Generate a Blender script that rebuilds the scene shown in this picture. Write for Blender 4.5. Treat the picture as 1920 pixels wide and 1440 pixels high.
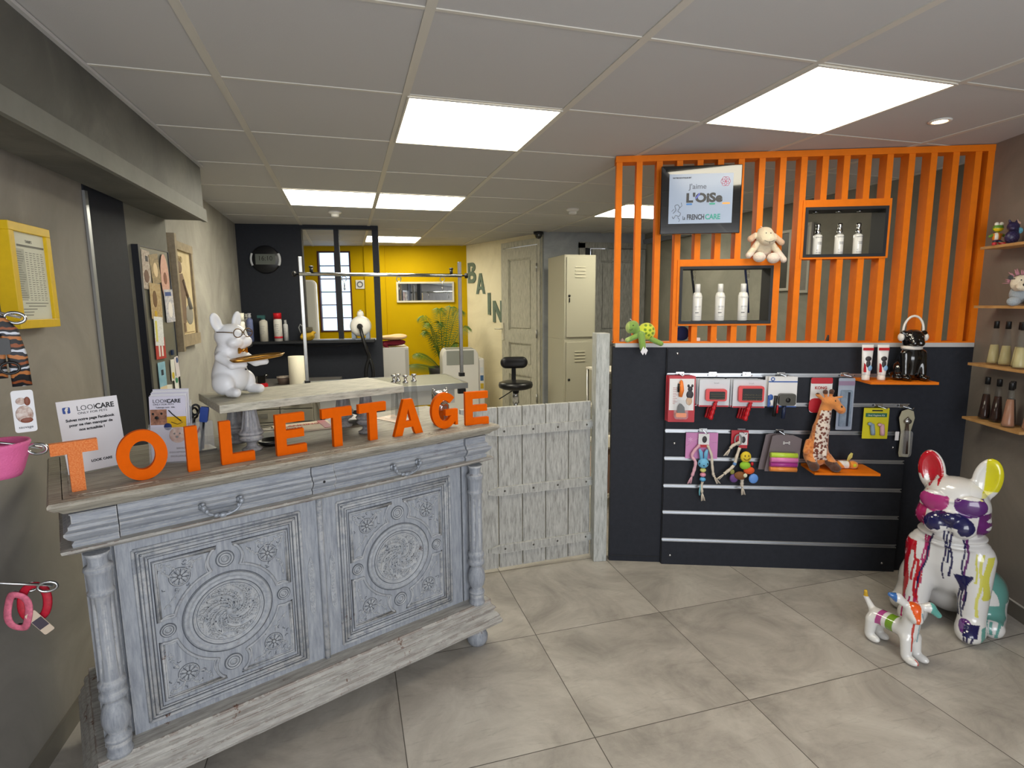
import bpy, math, random
import numpy as np
from mathutils import Vector, Matrix, Euler
random.seed(7)
PI = math.pi
for o in list(bpy.data.objects):
    bpy.data.objects.remove(o)
S = bpy.context.scene
COL = S.collection

# ------------------------------------------------------------------ camera, world, light, exposure
cam_d = bpy.data.cameras.new('camera')
cam = bpy.data.objects.new('camera', cam_d); COL.objects.link(cam)
cam_d.sensor_fit = 'HORIZONTAL'; cam_d.sensor_width = 36.0
cam_d.lens = 36.0 * 1048.6 / 1920.0
cam_d.clip_start = 0.02
_y, _p, _r = .2844, .1429, -.0082
_fw = Vector((math.sin(_y) * math.cos(_p), math.cos(_y) * math.cos(_p), -math.sin(_p)))
_rt = Vector((math.cos(_y), -math.sin(_y), 0)); _up = _rt.cross(_fw)
_r2 = _rt * math.cos(_r) + _up * math.sin(_r); _u2 = -_rt * math.sin(_r) + _up * math.cos(_r)
_m = Matrix((_r2, _u2, -_fw)).transposed().to_4x4()
_m.translation = Vector((.3635, -2.1085, 1.42))
cam.matrix_world = _m
S.camera = cam

S.view_settings.view_transform = 'Standard'
S.view_settings.look = 'None'
S.view_settings.gamma = 1.0
S.view_settings.use_curve_mapping = False
S.view_settings.exposure = 0.80

w = bpy.data.worlds.new('daylight'); S.world = w; w.use_nodes = True
w.node_tree.nodes['Background'].inputs[0].default_value = (.90, .94, 1.0, 1)
w.node_tree.nodes['Background'].inputs[1].default_value = .8

def area(name, loc, rot, sx, sy, power, color):
    l = bpy.data.lights.new(name, 'AREA'); l.shape = 'RECTANGLE'; l.size = sx; l.size_y = sy
    l.energy = power; l.color = color
    o = bpy.data.objects.new(name, l); COL.objects.link(o); o.location = loc; o.rotation_euler = rot
    return o
# daylight that comes in through the shop window behind the camera
area('shop_window_daylight', (1.5, -3.35, 1.25), (math.radians(90), 0, 0), 3.2, 1.7, 44, (.95, .97, 1.0))

# ------------------------------------------------------------------ frames of reference
ZC = 2.147
PANG = math.radians(-21.6); DANG = math.radians(22.9)
PU = Vector((math.cos(PANG), math.sin(PANG), 0)); P0 = Vector((1.700, .566, 0)); PNN = Vector((-PU.y, PU.x, 0))
DU = Vector((math.cos(DANG), math.sin(DANG), 0)); D0 = Vector((-.355, -.548, 0)); DNN = Vector((-DU.y, DU.x, 0))
def PL(s, off, z): return P0 + PU * s + PNN * off + Vector((0, 0, z))
def DL(s, off, z): return D0 + DU * s + DNN * off + Vector((0, 0, z))

# ------------------------------------------------------------------ materials
MATS = {}
def newmat(name):
    m = bpy.data.materials.new(name); m.use_nodes = True
    nt = m.node_tree; b = nt.nodes['Principled BSDF']
    return m, nt, b
def hexc(h):
    h = h.lstrip('#'); v = [int(h[i:i+2], 16) / 255 for i in (0, 2, 4)]
    return tuple(((c / 12.92) if c <= .04045 else ((c + .055) / 1.055) ** 2.4) for c in v) + (1,)
def col(c): return hexc(c) if isinstance(c, str) else (tuple(c) + (1,) if len(c) == 3 else c)
def mat(name, c='#ffffff', rough=.5, metal=0, spec=.5, bump=0, bscale=200, var=0, vscale=8, emit=None, es=1, trans=0, alpha=1, coat=0, ior=1.45, c2=None):
    if name in MATS: return MATS[name]
    m, nt, b = newmat(name); N = nt.nodes; L = nt.links
    c = col(c)
    b.inputs['Base Color'].default_value = c
    b.inputs['Roughness'].default_value = rough; b.inputs['Metallic'].default_value = metal
    b.inputs['Specular IOR Level'].default_value = spec
    b.inputs['Transmission Weight'].default_value = trans; b.inputs['IOR'].default_value = ior
    b.inputs['Alpha'].default_value = alpha; b.inputs['Coat Weight'].default_value = coat
    if emit:
        b.inputs['Emission Color'].default_value = col(emit); b.inputs['Emission Strength'].default_value = es
    tc = None
    if var or bump or c2:
        tc = N.new('ShaderNodeTexCoord')
    if var or c2:
        n = N.new('ShaderNodeTexNoise'); n.inputs['Scale'].default_value = vscale; n.inputs['Detail'].default_value = 8
        n.inputs['Roughness'].default_value = .65
        L.new(tc.outputs['Object'], n.inputs['Vector'])
        r = N.new('ShaderNodeValToRGB'); L.new(n.outputs['Fac'], r.inputs['Fac'])
        r.color_ramp.elements[0].position = .32; r.color_ramp.elements[1].position = .68
        if c2: a_, b_ = c, col(c2)
        else:
            a_ = tuple(min(1, x * (1 - var)) for x in c[:3]) + (1,); b_ = tuple(min(1, x * (1 + var)) for x in c[:3]) + (1,)
        r.color_ramp.elements[0].color = a_; r.color_ramp.elements[1].color = b_
        L.new(r.outputs['Color'], b.inputs['Base Color'])
    if bump:
        n2 = N.new('ShaderNodeTexNoise'); n2.inputs['Scale'].default_value = bscale; n2.inputs['Detail'].default_value = 5
        L.new(tc.outputs['Object'], n2.inputs['Vector'])
        bp = N.new('ShaderNodeBump'); bp.inputs['Strength'].default_value = bump; bp.inputs['Distance'].default_value = .004
        L.new(n2.outputs['Fac'], bp.inputs['Height']); L.new(bp.outputs['Normal'], b.inputs['Normal'])
    MATS[name] = m
    return m

def plaster(name, c1, c2, c3, rough=.75):
    m, nt, b = newmat(name); N = nt.nodes; L = nt.links
    tc = N.new('ShaderNodeTexCoord')
    n = N.new('ShaderNodeTexNoise'); n.inputs['Scale'].default_value = 1.7; n.inputs['Detail'].default_value = 10; n.inputs['Roughness'].default_value = .62; n.inputs['Distortion'].default_value = 1.2
    L.new(tc.outputs['Object'], n.inputs['Vector'])
    r = N.new('ShaderNodeValToRGB'); L.new(n.outputs['Fac'], r.inputs['Fac'])
    e = r.color_ramp.elements; e[0].position = .3; e[0].color = col(c1); e[1].position = .72; e[1].color = col(c3)
    x = e.new(.5); x.color = col(c2)
    L.new(r.outputs['Color'], b.inputs['Base Color'])
    b.inputs['Roughness'].default_value = rough
    n2 = N.new('ShaderNodeTexNoise'); n2.inputs['Scale'].default_value = 14; n2.inputs['Detail'].default_value = 8; n2.inputs['Distortion'].default_value = 2
    L.new(tc.outputs['Object'], n2.inputs['Vector'])
    bp = N.new('ShaderNodeBump'); bp.inputs['Strength'].default_value = .25; bp.inputs['Distance'].default_value = .004
    L.new(n2.outputs['Fac'], bp.inputs['Height']); L.new(bp.outputs['Normal'], b.inputs['Normal'])
    MATS[name] = m; return m

def worn(name, base, light, dark, wear, amount=.60, grain=(30, 3, 3), rough=.6, edge=None):
    """painted wood: grain streaks, pale scuffs and bare brown patches, more of them along sharp edges"""
    m, nt, b = newmat(name); N = nt.nodes; L = nt.links
    tc = N.new('ShaderNodeTexCoord')
    mp = N.new('ShaderNodeMapping'); mp.inputs['Scale'].default_value = grain
    L.new(tc.outputs['Object'], mp.inputs['Vector'])
    n = N.new('ShaderNodeTexNoise'); n.inputs['Scale'].default_value = 4; n.inputs['Detail'].default_value = 10; n.inputs['Roughness'].default_value = .7
    L.new(mp.outputs['Vector'], n.inputs['Vector'])
    r = N.new('ShaderNodeValToRGB'); L.new(n.outputs['Fac'], r.inputs['Fac'])
    e = r.color_ramp.elements; e[0].position = .33; e[0].color = col(dark); e[1].position = .68; e[1].color = col(light)
    x = e.new(.48); x.color = col(base)
    geo = N.new('ShaderNodeNewGeometry')
    n3 = N.new('ShaderNodeTexNoise'); n3.inputs['Scale'].default_value = 9; n3.inputs['Detail'].default_value = 12; n3.inputs['Roughness'].default_value = .75
    L.new(tc.outputs['Object'], n3.inputs['Vector'])
    r3 = N.new('ShaderNodeValToRGB'); r3.color_ramp.elements[0].position = amount; r3.color_ramp.elements[1].position = amount + .03
    r3.color_ramp.elements[0].color = (0, 0, 0, 1); r3.color_ramp.elements[1].color = (1, 1, 1, 1)
    L.new(n3.outputs['Fac'], r3.inputs['Fac'])
    src = r.outputs['Color']; fac = r3.outputs['Color']
    if edge:
        bv = N.new('ShaderNodeBevel'); bv.samples = 4; bv.inputs['Radius'].default_value = .006
        dt = N.new('ShaderNodeVectorMath'); dt.operation = 'DOT_PRODUCT'; L.new(bv.outputs[0], dt.inputs[0]); L.new(geo.outputs['True Normal'], dt.inputs[1])
        em = N.new('ShaderNodeMapRange'); L.new(dt.outputs['Value'], em.inputs['Value']); em.inputs['From Min'].default_value = .985; em.inputs['From Max'].default_value = .80
        n5 = N.new('ShaderNodeTexNoise'); n5.inputs['Scale'].default_value = 45; n5.inputs['Detail'].default_value = 8; n5.inputs['Roughness'].default_value = .7
        L.new(tc.outputs['Object'], n5.inputs['Vector'])
        r5 = N.new('ShaderNodeValToRGB'); L.new(n5.outputs['Fac'], r5.inputs['Fac']); r5.color_ramp.elements[0].position = .40; r5.color_ramp.elements[1].position = .55
        mm = N.new('ShaderNodeMath'); mm.operation = 'MULTIPLY'; L.new(em.outputs['Result'], mm.inputs[0]); L.new(r5.outputs['Color'], mm.inputs[1])
        e1 = N.new('ShaderNodeMix'); e1.data_type = 'RGBA'; L.new(mm.outputs[0], e1.inputs['Factor']); L.new(src, e1.inputs['A']); e1.inputs['B'].default_value = col(edge)
        src = e1.outputs['Result']
        r6 = N.new('ShaderNodeValToRGB'); L.new(n3.outputs['Fac'], r6.inputs['Fac']); r6.color_ramp.elements[0].position = amount - .13; r6.color_ramp.elements[1].position = amount - .11
        m6 = N.new('ShaderNodeMath'); m6.operation = 'MULTIPLY'; L.new(em.outputs['Result'], m6.inputs[0]); L.new(r6.outputs['Color'], m6.inputs[1])
        m7 = N.new('ShaderNodeMath'); m7.operation = 'MAXIMUM'; L.new(m6.outputs[0], m7.inputs[0]); L.new(fac, m7.inputs[1]); fac = m7.outputs[0]
    mx = N.new('ShaderNodeMix'); mx.data_type = 'RGBA'
    L.new(fac, mx.inputs['Factor']); L.new(src, mx.inputs['A']); mx.inputs['B'].default_value = col(wear)
    L.new(mx.outputs['Result'], b.inputs['Base Color'])
    b.inputs['Roughness'].default_value = rough
    bp = N.new('ShaderNodeBump'); bp.inputs['Strength'].default_value = .35; bp.inputs['Distance'].default_value = .002
    L.new(n.outputs['Fac'], bp.inputs['Height']); L.new(bp.outputs['Normal'], b.inputs['Normal'])
    MATS[name] = m; return m

def vcol(name, rough=.3, coat=0, bump=0, bscale=200, sheen=0):
    if name in MATS: return MATS[name]
    m, nt, b = newmat(name); N = nt.nodes; L = nt.links
    a = N.new('ShaderNodeAttribute'); a.attribute_name = 'Col'
    L.new(a.outputs['Color'], b.inputs['Base Color'])
    b.inputs['Roughness'].default_value = rough; b.inputs['Coat Weight'].default_value = coat
    b.inputs['Sheen Weight'].default_value = sheen
    if bump:
        tc = N.new('ShaderNodeTexCoord'); n2 = N.new('ShaderNodeTexNoise'); n2.inputs['Scale'].default_value = bscale; n2.inputs['Detail'].default_value = 4
        L.new(tc.outputs['Object'], n2.inputs['Vector'])
        bp = N.new('ShaderNodeBump'); bp.inputs['Strength'].default_value = bump; bp.inputs['Distance'].default_value = .004
        L.new(n2.outputs['Fac'], bp.inputs['Height']); L.new(bp.outputs['Normal'], b.inputs['Normal'])
    MATS[name] = m; return m

def tiled_floor():
    m, nt, b = newmat('floor_tiles'); N = nt.nodes; L = nt.links
    tc = N.new('ShaderNodeTexCoord'); sp = N.new('ShaderNodeSeparateXYZ'); L.new(tc.outputs['Object'], sp.inputs[0])
    def mth(op, a=None, b_=None, va=None, vb=None):
        n = N.new('ShaderNodeMath'); n.operation = op
        if a is not None: L.new(a, n.inputs[0])
        if va is not None: n.inputs[0].default_value = va
        if b_ is not None: L.new(b_, n.inputs[1])
        if vb is not None: n.inputs[1].default_value = vb
        return n.outputs[0]
    P = .605; masks = []; cells = []
    for ax, o in (('X', .478), ('Y', .016)):
        t = mth('DIVIDE', mth('SUBTRACT', sp.outputs[ax], vb=o), vb=P)
        cells.append(mth('FLOOR', t))
        f = mth('FRACT', t); f = mth('ABSOLUTE', mth('SUBTRACT', f, vb=.5))
        masks.append(mth('GREATER_THAN', f, vb=.5 - .0016 / P))
    line = mth('MAXIMUM', masks[0], masks[1])
    cv = N.new('ShaderNodeCombineXYZ'); L.new(cells[0], cv.inputs[0]); L.new(cells[1], cv.inputs[1])
    wn = N.new('ShaderNodeTexWhiteNoise'); wn.noise_dimensions = '3D'; L.new(cv.outputs[0], wn.inputs['Vector'])
    off = N.new('ShaderNodeVectorMath'); off.operation = 'SCALE'; L.new(wn.outputs['Color'], off.inputs[0]); off.inputs['Scale'].default_value = 20
    add = N.new('ShaderNodeVectorMath'); L.new(tc.outputs['Object'], add.inputs[0]); L.new(off.outputs[0], add.inputs[1])
    n1 = N.new('ShaderNodeTexNoise'); n1.inputs['Scale'].default_value = 3.2; n1.inputs['Detail'].default_value = 12; n1.inputs['Roughness'].default_value = .68; n1.inputs['Distortion'].default_value = .6
    L.new(add.outputs[0], n1.inputs['Vector'])
    r = N.new('ShaderNodeValToRGB'); L.new(n1.outputs['Fac'], r.inputs['Fac'])
    e = r.color_ramp.elements; e[0].position = .3; e[0].color = col('#8a857e'); e[1].position = .7; e[1].color = col('#c1bcb3')
    x = e.new(.5); x.color = col('#aaa49b')
    mp = N.new('ShaderNodeMapping'); mp.inputs['Scale'].default_value = (3, 14, 3); L.new(add.outputs[0], mp.inputs['Vector'])
    n4 = N.new('ShaderNodeTexNoise'); n4.inputs['Scale'].default_value = 2.4; n4.inputs['Detail'].default_value = 10; n4.inputs['Roughness'].default_value = .7; n4.inputs['Distortion'].default_value = 1.5
    L.new(mp.outputs[0], n4.inputs['Vector'])
    r4 = N.new('ShaderNodeValToRGB'); L.new(n4.outputs['Fac'], r4.inputs['Fac'])
    r4.color_ramp.elements[0].position = .56; r4.color_ramp.elements[0].color = (0, 0, 0, 1); r4.color_ramp.elements[1].position = .72; r4.color_ramp.elements[1].color = (.45, .45, .45, 1)
    m2 = N.new('ShaderNodeMix'); m2.data_type = 'RGBA'; L.new(r4.outputs['Color'], m2.inputs['Factor']); L.new(r.outputs['Color'], m2.inputs['A']); m2.inputs['B'].default_value = col('#7c776f')
    mx = N.new('ShaderNodeMix'); mx.data_type = 'RGBA'; L.new(line, mx.inputs['Factor']); L.new(m2.outputs['Result'], mx.inputs['A']); mx.inputs['B'].default_value = col('#4a463e')
    L.new(mx.outputs['Result'], b.inputs['Base Color'])
    b.inputs['Roughness'].default_value = .42
    bp = N.new('ShaderNodeBump'); bp.inputs['Strength'].default_value = .15; bp.inputs['Distance'].default_value = .002
    L.new(n1.outputs['Fac'], bp.inputs['Height']); L.new(bp.outputs['Normal'], b.inputs['Normal'])
    MATS['floor'] = m; return m

def striped(name, stops, axis='X', scale=1.0, rough=.5, distort=0.0):
    """hard colour bands along an axis of the object"""
    m, nt, b = newmat(name); N = nt.nodes; L = nt.links
    tc = N.new('ShaderNodeTexCoord'); sp = N.new('ShaderNodeSeparateXYZ')
    if distort:
        nn = N.new('ShaderNodeTexNoise'); nn.inputs['Scale'].default_value = 30; L.new(tc.outputs['Object'], nn.inputs['Vector'])
        v = N.new('ShaderNodeVectorMath'); v.operation = 'SCALE'; L.new(nn.outputs['Color'], v.inputs[0]); v.inputs['Scale'].default_value = distort
        a = N.new('ShaderNodeVectorMath'); L.new(tc.outputs['Object'], a.inputs[0]); L.new(v.outputs[0], a.inputs[1]); L.new(a.outputs[0], sp.inputs[0])
    else: L.new(tc.outputs['Object'], sp.inputs[0])
    d = N.new('ShaderNodeMath'); d.operation = 'DIVIDE'; L.new(sp.outputs[axis], d.inputs[0]); d.inputs[1].default_value = scale
    f = N.new('ShaderNodeMath'); f.operation = 'FRACT'; L.new(d.outputs[0], f.inputs[0])
    r = N.new('ShaderNodeValToRGB'); r.color_ramp.interpolation = 'CONSTANT'; L.new(f.outputs[0], r.inputs['Fac'])
    e = r.color_ramp.elements
    e[0].position = 0; e[0].color = col(stops[0][1]); e[1].position = stops[1][0]; e[1].color = col(stops[1][1])
    for p, c in stops[2:]:
        x = e.new(p); x.color = col(c)
    L.new(r.outputs['Color'], b.inputs['Base Color']); b.inputs['Roughness'].default_value = rough
    MATS[name] = m; return m

# ------------------------------------------------------------------ mesh builder
class G:
    def __init__(s): s.v = []; s.f = []; s.m = []; s.sm = []; s.M = Matrix.Identity(4); s.mi = 0; s.smooth = False
    def at(s, loc=(0, 0, 0), rot=(0, 0, 0), sc=(1, 1, 1)):
        s.M = Matrix.LocRotScale(Vector(loc), Euler(rot), Vector(sc)); return s
    def add(s, vs, fs, smooth=None):
        b = len(s.v); s.v += [tuple(s.M @ Vector(v)) for v in vs]
        for f in fs: s.f.append(tuple(b + i for i in f)); s.m.append(s.mi); s.sm.append(s.smooth if smooth is None else smooth)
        return s
    def bx(s, x0, x1, y0, y1, z0, z1):
        v = [(x, y, z) for z in (z0, z1) for x, y in ((x0, y0), (x1, y0), (x1, y1), (x0, y1))]
        return s.add(v, [(3, 2, 1, 0), (4, 5, 6, 7), (0, 1, 5, 4), (1, 2, 6, 5), (2, 3, 7, 6), (3, 0, 4, 7)], False)
    def rbx(s, x0, x1, y0, y1, z0, z1, r=.004, n=3):
        """box with the xz outline rounded, extruded along y"""
        pts = []
        for cx, cz, a0 in ((x1 - r, z0 + r, -PI / 2), (x1 - r, z1 - r, 0), (x0 + r, z1 - r, PI / 2), (x0 + r, z0 + r, PI)):
            for i in range(n + 1):
                a = a0 + PI / 2 * i / n; pts.append((cx + r * math.cos(a), cz + r * math.sin(a)))
        return s.prism(pts, y0, y1)
    def prism(s, pts, y0, y1, smooth=False):
        """outline in xz (counter-clockwise), extruded along y"""
        n = len(pts)
        v = [(p[0], y0, p[1]) for p in pts] + [(p[0], y1, p[1]) for p in pts]
        f = [tuple(range(n)), tuple(range(2 * n - 1, n - 1, -1))] + [(i, i + n, (i + 1) % n + n, (i + 1) % n) for i in range(n)]
        b = len(s.f); s.add(v, f, False)
        if smooth:
            for i in range(b + 2, len(s.f)): s.sm[i] = True
        return s
    def plate(s, pts, z0, z1):
        """outline in xy, extruded along z"""
        n = len(pts)
        v = [(p[0], p[1], z0) for p in pts] + [(p[0], p[1], z1) for p in pts]
        return s.add(v, [tuple(range(n - 1, -1, -1)), tuple(range(n, 2 * n))] + [(i, (i + 1) % n, (i + 1) % n + n, i + n) for i in range(n)], False)
    def cyl(s, a, b, r, r2=None, n=16, cap=True):
        return s.tube([a, b], [r, r if r2 is None else r2], n, cap)
    def tube(s, pts, r, n=8, cap=True, closed=False, flat=None):
        pts = [Vector(p) for p in pts]; k = len(pts)
        if not isinstance(r, (list, tuple)): r = [r] * k
        vs = []; fs = []
        up = None
        for i in range(k):
            if closed: t = pts[(i + 1) % k] - pts[i - 1]
            else: t = pts[min(i + 1, k - 1)] - pts[max(i - 1, 0)]
            if t.length < 1e-9: t = Vector((0, 0, 1))
            t.normalize()
            if up is None: up = Vector((0, 0, 1)) if abs(t.z) < .9 else Vector((1, 0, 0))
            a = up - t * up.dot(t)
            if a.length < 1e-6: a = t.orthogonal()
            a.normalize(); b = t.cross(a); up = a
            ka, kb = (1, 1) if flat is None else flat
            for j in range(n):
                q = 2 * PI * j / n
                vs.append(pts[i] + (a * math.cos(q) * ka + b * math.sin(q) * kb) * r[i])
        m = k if closed else k - 1
        for i in range(m):
            for j in range(n):
                i2 = (i + 1) % k
                fs.append((i * n + j, i * n + (j + 1) % n, i2 * n + (j + 1) % n, i2 * n + j))
        s.add(vs, fs, True)
        if cap and not closed:
            b = len(s.v) - len(vs)
            s.f.append(tuple(b + j for j in range(n - 1, -1, -1))); s.m.append(s.mi); s.sm.append(False)
            s.f.append(tuple(b + (k - 1) * n + j for j in range(n))); s.m.append(s.mi); s.sm.append(False)
        return s
    def lathe(s, prof, n=24, c=(0, 0, 0), axis='Z', flute=0, fl=(0, 0), nf=16):
        vs = []; fs = []; k = len(prof)
        for r, z in prof:
            for j in range(n):
                a = 2 * PI * j / n; rr = r
                if flute and fl[0] <= z <= fl[1]: rr = r * (1 - flute * max(0, math.cos(a * nf)) ** 2)
                p = (rr * math.cos(a), rr * math.sin(a), z)
                if axis == 'Y': p = (p[0], p[2], p[1])
                if axis == 'X': p = (p[2], p[0], p[1])
                vs.append((p[0] + c[0], p[1] + c[1], p[2] + c[2]))
        for i in range(k - 1):
            for j in range(n):
                q = (i * n + j, i * n + (j + 1) % n, (i + 1) * n + (j + 1) % n, (i + 1) * n + j)
                fs.append(q if axis != 'Y' else q[::-1])
        s.add(vs, fs, True)
        b = len(s.v) - len(vs)
        for ring, rev in ((0, 1), (k - 1, 0)):
            if prof[ring][0] > 1e-6:
                f = [b + ring * n + j for j in range(n)]
                if rev: f = f[::-1]
                if axis == 'Y': f = f[::-1]
                s.f.append(tuple(f)); s.m.append(s.mi); s.sm.append(False)
        return s
    def ell(s, c, r, n=12, m=8, rot=(0, 0, 0)):
        if not isinstance(r, (list, tuple)): r = (r, r, r)
        R = Euler(rot).to_matrix(); vs = []; fs = []
        for i in range(m + 1):
            t = PI * i / m
            for j in range(n):
                a = 2 * PI * j / n
                p = R @ Vector((r[0] * math.sin(t) * math.cos(a), r[1] * math.sin(t) * math.sin(a), r[2] * math.cos(t)))
                vs.append(p + Vector(c))
        for i in range(m):
            for j in range(n):
                fs.append((i * n + j, (i + 1) * n + j, (i + 1) * n + (j + 1) % n, i * n + (j + 1) % n))
        return s.add(vs, fs, True)
    def mold(s, path, prof, closed=False):
        """sweep a profile (out, up) along a horizontal path; outward = right-hand side of travel"""
        k = len(path); P = [Vector((p[0], p[1], 0)) for p in path]; vs = []; n = len(prof)
        for i in range(k):
            d1 = (P[i] - P[i - 1]).normalized() if (i > 0 or closed) else None
            d2 = (P[(i + 1) % k] - P[i]).normalized() if (i < k - 1 or closed) else None
            n1 = Vector((d1.y, -d1.x, 0)) if d1 else None; n2 = Vector((d2.y, -d2.x, 0)) if d2 else None
            if n1 is None: nn = n2
            elif n2 is None: nn = n1
            else:
                nn = (n1 + n2); nn = nn / max(.2, nn.length_squared) * 2 if nn.length > 0 else n1
            for o, u in prof:
                q = P[i] + nn * o; vs.append((q.x, q.y, u))
        fs = []
        for i in range(k if closed else k - 1):
            for j in range(n - 1):
                a = i * n + j; b = ((i + 1) % k) * n + j
                fs.append((a, b, b + 1, a + 1))
        s.add(vs, fs, False)
        if not closed:
            b = len(s.v) - len(vs)
            s.f.append(tuple(b + j for j in range(n))); s.m.append(s.mi); s.sm.append(False)
            s.f.append(tuple(b + (k - 1) * n + j for j in range(n - 1, -1, -1))); s.m.append(s.mi); s.sm.append(False)
        return s
    def build(s, name, mats, parent=None, loc=None, rotz=None, bevel=0, kind=None):
        me = bpy.data.meshes.new(name); me.from_pydata(s.v, [], s.f)
        if not isinstance(mats, (list, tuple)): mats = [mats]
        for m in mats: me.materials.append(m)
        me.polygons.foreach_set('material_index', s.m); me.polygons.foreach_set('use_smooth', s.sm); me.update()
        o = bpy.data.objects.new(name, me); COL.objects.link(o)
        if parent: o.parent = parent
        if loc is not None: o.location = loc
        if rotz is not None: o.rotation_euler = (0, 0, rotz) if not isinstance(rotz, tuple) else rotz
        if bevel:
            b = o.modifiers.new('bevel', 'BEVEL'); b.width = bevel; b.segments = 2; b.limit_method = 'ANGLE'; b.angle_limit = math.radians(50)
        if kind: o['kind'] = kind
        return o

def tag(o, label, cat, group=None, kind=None):
    o['label'] = label; o['category'] = cat
    if group: o['group'] = group
    if kind: o['kind'] = kind
    return o
def thing(name, label, cat, loc=(0, 0, 0), rotz=0, group=None, kind=None):
    o = bpy.data.objects.new(name, None); COL.objects.link(o); o.empty_display_size = .05
    o.location = loc; o.rotation_euler = (0, 0, rotz) if not isinstance(rotz, tuple) else rotz
    return tag(o, label, cat, group, kind)
def dup(root, loc, rotz=None, label=None, group=None):
    r = root.copy(); COL.objects.link(r); r.location = loc
    if rotz is not None: r.rotation_euler = (0, 0, rotz) if not isinstance(rotz, tuple) else rotz
    if label: r['label'] = label
    if group: r['group'] = group
    def rec(a, b):
        for ch in list(a.children):
            c = ch.copy(); COL.objects.link(c); c.parent = b; rec(ch, c)
    rec(root, r)
    return r
def structure(name, g, m, **k):
    o = g.build(name, m, **k); o['kind'] = 'structure'; return o

# text and 2-D outlines turned into real meshes
_tmp = []
def mesh_of_curve(cu):
    o = bpy.data.objects.new('tmp', cu); COL.objects.link(o)
    dg = bpy.context.evaluated_depsgraph_get(); dg.update()
    me = bpy.data.meshes.new_from_object(o.evaluated_get(dg))
    bpy.data.objects.remove(o); bpy.data.curves.remove(cu)
    return me
def text_mesh(txt, size, depth=.0004, bold=0, align='LEFT', sx=1.0, shear=0, spacing=1.0, line=1.0):
    """text lying in the xz plane, facing -y; returns list of verts/faces"""
    cu = bpy.data.curves.new('t', 'FONT'); cu.body = txt; cu.size = size; cu.extrude = depth; cu.offset = bold
    cu.align_x = align; cu.align_y = 'BOTTOM_BASELINE'; cu.shear = shear; cu.space_character = spacing; cu.space_line = line
    cu.resolution_u = 3
    me = mesh_of_curve(cu)
    v = [(q.co.x * sx, -q.co.z, q.co.y) for q in me.vertices]; f = [tuple(p.vertices) for p in me.polygons]
    bpy.data.meshes.remove(me)
    return v, f
def gtext(g, txt, size, x, y, z, mi=None, **k):
    v, f = text_mesh(txt, size, **k)
    if mi is not None: g.mi = mi
    g.add([(a + x, b + y, c + z) for a, b, c in v], f, False)
    return g
def outline_mesh(loops, depth):
    cu = bpy.data.curves.new('c', 'CURVE'); cu.dimensions = '2D'; cu.fill_mode = 'BOTH'; cu.extrude = depth / 2
    for lp in loops:
        sp = cu.splines.new('POLY'); sp.points.add(len(lp) - 1); sp.use_cyclic_u = True
        for i, p in enumerate(lp): sp.points[i].co = (p[0], p[1], 0, 1)
    me = mesh_of_curve(cu)
    v = [(q.co.x, -q.co.z, q.co.y) for q in me.vertices]; f = [tuple(p.vertices) for p in me.polygons]
    bpy.data.meshes.remove(me)
    return v, f
def arc(cx, cy, rx, ry, a0, a1, n=24):
    return [(cx + rx * math.cos(math.radians(a0 + (a1 - a0) * i / n)), cy + ry * math.sin(math.radians(a0 + (a1 - a0) * i / n))) for i in range(n + 1)]

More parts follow.
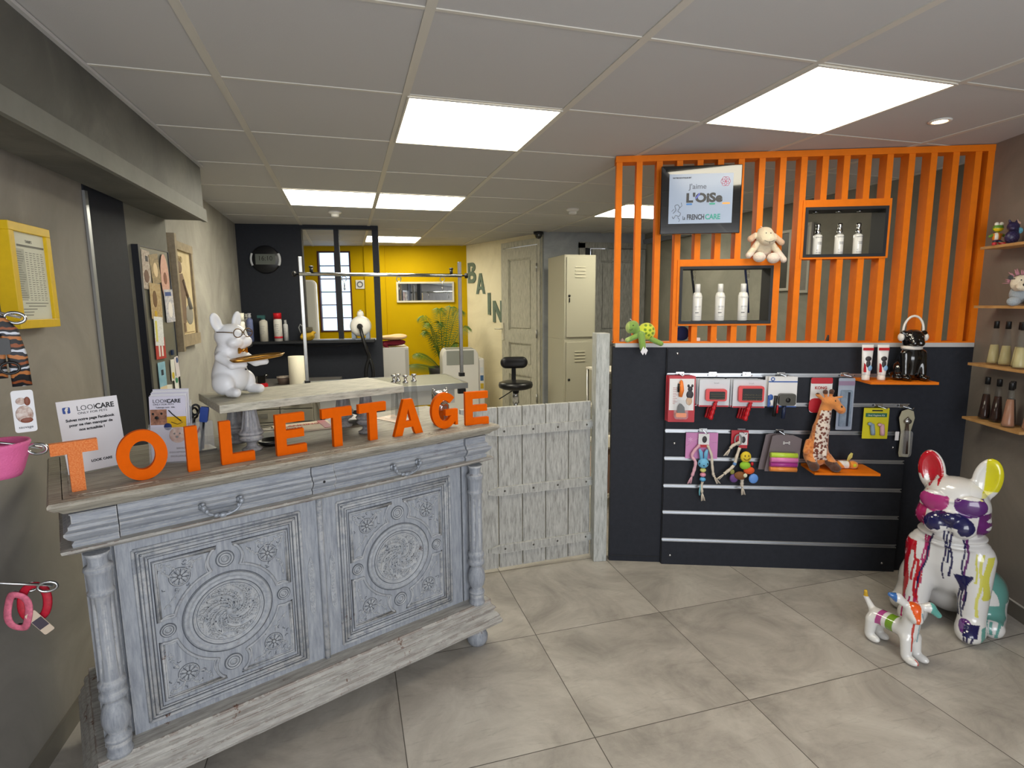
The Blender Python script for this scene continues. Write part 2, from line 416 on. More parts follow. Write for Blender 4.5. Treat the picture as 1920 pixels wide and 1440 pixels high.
# ------------------------------------------------------------------ smooth-blended solid figures (one continuous surface)
def sdf_mesh(prims, h, k=.02, color=None, name='figure', m=None, parent=None, pad=.01):
    """prims: ('e', centre, radii[, rot]) | ('c', a, b, ra, rb) ; prefix '-' subtracts; optional own blend as last dict"""
    lo = np.array([1e9] * 3); hi = -lo
    for p in prims:
        if p[0][0] == '-': continue
        if p[0] == 'e':
            c = np.array(p[1]); r = max(p[2]); lo = np.minimum(lo, c - r); hi = np.maximum(hi, c + r)
        else:
            for q, r in ((p[1], p[3]), (p[2], p[4])):
                c = np.array(q); lo = np.minimum(lo, c - r); hi = np.maximum(hi, c + r)
    lo -= pad; hi += pad
    n = np.ceil((hi - lo) / h).astype(int) + 1
    ax = [lo[i] + h * np.arange(n[i]) for i in range(3)]
    X, Y, Z = np.meshgrid(*ax, indexing='ij')
    X = X.astype(np.float32); Y = Y.astype(np.float32); Z = Z.astype(np.float32)
    F = None
    for p in prims:
        kk = k
        if isinstance(p[-1], dict): kk = p[-1].get('k', k)
        t = p[0][-1]
        if t == 'e':
            R = np.eye(3)
            if len(p) > 3 and not isinstance(p[3], dict): R = np.array(Euler(p[3]).to_matrix())
            dx, dy, dz = X - p[1][0], Y - p[1][1], Z - p[1][2]
            a = (R[0, 0] * dx + R[1, 0] * dy + R[2, 0] * dz) ; b = (R[0, 1] * dx + R[1, 1] * dy + R[2, 1] * dz); c = (R[0, 2] * dx + R[1, 2] * dy + R[2, 2] * dz)
            r = p[2]
            k0 = np.sqrt((a / r[0]) ** 2 + (b / r[1]) ** 2 + (c / r[2]) ** 2)
            k1 = np.sqrt((a / r[0] ** 2) ** 2 + (b / r[1] ** 2) ** 2 + (c / r[2] ** 2) ** 2) + 1e-9
            d = k0 * (k0 - 1) / k1
        else:
            a = np.array(p[1], dtype=float); b = np.array(p[2], dtype=float); ab = b - a; L2 = ab @ ab + 1e-12
            tt = np.clip(((X - a[0]) * ab[0] + (Y - a[1]) * ab[1] + (Z - a[2]) * ab[2]) / L2, 0, 1)
            d = np.sqrt((X - a[0] - tt * ab[0]) ** 2 + (Y - a[1] - tt * ab[1]) ** 2 + (Z - a[2] - tt * ab[2]) ** 2) - (p[3] + (p[4] - p[3]) * tt)
        if F is None: F = d
        elif p[0][0] == '-':
            d = -d; hh = np.clip(.5 - .5 * (F - d) / kk, 0, 1)
            F = F + (d - F) * hh + kk * hh * (1 - hh)
        else:
            hh = np.clip(.5 + .5 * (F - d) / kk, 0, 1)
            F = F + (d - F) * hh - kk * hh * (1 - hh)
    F = np.asarray(F, dtype=np.float32)
    ins = F < 0
    nx, ny, nz = F.shape
    cnt = np.zeros((nx - 1, ny - 1, nz - 1), np.float32); acc = np.zeros((3, nx - 1, ny - 1, nz - 1), np.float32)
    offs = [(0, 0, 0), (1, 0, 0), (0, 1, 0), (1, 1, 0), (0, 0, 1), (1, 0, 1), (0, 1, 1), (1, 1, 1)]
    def sub(a, o): return a[o[0]:o[0] + nx - 1, o[1]:o[1] + ny - 1, o[2]:o[2] + nz - 1]
    for i in range(8):
        for d in range(3):
            if offs[i][d]: continue
            o2 = list(offs[i]); o2[d] = 1; o2 = tuple(o2)
            a = sub(F, offs[i]); b = sub(F, o2); cr = (a < 0) != (b < 0)
            t = np.where(cr, a / np.where(cr, a - b, 1), 0)
            cnt += cr
            for e in range(3):
                base = offs[i][e]
                acc[e] += cr * (base + (t if e == d else 0))
    act = cnt > 0
    idx = -np.ones(act.shape, np.int64); ii = np.nonzero(act); idx[ii] = np.arange(len(ii[0]))
    V = np.stack([lo[e] + h * (ii[e] + acc[e][ii] / cnt[ii]) for e in range(3)], 1)
    faces = []
    for d in range(3):
        e, g_ = [(1, 2), (2, 0), (0, 1)][d]
        sl = [slice(None)] * 3; sl2 = [slice(None)] * 3; sl[d] = slice(0, -1); sl2[d] = slice(1, None)
        a = ins[tuple(sl)]; b = ins[tuple(sl2)]
        cr = np.nonzero(a != b); fl = a[cr]
        P = np.stack(cr, 1); ok = (P[:, e] > 0) & (P[:, g_] > 0) & (P[:, e] < F.shape[e] - 1) & (P[:, g_] < F.shape[g_] - 1)
        P = P[ok]; fl = fl[ok]
        def at(de, dg):
            q = P.copy(); q[:, e] -= de; q[:, g_] -= dg
            return idx[q[:, 0], q[:, 1], q[:, 2]]
        q = np.stack([at(1, 1), at(0, 1), at(0, 0), at(1, 0)], 1)
        q[~fl] = q[~fl][:, ::-1]
        faces.append(q)
    Q = np.concatenate(faces)
    me = bpy.data.meshes.new(name)
    me.vertices.add(len(V)); me.vertices.foreach_set('co', V.astype(np.float32).ravel())
    me.loops.add(len(Q) * 4); me.loops.foreach_set('vertex_index', Q.ravel().astype(np.int32))
    me.polygons.add(len(Q)); me.polygons.foreach_set('loop_start', (np.arange(len(Q)) * 4).astype(np.int32))
    me.polygons.foreach_set('loop_total', np.full(len(Q), 4, np.int32))
    me.polygons.foreach_set('use_smooth', np.ones(len(Q), bool))
    me.update(calc_edges=True); me.validate()
    if color is not None:
        C = color(V)
        ca = me.color_attributes.new('Col', 'FLOAT_COLOR', 'POINT')
        C = np.concatenate([C, np.ones((len(V), 1))], 1)
        ca.data.foreach_set('color', C.astype(np.float32).ravel())
    me.materials.append(m)
    o = bpy.data.objects.new(name, me); COL.objects.link(o)
    if parent: o.parent = parent
    return o
def paint(V, base, rules):
    C = np.tile(np.array(col(base)[:3]), (len(V), 1))
    x, y, z = V[:, 0], V[:, 1], V[:, 2]
    for c, f in rules:
        C[f(x, y, z)] = col(c)[:3]
    return C

# ------------------------------------------------------------------ shared materials
M_FLOOR = tiled_floor()
M_CEIL = mat('ceiling_tile', '#b7b6b5', .85, bump=.1, bscale=300)
M_BAR = mat('ceiling_bar', '#c4c0b6', .5)
M_PL = plaster('plaster_grey_beige', '#7d7972', '#8b867e', '#9b958b')
M_PLB = plaster('plaster_beam', '#42433f', '#53534e', '#6c6c64', .6)
M_PLL = plaster('plaster_cream', '#807d75', '#94918a', '#a6a399')
M_PLW = plaster('plaster_white', '#dcd2b0', '#ece2c0', '#f4ebcc')
M_PLG = plaster('plaster_bluegrey', '#7b7f84', '#8b8f93', '#a0a3a4')
M_PLR = plaster('plaster_taupe', '#726b63', '#7f776e', '#8f867c')
M_PLD = plaster('plaster_panel', '#5d5c55', '#6a6961', '#7b7a72')
M_ANT = mat('anthracite', '#24272f', .65, spec=.3, var=.12, vscale=40, bump=.15, bscale=400)
M_ANTB = mat('anthracite_deep', '#1b1d22', .6, var=.1, vscale=40)
M_YEL = mat('yellow_wall', '#c4a100', .75, spec=.15, var=.03, vscale=3, bump=.15, bscale=120)
M_ORG = mat('orange_board', '#dc720a', .6, spec=.25, var=.06, vscale=20)
M_ORG2 = mat('orange_letter', '#d85c00', .7, spec=.1, var=.05, vscale=40)
M_CHR = mat('chrome', '#c9cccf', .14, 1)
M_STL = mat('brushed_steel', '#a9a9a6', .32, 1, var=.08, vscale=30)
M_ALU = mat('aluminium', '#b9bcc0', .3, .9)
M_WHT = mat('white_plastic', '#dcdad4', .35)
M_WHG = mat('white_gloss', '#e9e7e2', .12, coat=.6)
M_BLK = mat('black_plastic', '#111214', .4)
M_BLKG = mat('black_gloss', '#060607', .08, coat=1)
M_GREYP = mat('grey_plastic', '#8b8f90', .4)
M_GLASS = mat('clear_glass', '#5a605e', .04, spec=.9, alpha=.11)
M_CLEAR = mat('clear_plastic', '#e6e9ec', .10, spec=.6, alpha=.16)
M_PAPER = mat('paper', '#dcdbe0', .6)
M_INK = mat('ink', '#26262b', .6)
M_RED = mat('red_plastic', '#b5121f', .35)
M_WOOD = mat('pale_wood', '#c39a63', .5, c2='#a97f4c', vscale=12)
M_BEIGE = mat('beige_enamel', '#a8a592', .45)
M_DRES = worn('dresser_paint', '#8d929a', '#a2a6ac', '#7a7f89', '#5b3a2a', .74, (26, 26, 3), edge='#b5b6b7')
M_DREH = worn('dresser_paint_level', '#8d929a', '#a5a8ad', '#787d87', '#5b3a2a', .73, (3, 26, 26), edge='#bcbab6')
M_DTOP = worn('dresser_top', '#8f8a7e', '#a9a496', '#6d675b', '#56382a', .68, (3, 30, 30), edge='#c3baaa')
M_DBAS = worn('dresser_base', '#9a9893', '#b3b1ab', '#807c77', '#5d3927', .60, (3, 24, 24), edge='#c6c2ba')
M_CARV = worn('dresser_carving', '#92979e', '#a6aab0', '#7c828b', '#4f3b30', .78, (12, 12, 12), edge='#acaeb0')
M_GATE = worn('whitewashed_planks', '#a3a39f', '#c0c0bc', '#7e7d79', '#6b5f52', .80, (22, 22, 3), edge='#cfcfca')
M_POST = worn('whitewashed_post', '#aaadab', '#c2c4c1', '#8e908a', '#7a6f60', .77, (20, 20, 3))
M_DOOR = worn('greywashed_door', '#b5b2a1', '#cbc8b6', '#969382', '#7c715c', .82, (22, 22, 3))
M_RIS = worn('riser_wood', '#aaa798', '#c7c3b3', '#827f74', '#6b6256', .79, (4, 26, 26), edge='#d6d3c6')
M_BAL = worn('baluster_paint', '#85868a', '#9c9c9e', '#696b70', '#6b6256', .8, (20, 20, 3), edge='#a8a7a5')
M_LIGHT = mat('diffuser', '#f5efcf', .6, emit='#fff7e0', es=5.8)
M_LIGHT_B = mat('diffuser_back', '#f5efcf', .6, emit='#fff8e2', es=11.5)
M_SPOT = mat('spot_glow', '#ffffff', .5, emit='#ffd9a0', es=14)

# ------------------------------------------------------------------ the room shell
structure('floor', G().bx(-.75, 3.75, -3.35, 5.9, -.08, 0), M_FLOOR)
structure('ceiling', G().bx(-.75, 3.75, -3.35, 5.9, 2.151, 2.22), M_CEIL)
g = G()
for i in range(-1, 7): g.bx(i * .6 - .013, i * .6 + .013, -3.35, 5.9, 2.1475, 2.1512)
for j in range(-5, 10):
    y = j * .6
    for i in range(-2, 7): g.bx(max(-.75, i * .6 + .013), min(3.75, i * .6 + .587), y - .006, y + .006, 2.1482, 2.1512)
structure('trim_1', g, M_BAR)

def wall(name, pts, z0, z1, th, m):
    """polyline wall, thickness on the left of travel"""
    g = G()
    for a, b in zip(pts[:-1], pts[1:]):
        a = Vector(a); b = Vector(b); u = (b - a).normalized(); n = Vector((-u.y, u.x)) * th
        g.plate([tuple(a), tuple(b), tuple(b + n), tuple(a + n)], z0, z1)
    return structure(name, g, m)
wall('wall_left', [(-.63, -3.35), (-.60, .525)], 0, 2.151, .12, M_PL)
wall('wall_left_post', [(-.594, .525), (-.552, .80)], 0, 2.151, .14, M_ANT)
wall('wall_left_panel', [(-.562, .80), (-.517, 1.262)], 0, 2.151, .14, M_PLD)
wall('wall_left_back', [(-.545, 1.262), (-.562, 3.557), (-.60, 5.75)], 0, 2.151, .12, M_PLL)
# corner bead beside the dark post, baseboard on the left
structure('trim_2', G().plate([(-.598, .517), (-.588, .517), (-.584, .533), (-.598, .533)], .0, 1.868), M_ALU)
structure('baseboard_left', G().plate([(-.628, -3.35), (-.618, -3.35), (-.588, .515), (-.600, .515)], 0, .07), mat('tile_skirting', '#6f6a60', .4, var=.1))
# deep beam along the left wall
g = G(); g.plate([(-.62, -3.35), (-.445, -3.35), (-.337, 1.285), (-.53, 1.285)], 1.868, 2.1505)
structure('beam_left', g, M_PLB)
g = G(); g.plate([(-.45, -3.35), (-.438, -3.35), (-.325, 1.293), (-.345, 1.293)], 1.862, 1.925)
structure('trim_3', g, mat('beam_lip', '#6d6e68', .6, var=.1))
g = G(); g.plate([(-.447, -3.35), (-.434, -3.35), (-.322, 1.29), (-.34, 1.29)], 2.138, 2.1478)
structure('trim_4', g, M_CEIL)

# back wall of dark boards with the glazed opening
a = Vector((-.562, 3.557)); u = Vector((.9938, -.1115)); ang = math.atan2(u.y, u.x)
g = G()
g.bx(0, .552, 0, .07, 0, 2.151); g.bx(.552, 1.25, 0, .07, 0, 1.085)
g.bx(.552, 1.25, 0, .07, 2.115, 2.151); g.bx(1.195, 1.25, -.005, .075, 1.085, 2.115); g.bx(.848, .892, .005, .065, 1.085, 2.115)
g.bx(.54, .565, -.006, .075, 1.085, 2.115)
structure('wall_back_dark', g, M_ANT, loc=(a.x, a.y, 0), rotz=ang)
structure('trim_10', G().bx(.566, 1.194, .0, .07, 1.0855, 1.099), mat('sill_white', '#c9ccd0', .3), loc=(a.x, a.y, 0), rotz=ang)
# yellow wall, pale wall, blue-grey wall, right-hand walls
wy0 = Vector((-.158, 5.497)); wyu = Vector((1.856, 5.014)) - wy0; wyu.normalize(); yang = math.atan2(wyu.y, wyu.x)
g = G(); g.bx(-.48, .222, 0, .1, 0, 2.151); g.bx(.60, 2.16, 0, .1, 0, 2.151); g.bx(.222, .60, 0, .1, 0, 1.095); g.bx(.222, .60, 0, .1, 2.072, 2.151)
g.bx(.79, 1.045, -.03, 0, 0, 2.151)
structure('wall_back', g, M_YEL, loc=(wy0.x, wy0.y, 0), rotz=yang)
g = G(); g.bx(.222, .60, .045, .055, 1.095, 2.072)
structure('window_1', g, mat('frosted_daylight', '#cfe2f4', .3, emit='#bfe0ff', es=1.0), loc=(wy0.x, wy0.y, 0), rotz=yang)
g = G(); FR = mat('window_frame_dark', '#4c2a2c', .5)
g.bx(.205, .225, -.008, .05, 1.08, 2.088); g.bx(.597, .617, -.008, .05, 1.08, 2.088); g.bx(.225, .597, -.008, .05, 1.08, 1.098); g.bx(.225, .597, -.008, .05, 2.07, 2.088)
for k in range(1, 6): g.bx(.225, .597, .03, .046, 1.095 + k * .163 - .006, 1.095 + k * .163 + .006)
g.bx(.405, .417, .03, .046, 1.095, 2.072)
structure('window_2', g, FR, loc=(wy0.x, wy0.y, 0), rotz=yang)
WB = Vector((1.857, 5.014)); wbu = (Vector((2.381, 3.524)) - WB).normalized(); wang = math.atan2(wbu.y, wbu.x)
g = G(); g.bx(-.02, .83, 0, .1, 0, 2.151); g.bx(.83, 1.50, 0, .1, 2.075, 2.151); g.bx(1.50, 1.60, 0, .1, 0, 2.151)
structure('wall_back_pale', g, M_PLW, loc=(WB.x, WB.y, 0), rotz=wang)
wall('wall_back_grey', [(2.36, 3.50), (2.79, 3.47)], 0, 2.151, .1, M_PLG)
wall('wall_back_right', [(3.08, 3.455), (3.70, 3.448)], 0, 2.151, .1, M_PLG)
wall('wall_back_right_lintel', [(2.79, 3.47), (3.08, 3.455)], 2.0, 2.151, .1, M_PLG)
wall('wall_right_back', [(3.50, 3.46), (3.64, .55), (3.60, -.10)], 0, 2.151, .1, plaster('plaster_olive', '#6c6b60', '#7b796d', '#8a887c'))
RW0 = PL(1.775, 0, 0); wd = -PNN
wall('wall_right', [(RW0.x + PNN.x * .1, RW0.y + PNN.y * .1), (RW0.x + wd.x * 3.3, RW0.y + wd.y * 3.3)], 0, 2.151, .1, M_PLR)
g = G(); q0 = RW0 - PU * .008; q1 = RW0 + wd * 3.3 - PU * .008
g.plate([(q0.x, q0.y), (q1.x, q1.y), (q1.x + PU.x * .006, q1.y + PU.y * .006), (q0.x + PU.x * .006, q0.y + PU.y * .006)], 0, .07)
structure('baseboard_right', g, MATS['tile_skirting'])
g = G(); q0 = RW0 - PU * .009; q1 = RW0 + wd * 3.3 - PU * .009
g.plate([(q0.x, q0.y), (q1.x, q1.y), (q1.x + PU.x * .008, q1.y + PU.y * .008), (q0.x + PU.x * .008, q0.y + PU.y * .008)], .07, .074)
structure('trim_5', g, M_BAR)
structure('trim_6', G().plate([(3.49, 2.2), (3.50, 3.44), (3.478, 3.44), (3.47, 2.2)], 2.04, 2.09), M_ALU)

# panelled doors
def door(name, w, h, knob_left=True):
    g = G(); t = .035
    st = .1
    g.bx(0, st, -t, 0, 0, h); g.bx(w - st, w, -t, 0, 0, h)
    zz = [0, .18, .62, .72, .98, 1.12, h - .12, h]
    for k in (0, 2, 4, 6): g.bx(st, w - st, -t, 0, zz[k], zz[k + 1])
    for k in (1, 3, 5):
        g.bx(st, w - st, -t * .4, -.006, zz[k], zz[k + 1])
        z0, z1 = zz[k] + .03, zz[k + 1] - .03
        g.bx(st + .03, w - st - .03, -t * .7, -t * .4, z0, z1)
        for (x0, x1, y0, y1) in ((st, st + .012, zz[k], zz[k + 1]), (w - st - .012, w - st, zz[k], zz[k + 1])): g.bx(x0, x1, -t * .75, -t * .3, y0, y1)
        for zq in (zz[k], zz[k + 1] - .012): g.bx(st, w - st, -t * .75, -t * .3, zq, zq + .012)
    return g
d1 = structure('door_1', door('door_1', .62, 2.03), M_DOOR, loc=tuple((WB + wbu * .86).to_3d()), rotz=wang)
g = G(); g.bx(-.02, .012, -.052, -.035, 1.0, 1.2); g.tube([(-.004, -.05, 1.13), (-.004, -.09, 1.13), (-.10, -.09, 1.13)], .008)
g.build('door_handle', mat('cream_handle', '#d8d2bd', .35), d1)
for z in (.35, 1.05, 1.75):
    G().cyl((.632, -.045, z), (.632, -.045, z + .09), .009, n=8).build('door_hinge', M_STL, d1)
g = G(); g.bx(.815, .855, -.03, .01, 0, 2.10); g.bx(1.485, 1.525, -.03, .01, 0, 2.10); g.bx(.855, 1.485, -.03, .01, 2.04, 2.10)
structure('trim_7', g, M_DOOR, loc=(WB.x, WB.y, 0), rotz=wang)
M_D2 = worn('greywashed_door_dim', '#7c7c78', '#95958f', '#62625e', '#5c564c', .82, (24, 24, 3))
structure('door_2', door('door_2', .62, 1.98), M_D2, loc=(2.86, 3.435, 0), rotz=math.radians(-1))
structure('trim_8', G().bx(2.73, 2.79, 3.42, 3.46, 0, 2.04).bx(2.73, 3.52, 3.42, 3.46, 1.99, 2.05), M_D2)
structure('door_gap_shade', G().bx(2.79, 2.87, 3.47, 3.50, 0, 2.0), M_ANTB)  # dark strip put in as the unlit gap beside the door

# partition: dark lower half, orange slatted screen above
PART = thing('slatted_partition', 'dark half-height partition with open screen of vertical orange slats above reaching ceiling', 'partition', PL(0, 0, 0), PANG)
G().bx(0, 1.775, 0, .075, 0, 1.188).build('base_wall', M_ANT, PART)
G().bx(.004, .28, -.003, 0, .03, .034).bx(.277, .281, -.012, 0, 0, 1.186).build('edge_strip', M_ANTB, PART)
G().bx(.012, 1.772, -.006, .078, 1.188, 1.209).build('white_ledge', mat('ledge_white', '#b9b9bb', .5), PART)['label'] = 'thin white edge of the ledge'
g = G(); g.bx(0, 1.775, -.002, .078, 1.209, 1.216); g.build('bottom_board', M_ORG, PART)
G().bx(0, 1.775, -.002, .078, 2.118, 2.1475).build('top_board', M_ORG, PART)
G().bx(1.745, 1.775, 0, .076, 1.216, 2.118).build('end_board', M_ORG, PART)
for k in range(18):
    s0 = .004 + .0992 * k; s1 = s0 + .029
    spans = [(1.216, 2.118)]
    if 4 <= k <= 7: spans = [(1.216, 1.298), (1.634, 2.118)]
    elif 10 <= k <= 13: spans = [(1.216, 1.632), (1.912, 2.118)]
    g = G()
    for z0, z1 in spans: g.bx(s0, s1, .002, .072, z0, z1)
    g.build('slat', M_ORG, PART)
def niche(x0, x1, z0, z1):
    g = G()
    G().bx(x0, x1, -.004, .08, z1, z1 + .034).bx(x0 - .012, x0, -.003, .078, z0 - .008, z1 + .034).bx(x1, x1 + .012, -.003, .078, z0 - .008, z1 + .034).bx(x0, x1, -.003, .078, z0 - .009, z0).build('niche_surround', M_ORG, PART)
    t = .014; d = .125
    g.bx(x0, x1, -.006, d, z1 - t, z1 - .0005).bx(x0, x1, -.006, d, z0 + .0005, z0 + t).bx(x0, x0 + t, -.006, d, z0 + t, z1 - t).bx(x1 - t, x1, -.006, d, z0 + t, z1 - t)
    g.build('niche_box', M_ANTB, PART)
niche(.332, .792, 1.308, 1.600)
niche(.928, 1.318, 1.636, 1.878)
for sx in (1.0, 1.11, 1.21):
    G().lathe([(.006, 0), (.012, -.004), (.014, .001)], 14, (sx, .055, 1.862)).build('recessed_spot', M_CHR, PART)

# slatwall panel with aluminium rails
SW = thing('slatwall_panel', 'black slatwall display panel with horizontal aluminium rails fixed to the partition', 'display panel', PL(.281, -.004, 0), PANG)
g = G()
zs = [.0, .142, .298, .446, .597, .747, .893, 1.045, 1.186]
for i in range(8):
    g.bx(0, 1.204, -.018, 0, zs[i] + (.006 if i else 0), zs[i + 1] - .006)
g.bx(0, 1.204, -.006, 0, .0, 1.186)
g.build('board', M_ANT, SW)
for z in zs[1:-1]:
    G().bx(0, 1.204, -.0195, -.006, z - .0095, z - .0045).bx(0, 1.204, -.0195, -.006, z + .0045, z + .0095).bx(0, 1.204, -.008, -.006, z - .0045, z + .0045).build('rail', M_ALU, SW)
for x, z in ((.049, 1.156), (.049, .679), (.045, .052), (1.145, .674), (1.141, .046)):
    G().lathe([(.007, 0), (.006, -.003), (.001, -.0045)], 12, (x, -.018, z), 'Y').build('screw_cap', M_CHR, SW)

# gate post and gate
t = thing('gate_post', 'whitewashed square wooden post at the end of the partition', 'post', (1.653, .612, 0), math.radians(-10))
G().bx(-.036, .036, -.045, .045, 0, 1.262).build('post', M_POST, t, bevel=.003)
gt = thing('plank_gate', 'low whitewashed plank gate with three strap rails hung beside the dresser', 'gate', (1.613, .661, 0), math.radians(1.968))
for k in range(6):
    x1 = -.002 - k * .133; x0 = x1 - .127
    if k == 5: x0 = x1 - .06
    G().bx(x0, x1, -.022, 0, .02 if k else .02, .893).build('plank', M_GATE, gt, bevel=.002)
for k, z in enumerate((.768, .448, .129)):
    g = G(); g.prism([(-.59, z - .012), (-.53, z - .024), (0, z - .024), (0, z + .024), (-.53, z + .022), (-.59, z + .008)], -.034, -.022)
    r = g.build('strap_rail', M_GATE, gt)
    for x in (-.03, -.2, -.34, -.5): G().lathe([(.006, 0), (.004, -.003), (.0005, -.004)], 8, (x, -.034, z), 'Y').build('nail', mat('iron', '#5c5a55', .5, .7), r)
for z in (.768, .44, .125):
    g = G(); g.cyl((.012, -.03, z - .045), (.012, -.03, z + .045), .008, n=10); g.bx(-.03, .01, -.037, -.034, z - .014, z + .014); g.bx(.012, .03, -.036, -.032, z - .05, z + .05)
    g.build('hinge', M_POST, gt)

# ------------------------------------------------------------------ ceiling fittings
def ceiling_light(cx, cy, label):
    ml = M_LIGHT_B if cy > 1 else M_LIGHT
    t = thing('ceiling_light', label, 'ceiling light', (cx, cy, 2.1465), 0, 'square panel lights set in the ceiling')
    G().bx(-.287, .287, -.287, .287, -.0005, .001).build('diffuser', ml, t)
    G().bx(-.294, .294, -.294, -.286, -.003, .0015).bx(-.294, .294, .286, .294, -.003, .0015).bx(-.294, -.286, -.286, .286, -.003, .0015).bx(.286, .294, -.286, .286, -.003, .0015).build('frame', M_BAR, t)
for cx, cy, lb in ((.9, .3, 'square glowing ceiling panel above the orange TOILETTAGE letters, largest of the middle row'),
                   (2.1, -.3, 'largest glowing ceiling panel, in front of the orange slats at upper right'),
                   (.3, 2.1, 'glowing ceiling panel above the dark back wall, left of an adjoining panel'),
                   (.9, 2.1, 'glowing ceiling panel adjoining another on its left, above the grooming table'),
                   (.9, 4.5, 'farthest glowing ceiling panel, in front of the yellow wall'),
                   (2.7, 2.1, 'glowing ceiling panel partly seen between the leftmost orange slats')):
    ceiling_light(cx, cy, lb)
t = thing('spotlight', 'small round recessed spotlight in ceiling near the right wall', 'spotlight', (2.745, -.272, 2.1505))
G().lathe([(.042, 0), (.042, -.004), (.03, -.006), (.027, .0)], 24).build('ring', M_WHT, t)
G().ell((0, 0, -.003), (.026, .026, .005)).build('bulb', M_SPOT, t)
def detector(x, y, lb):
    t = thing('smoke_detector', lb, 'smoke detector', (x, y, 2.151))
    G().lathe([(.05, 0), (.05, -.012), (.034, -.022)], 24).build('base', M_WHT, t)
    G().lathe([(.032, -.02), (.03, -.04), (.012, -.044), (.0, -.044)], 20).build('sensor', M_WHT, t)
detector(.313, 2.66, 'round white smoke detector on ceiling in front of dark back wall')
detector(2.1, 2.1, 'round white smoke detector on ceiling above the beige lockers')
t = thing('dome_camera', 'small black dome camera at the ceiling corner above the grey door', 'camera', (2.30, 3.50, 2.147))
G().lathe([(.05, 0), (.05, -.02), (.045, -.025)], 20).build('mount', M_BLK, t)
G().ell((0, 0, -.028), (.04, .04, .042), 16, 12).build('dome', M_BLKG, t)

# ------------------------------------------------------------------ the carved dresser
TOPZ = .945
DR = thing('carved_dresser', 'grey-blue painted antique dresser with carved doors and turned columns, used as counter', 'dresser', DL(0, 0, 0), DANG)
def pathU(x0, x1, y0, y1): return [(x0, y1), (x0, y0), (x1, y0), (x1, y1)]      # back-left, front-left, front-right, back-right
g = G(); g.bx(.032, 1.358, .032, .557, .915, TOPZ + .0008)
g.mold(pathU(.03, 1.36, .03, .557), [(-.02, .908), (0, .908), (.006, .914), (.010, .918), (.020, .922), (.026, .928), (.030, .934), (.030, .940), (.026, TOPZ), (.0, TOPZ)])
g.bx(.05, 1.34, .046, .054, TOPZ, TOPZ + .0022).bx(.046, .054, .054, .555, TOPZ, TOPZ + .0022)
g.build('tabletop', M_DTOP, DR)
# carcass
g = G(); g.bx(.075, 1.315, .11, .545, .19, .80); g.bx(.075, 1.315, .10, .545, .795, .91)
for x0, x1 in ((.058, .075), (1.315, 1.332)):
    g.bx(x0, x1, .12, .17, .19, .80).bx(x0, x1, .49, .545, .19, .80).bx(x0, x1, .17, .49, .19, .27).bx(x0, x1, .17, .49, .72, .80)
g.bx(.055, .118, .086, .12, .19, .80).bx(1.262, 1.335, .086, .12, .19, .80)
g.build('carcass', M_DRES, DR)
# frieze: moulded blocks and two drawers with the same section
FP = [(-.02, .812), (.008, .812), (.010, .822), (.004, .828), (.016, .838), (.024, .850), (.024, .856), (.014, .862), (.014, .870), (.006, .876), (.006, .896), (.010, .902), (-.02, .906)]
def frieze_block(x0, x1, extra=0, ret=False):
    g = G()
    pr = [(o + extra, z) for o, z in FP]
    if ret == 'L': g.mold([(x0, .5), (x0, .056), (x1, .056)], pr)
    elif ret == 'R': g.mold([(x0, .056), (x1, .056), (x1, .5)], pr)
    else: g.mold([(x0, .056), (x1, .056)], pr)
    g.bx(x0 + .001, x1 - .001, .07, .10, .812, .906)
    return g
frieze_block(.058, .138, .010, 'L').build('frieze_block', M_DREH, DR)
frieze_block(1.252, 1.332, .010, 'R').build('frieze_block', M_DREH, DR)
frieze_block(.655, .728, .004).build('frieze_block', M_DREH, DR)
HND = mat('painted_handle', '#8d939c', .4, .3, var=.2, vscale=60)
for x0, x1, hx in ((.1405, .6525, .385), (.7305, 1.2495, .985)):
    dw = frieze_block(x0, x1).build('drawer', M_DREH, DR)
    g = G(); pts = []
    for i in range(13):
        a = PI + PI * i / 12; pts.append((hx + .05 * math.cos(a), .018 + .004 * math.sin(a * 2), .852 + .032 * math.sin(a)))
    g.tube(pts, [.003 + .0018 * abs(math.sin(i * 1.6)) for i in range(13)], 8)
    for sx in (-1, 1):
        x = hx + sx * .05
        g.cyl((x, .05, .852), (x, .012, .852), .0045, n=10).ell((x, .012, .853), (.008, .007, .009)).lathe([(.012, 0), (.009, -.004), (.004, -.006)], 12, (x, .034, .852), 'Y').ell((x, .018, .862), (.006, .005, .006)).ell((x - sx * .008, .016, .84), (.006, .005, .007))
    g.ell((hx, .018, .820), (.012, .006, .008)).ell((hx - .018, .018, .823), (.008, .005, .006)).ell((hx + .018, .018, .823), (.008, .005, .006))
    g.build('handle', HND, dw)
g = G().bx(.686, .690, .048, .052, .838, .85).lathe([(.0045, 0), (.0045, -.0012)], 10, (.688, .029, .852), 'Y'); g.build('keyhole', M_BLK, DR)
# ledge under the frieze
g = G(); g.mold(pathU(.05, 1.34, .06, .545), [(-.06, .788), (.004, .788), (.010, .792), (.022, .796), (.034, .803), (.036, .811), (.020, .8125), (-.06, .8125)])
g.bx(.06, 1.33, .06, .54, .79, .812); g.build('ledge', M_DBAS, DR)
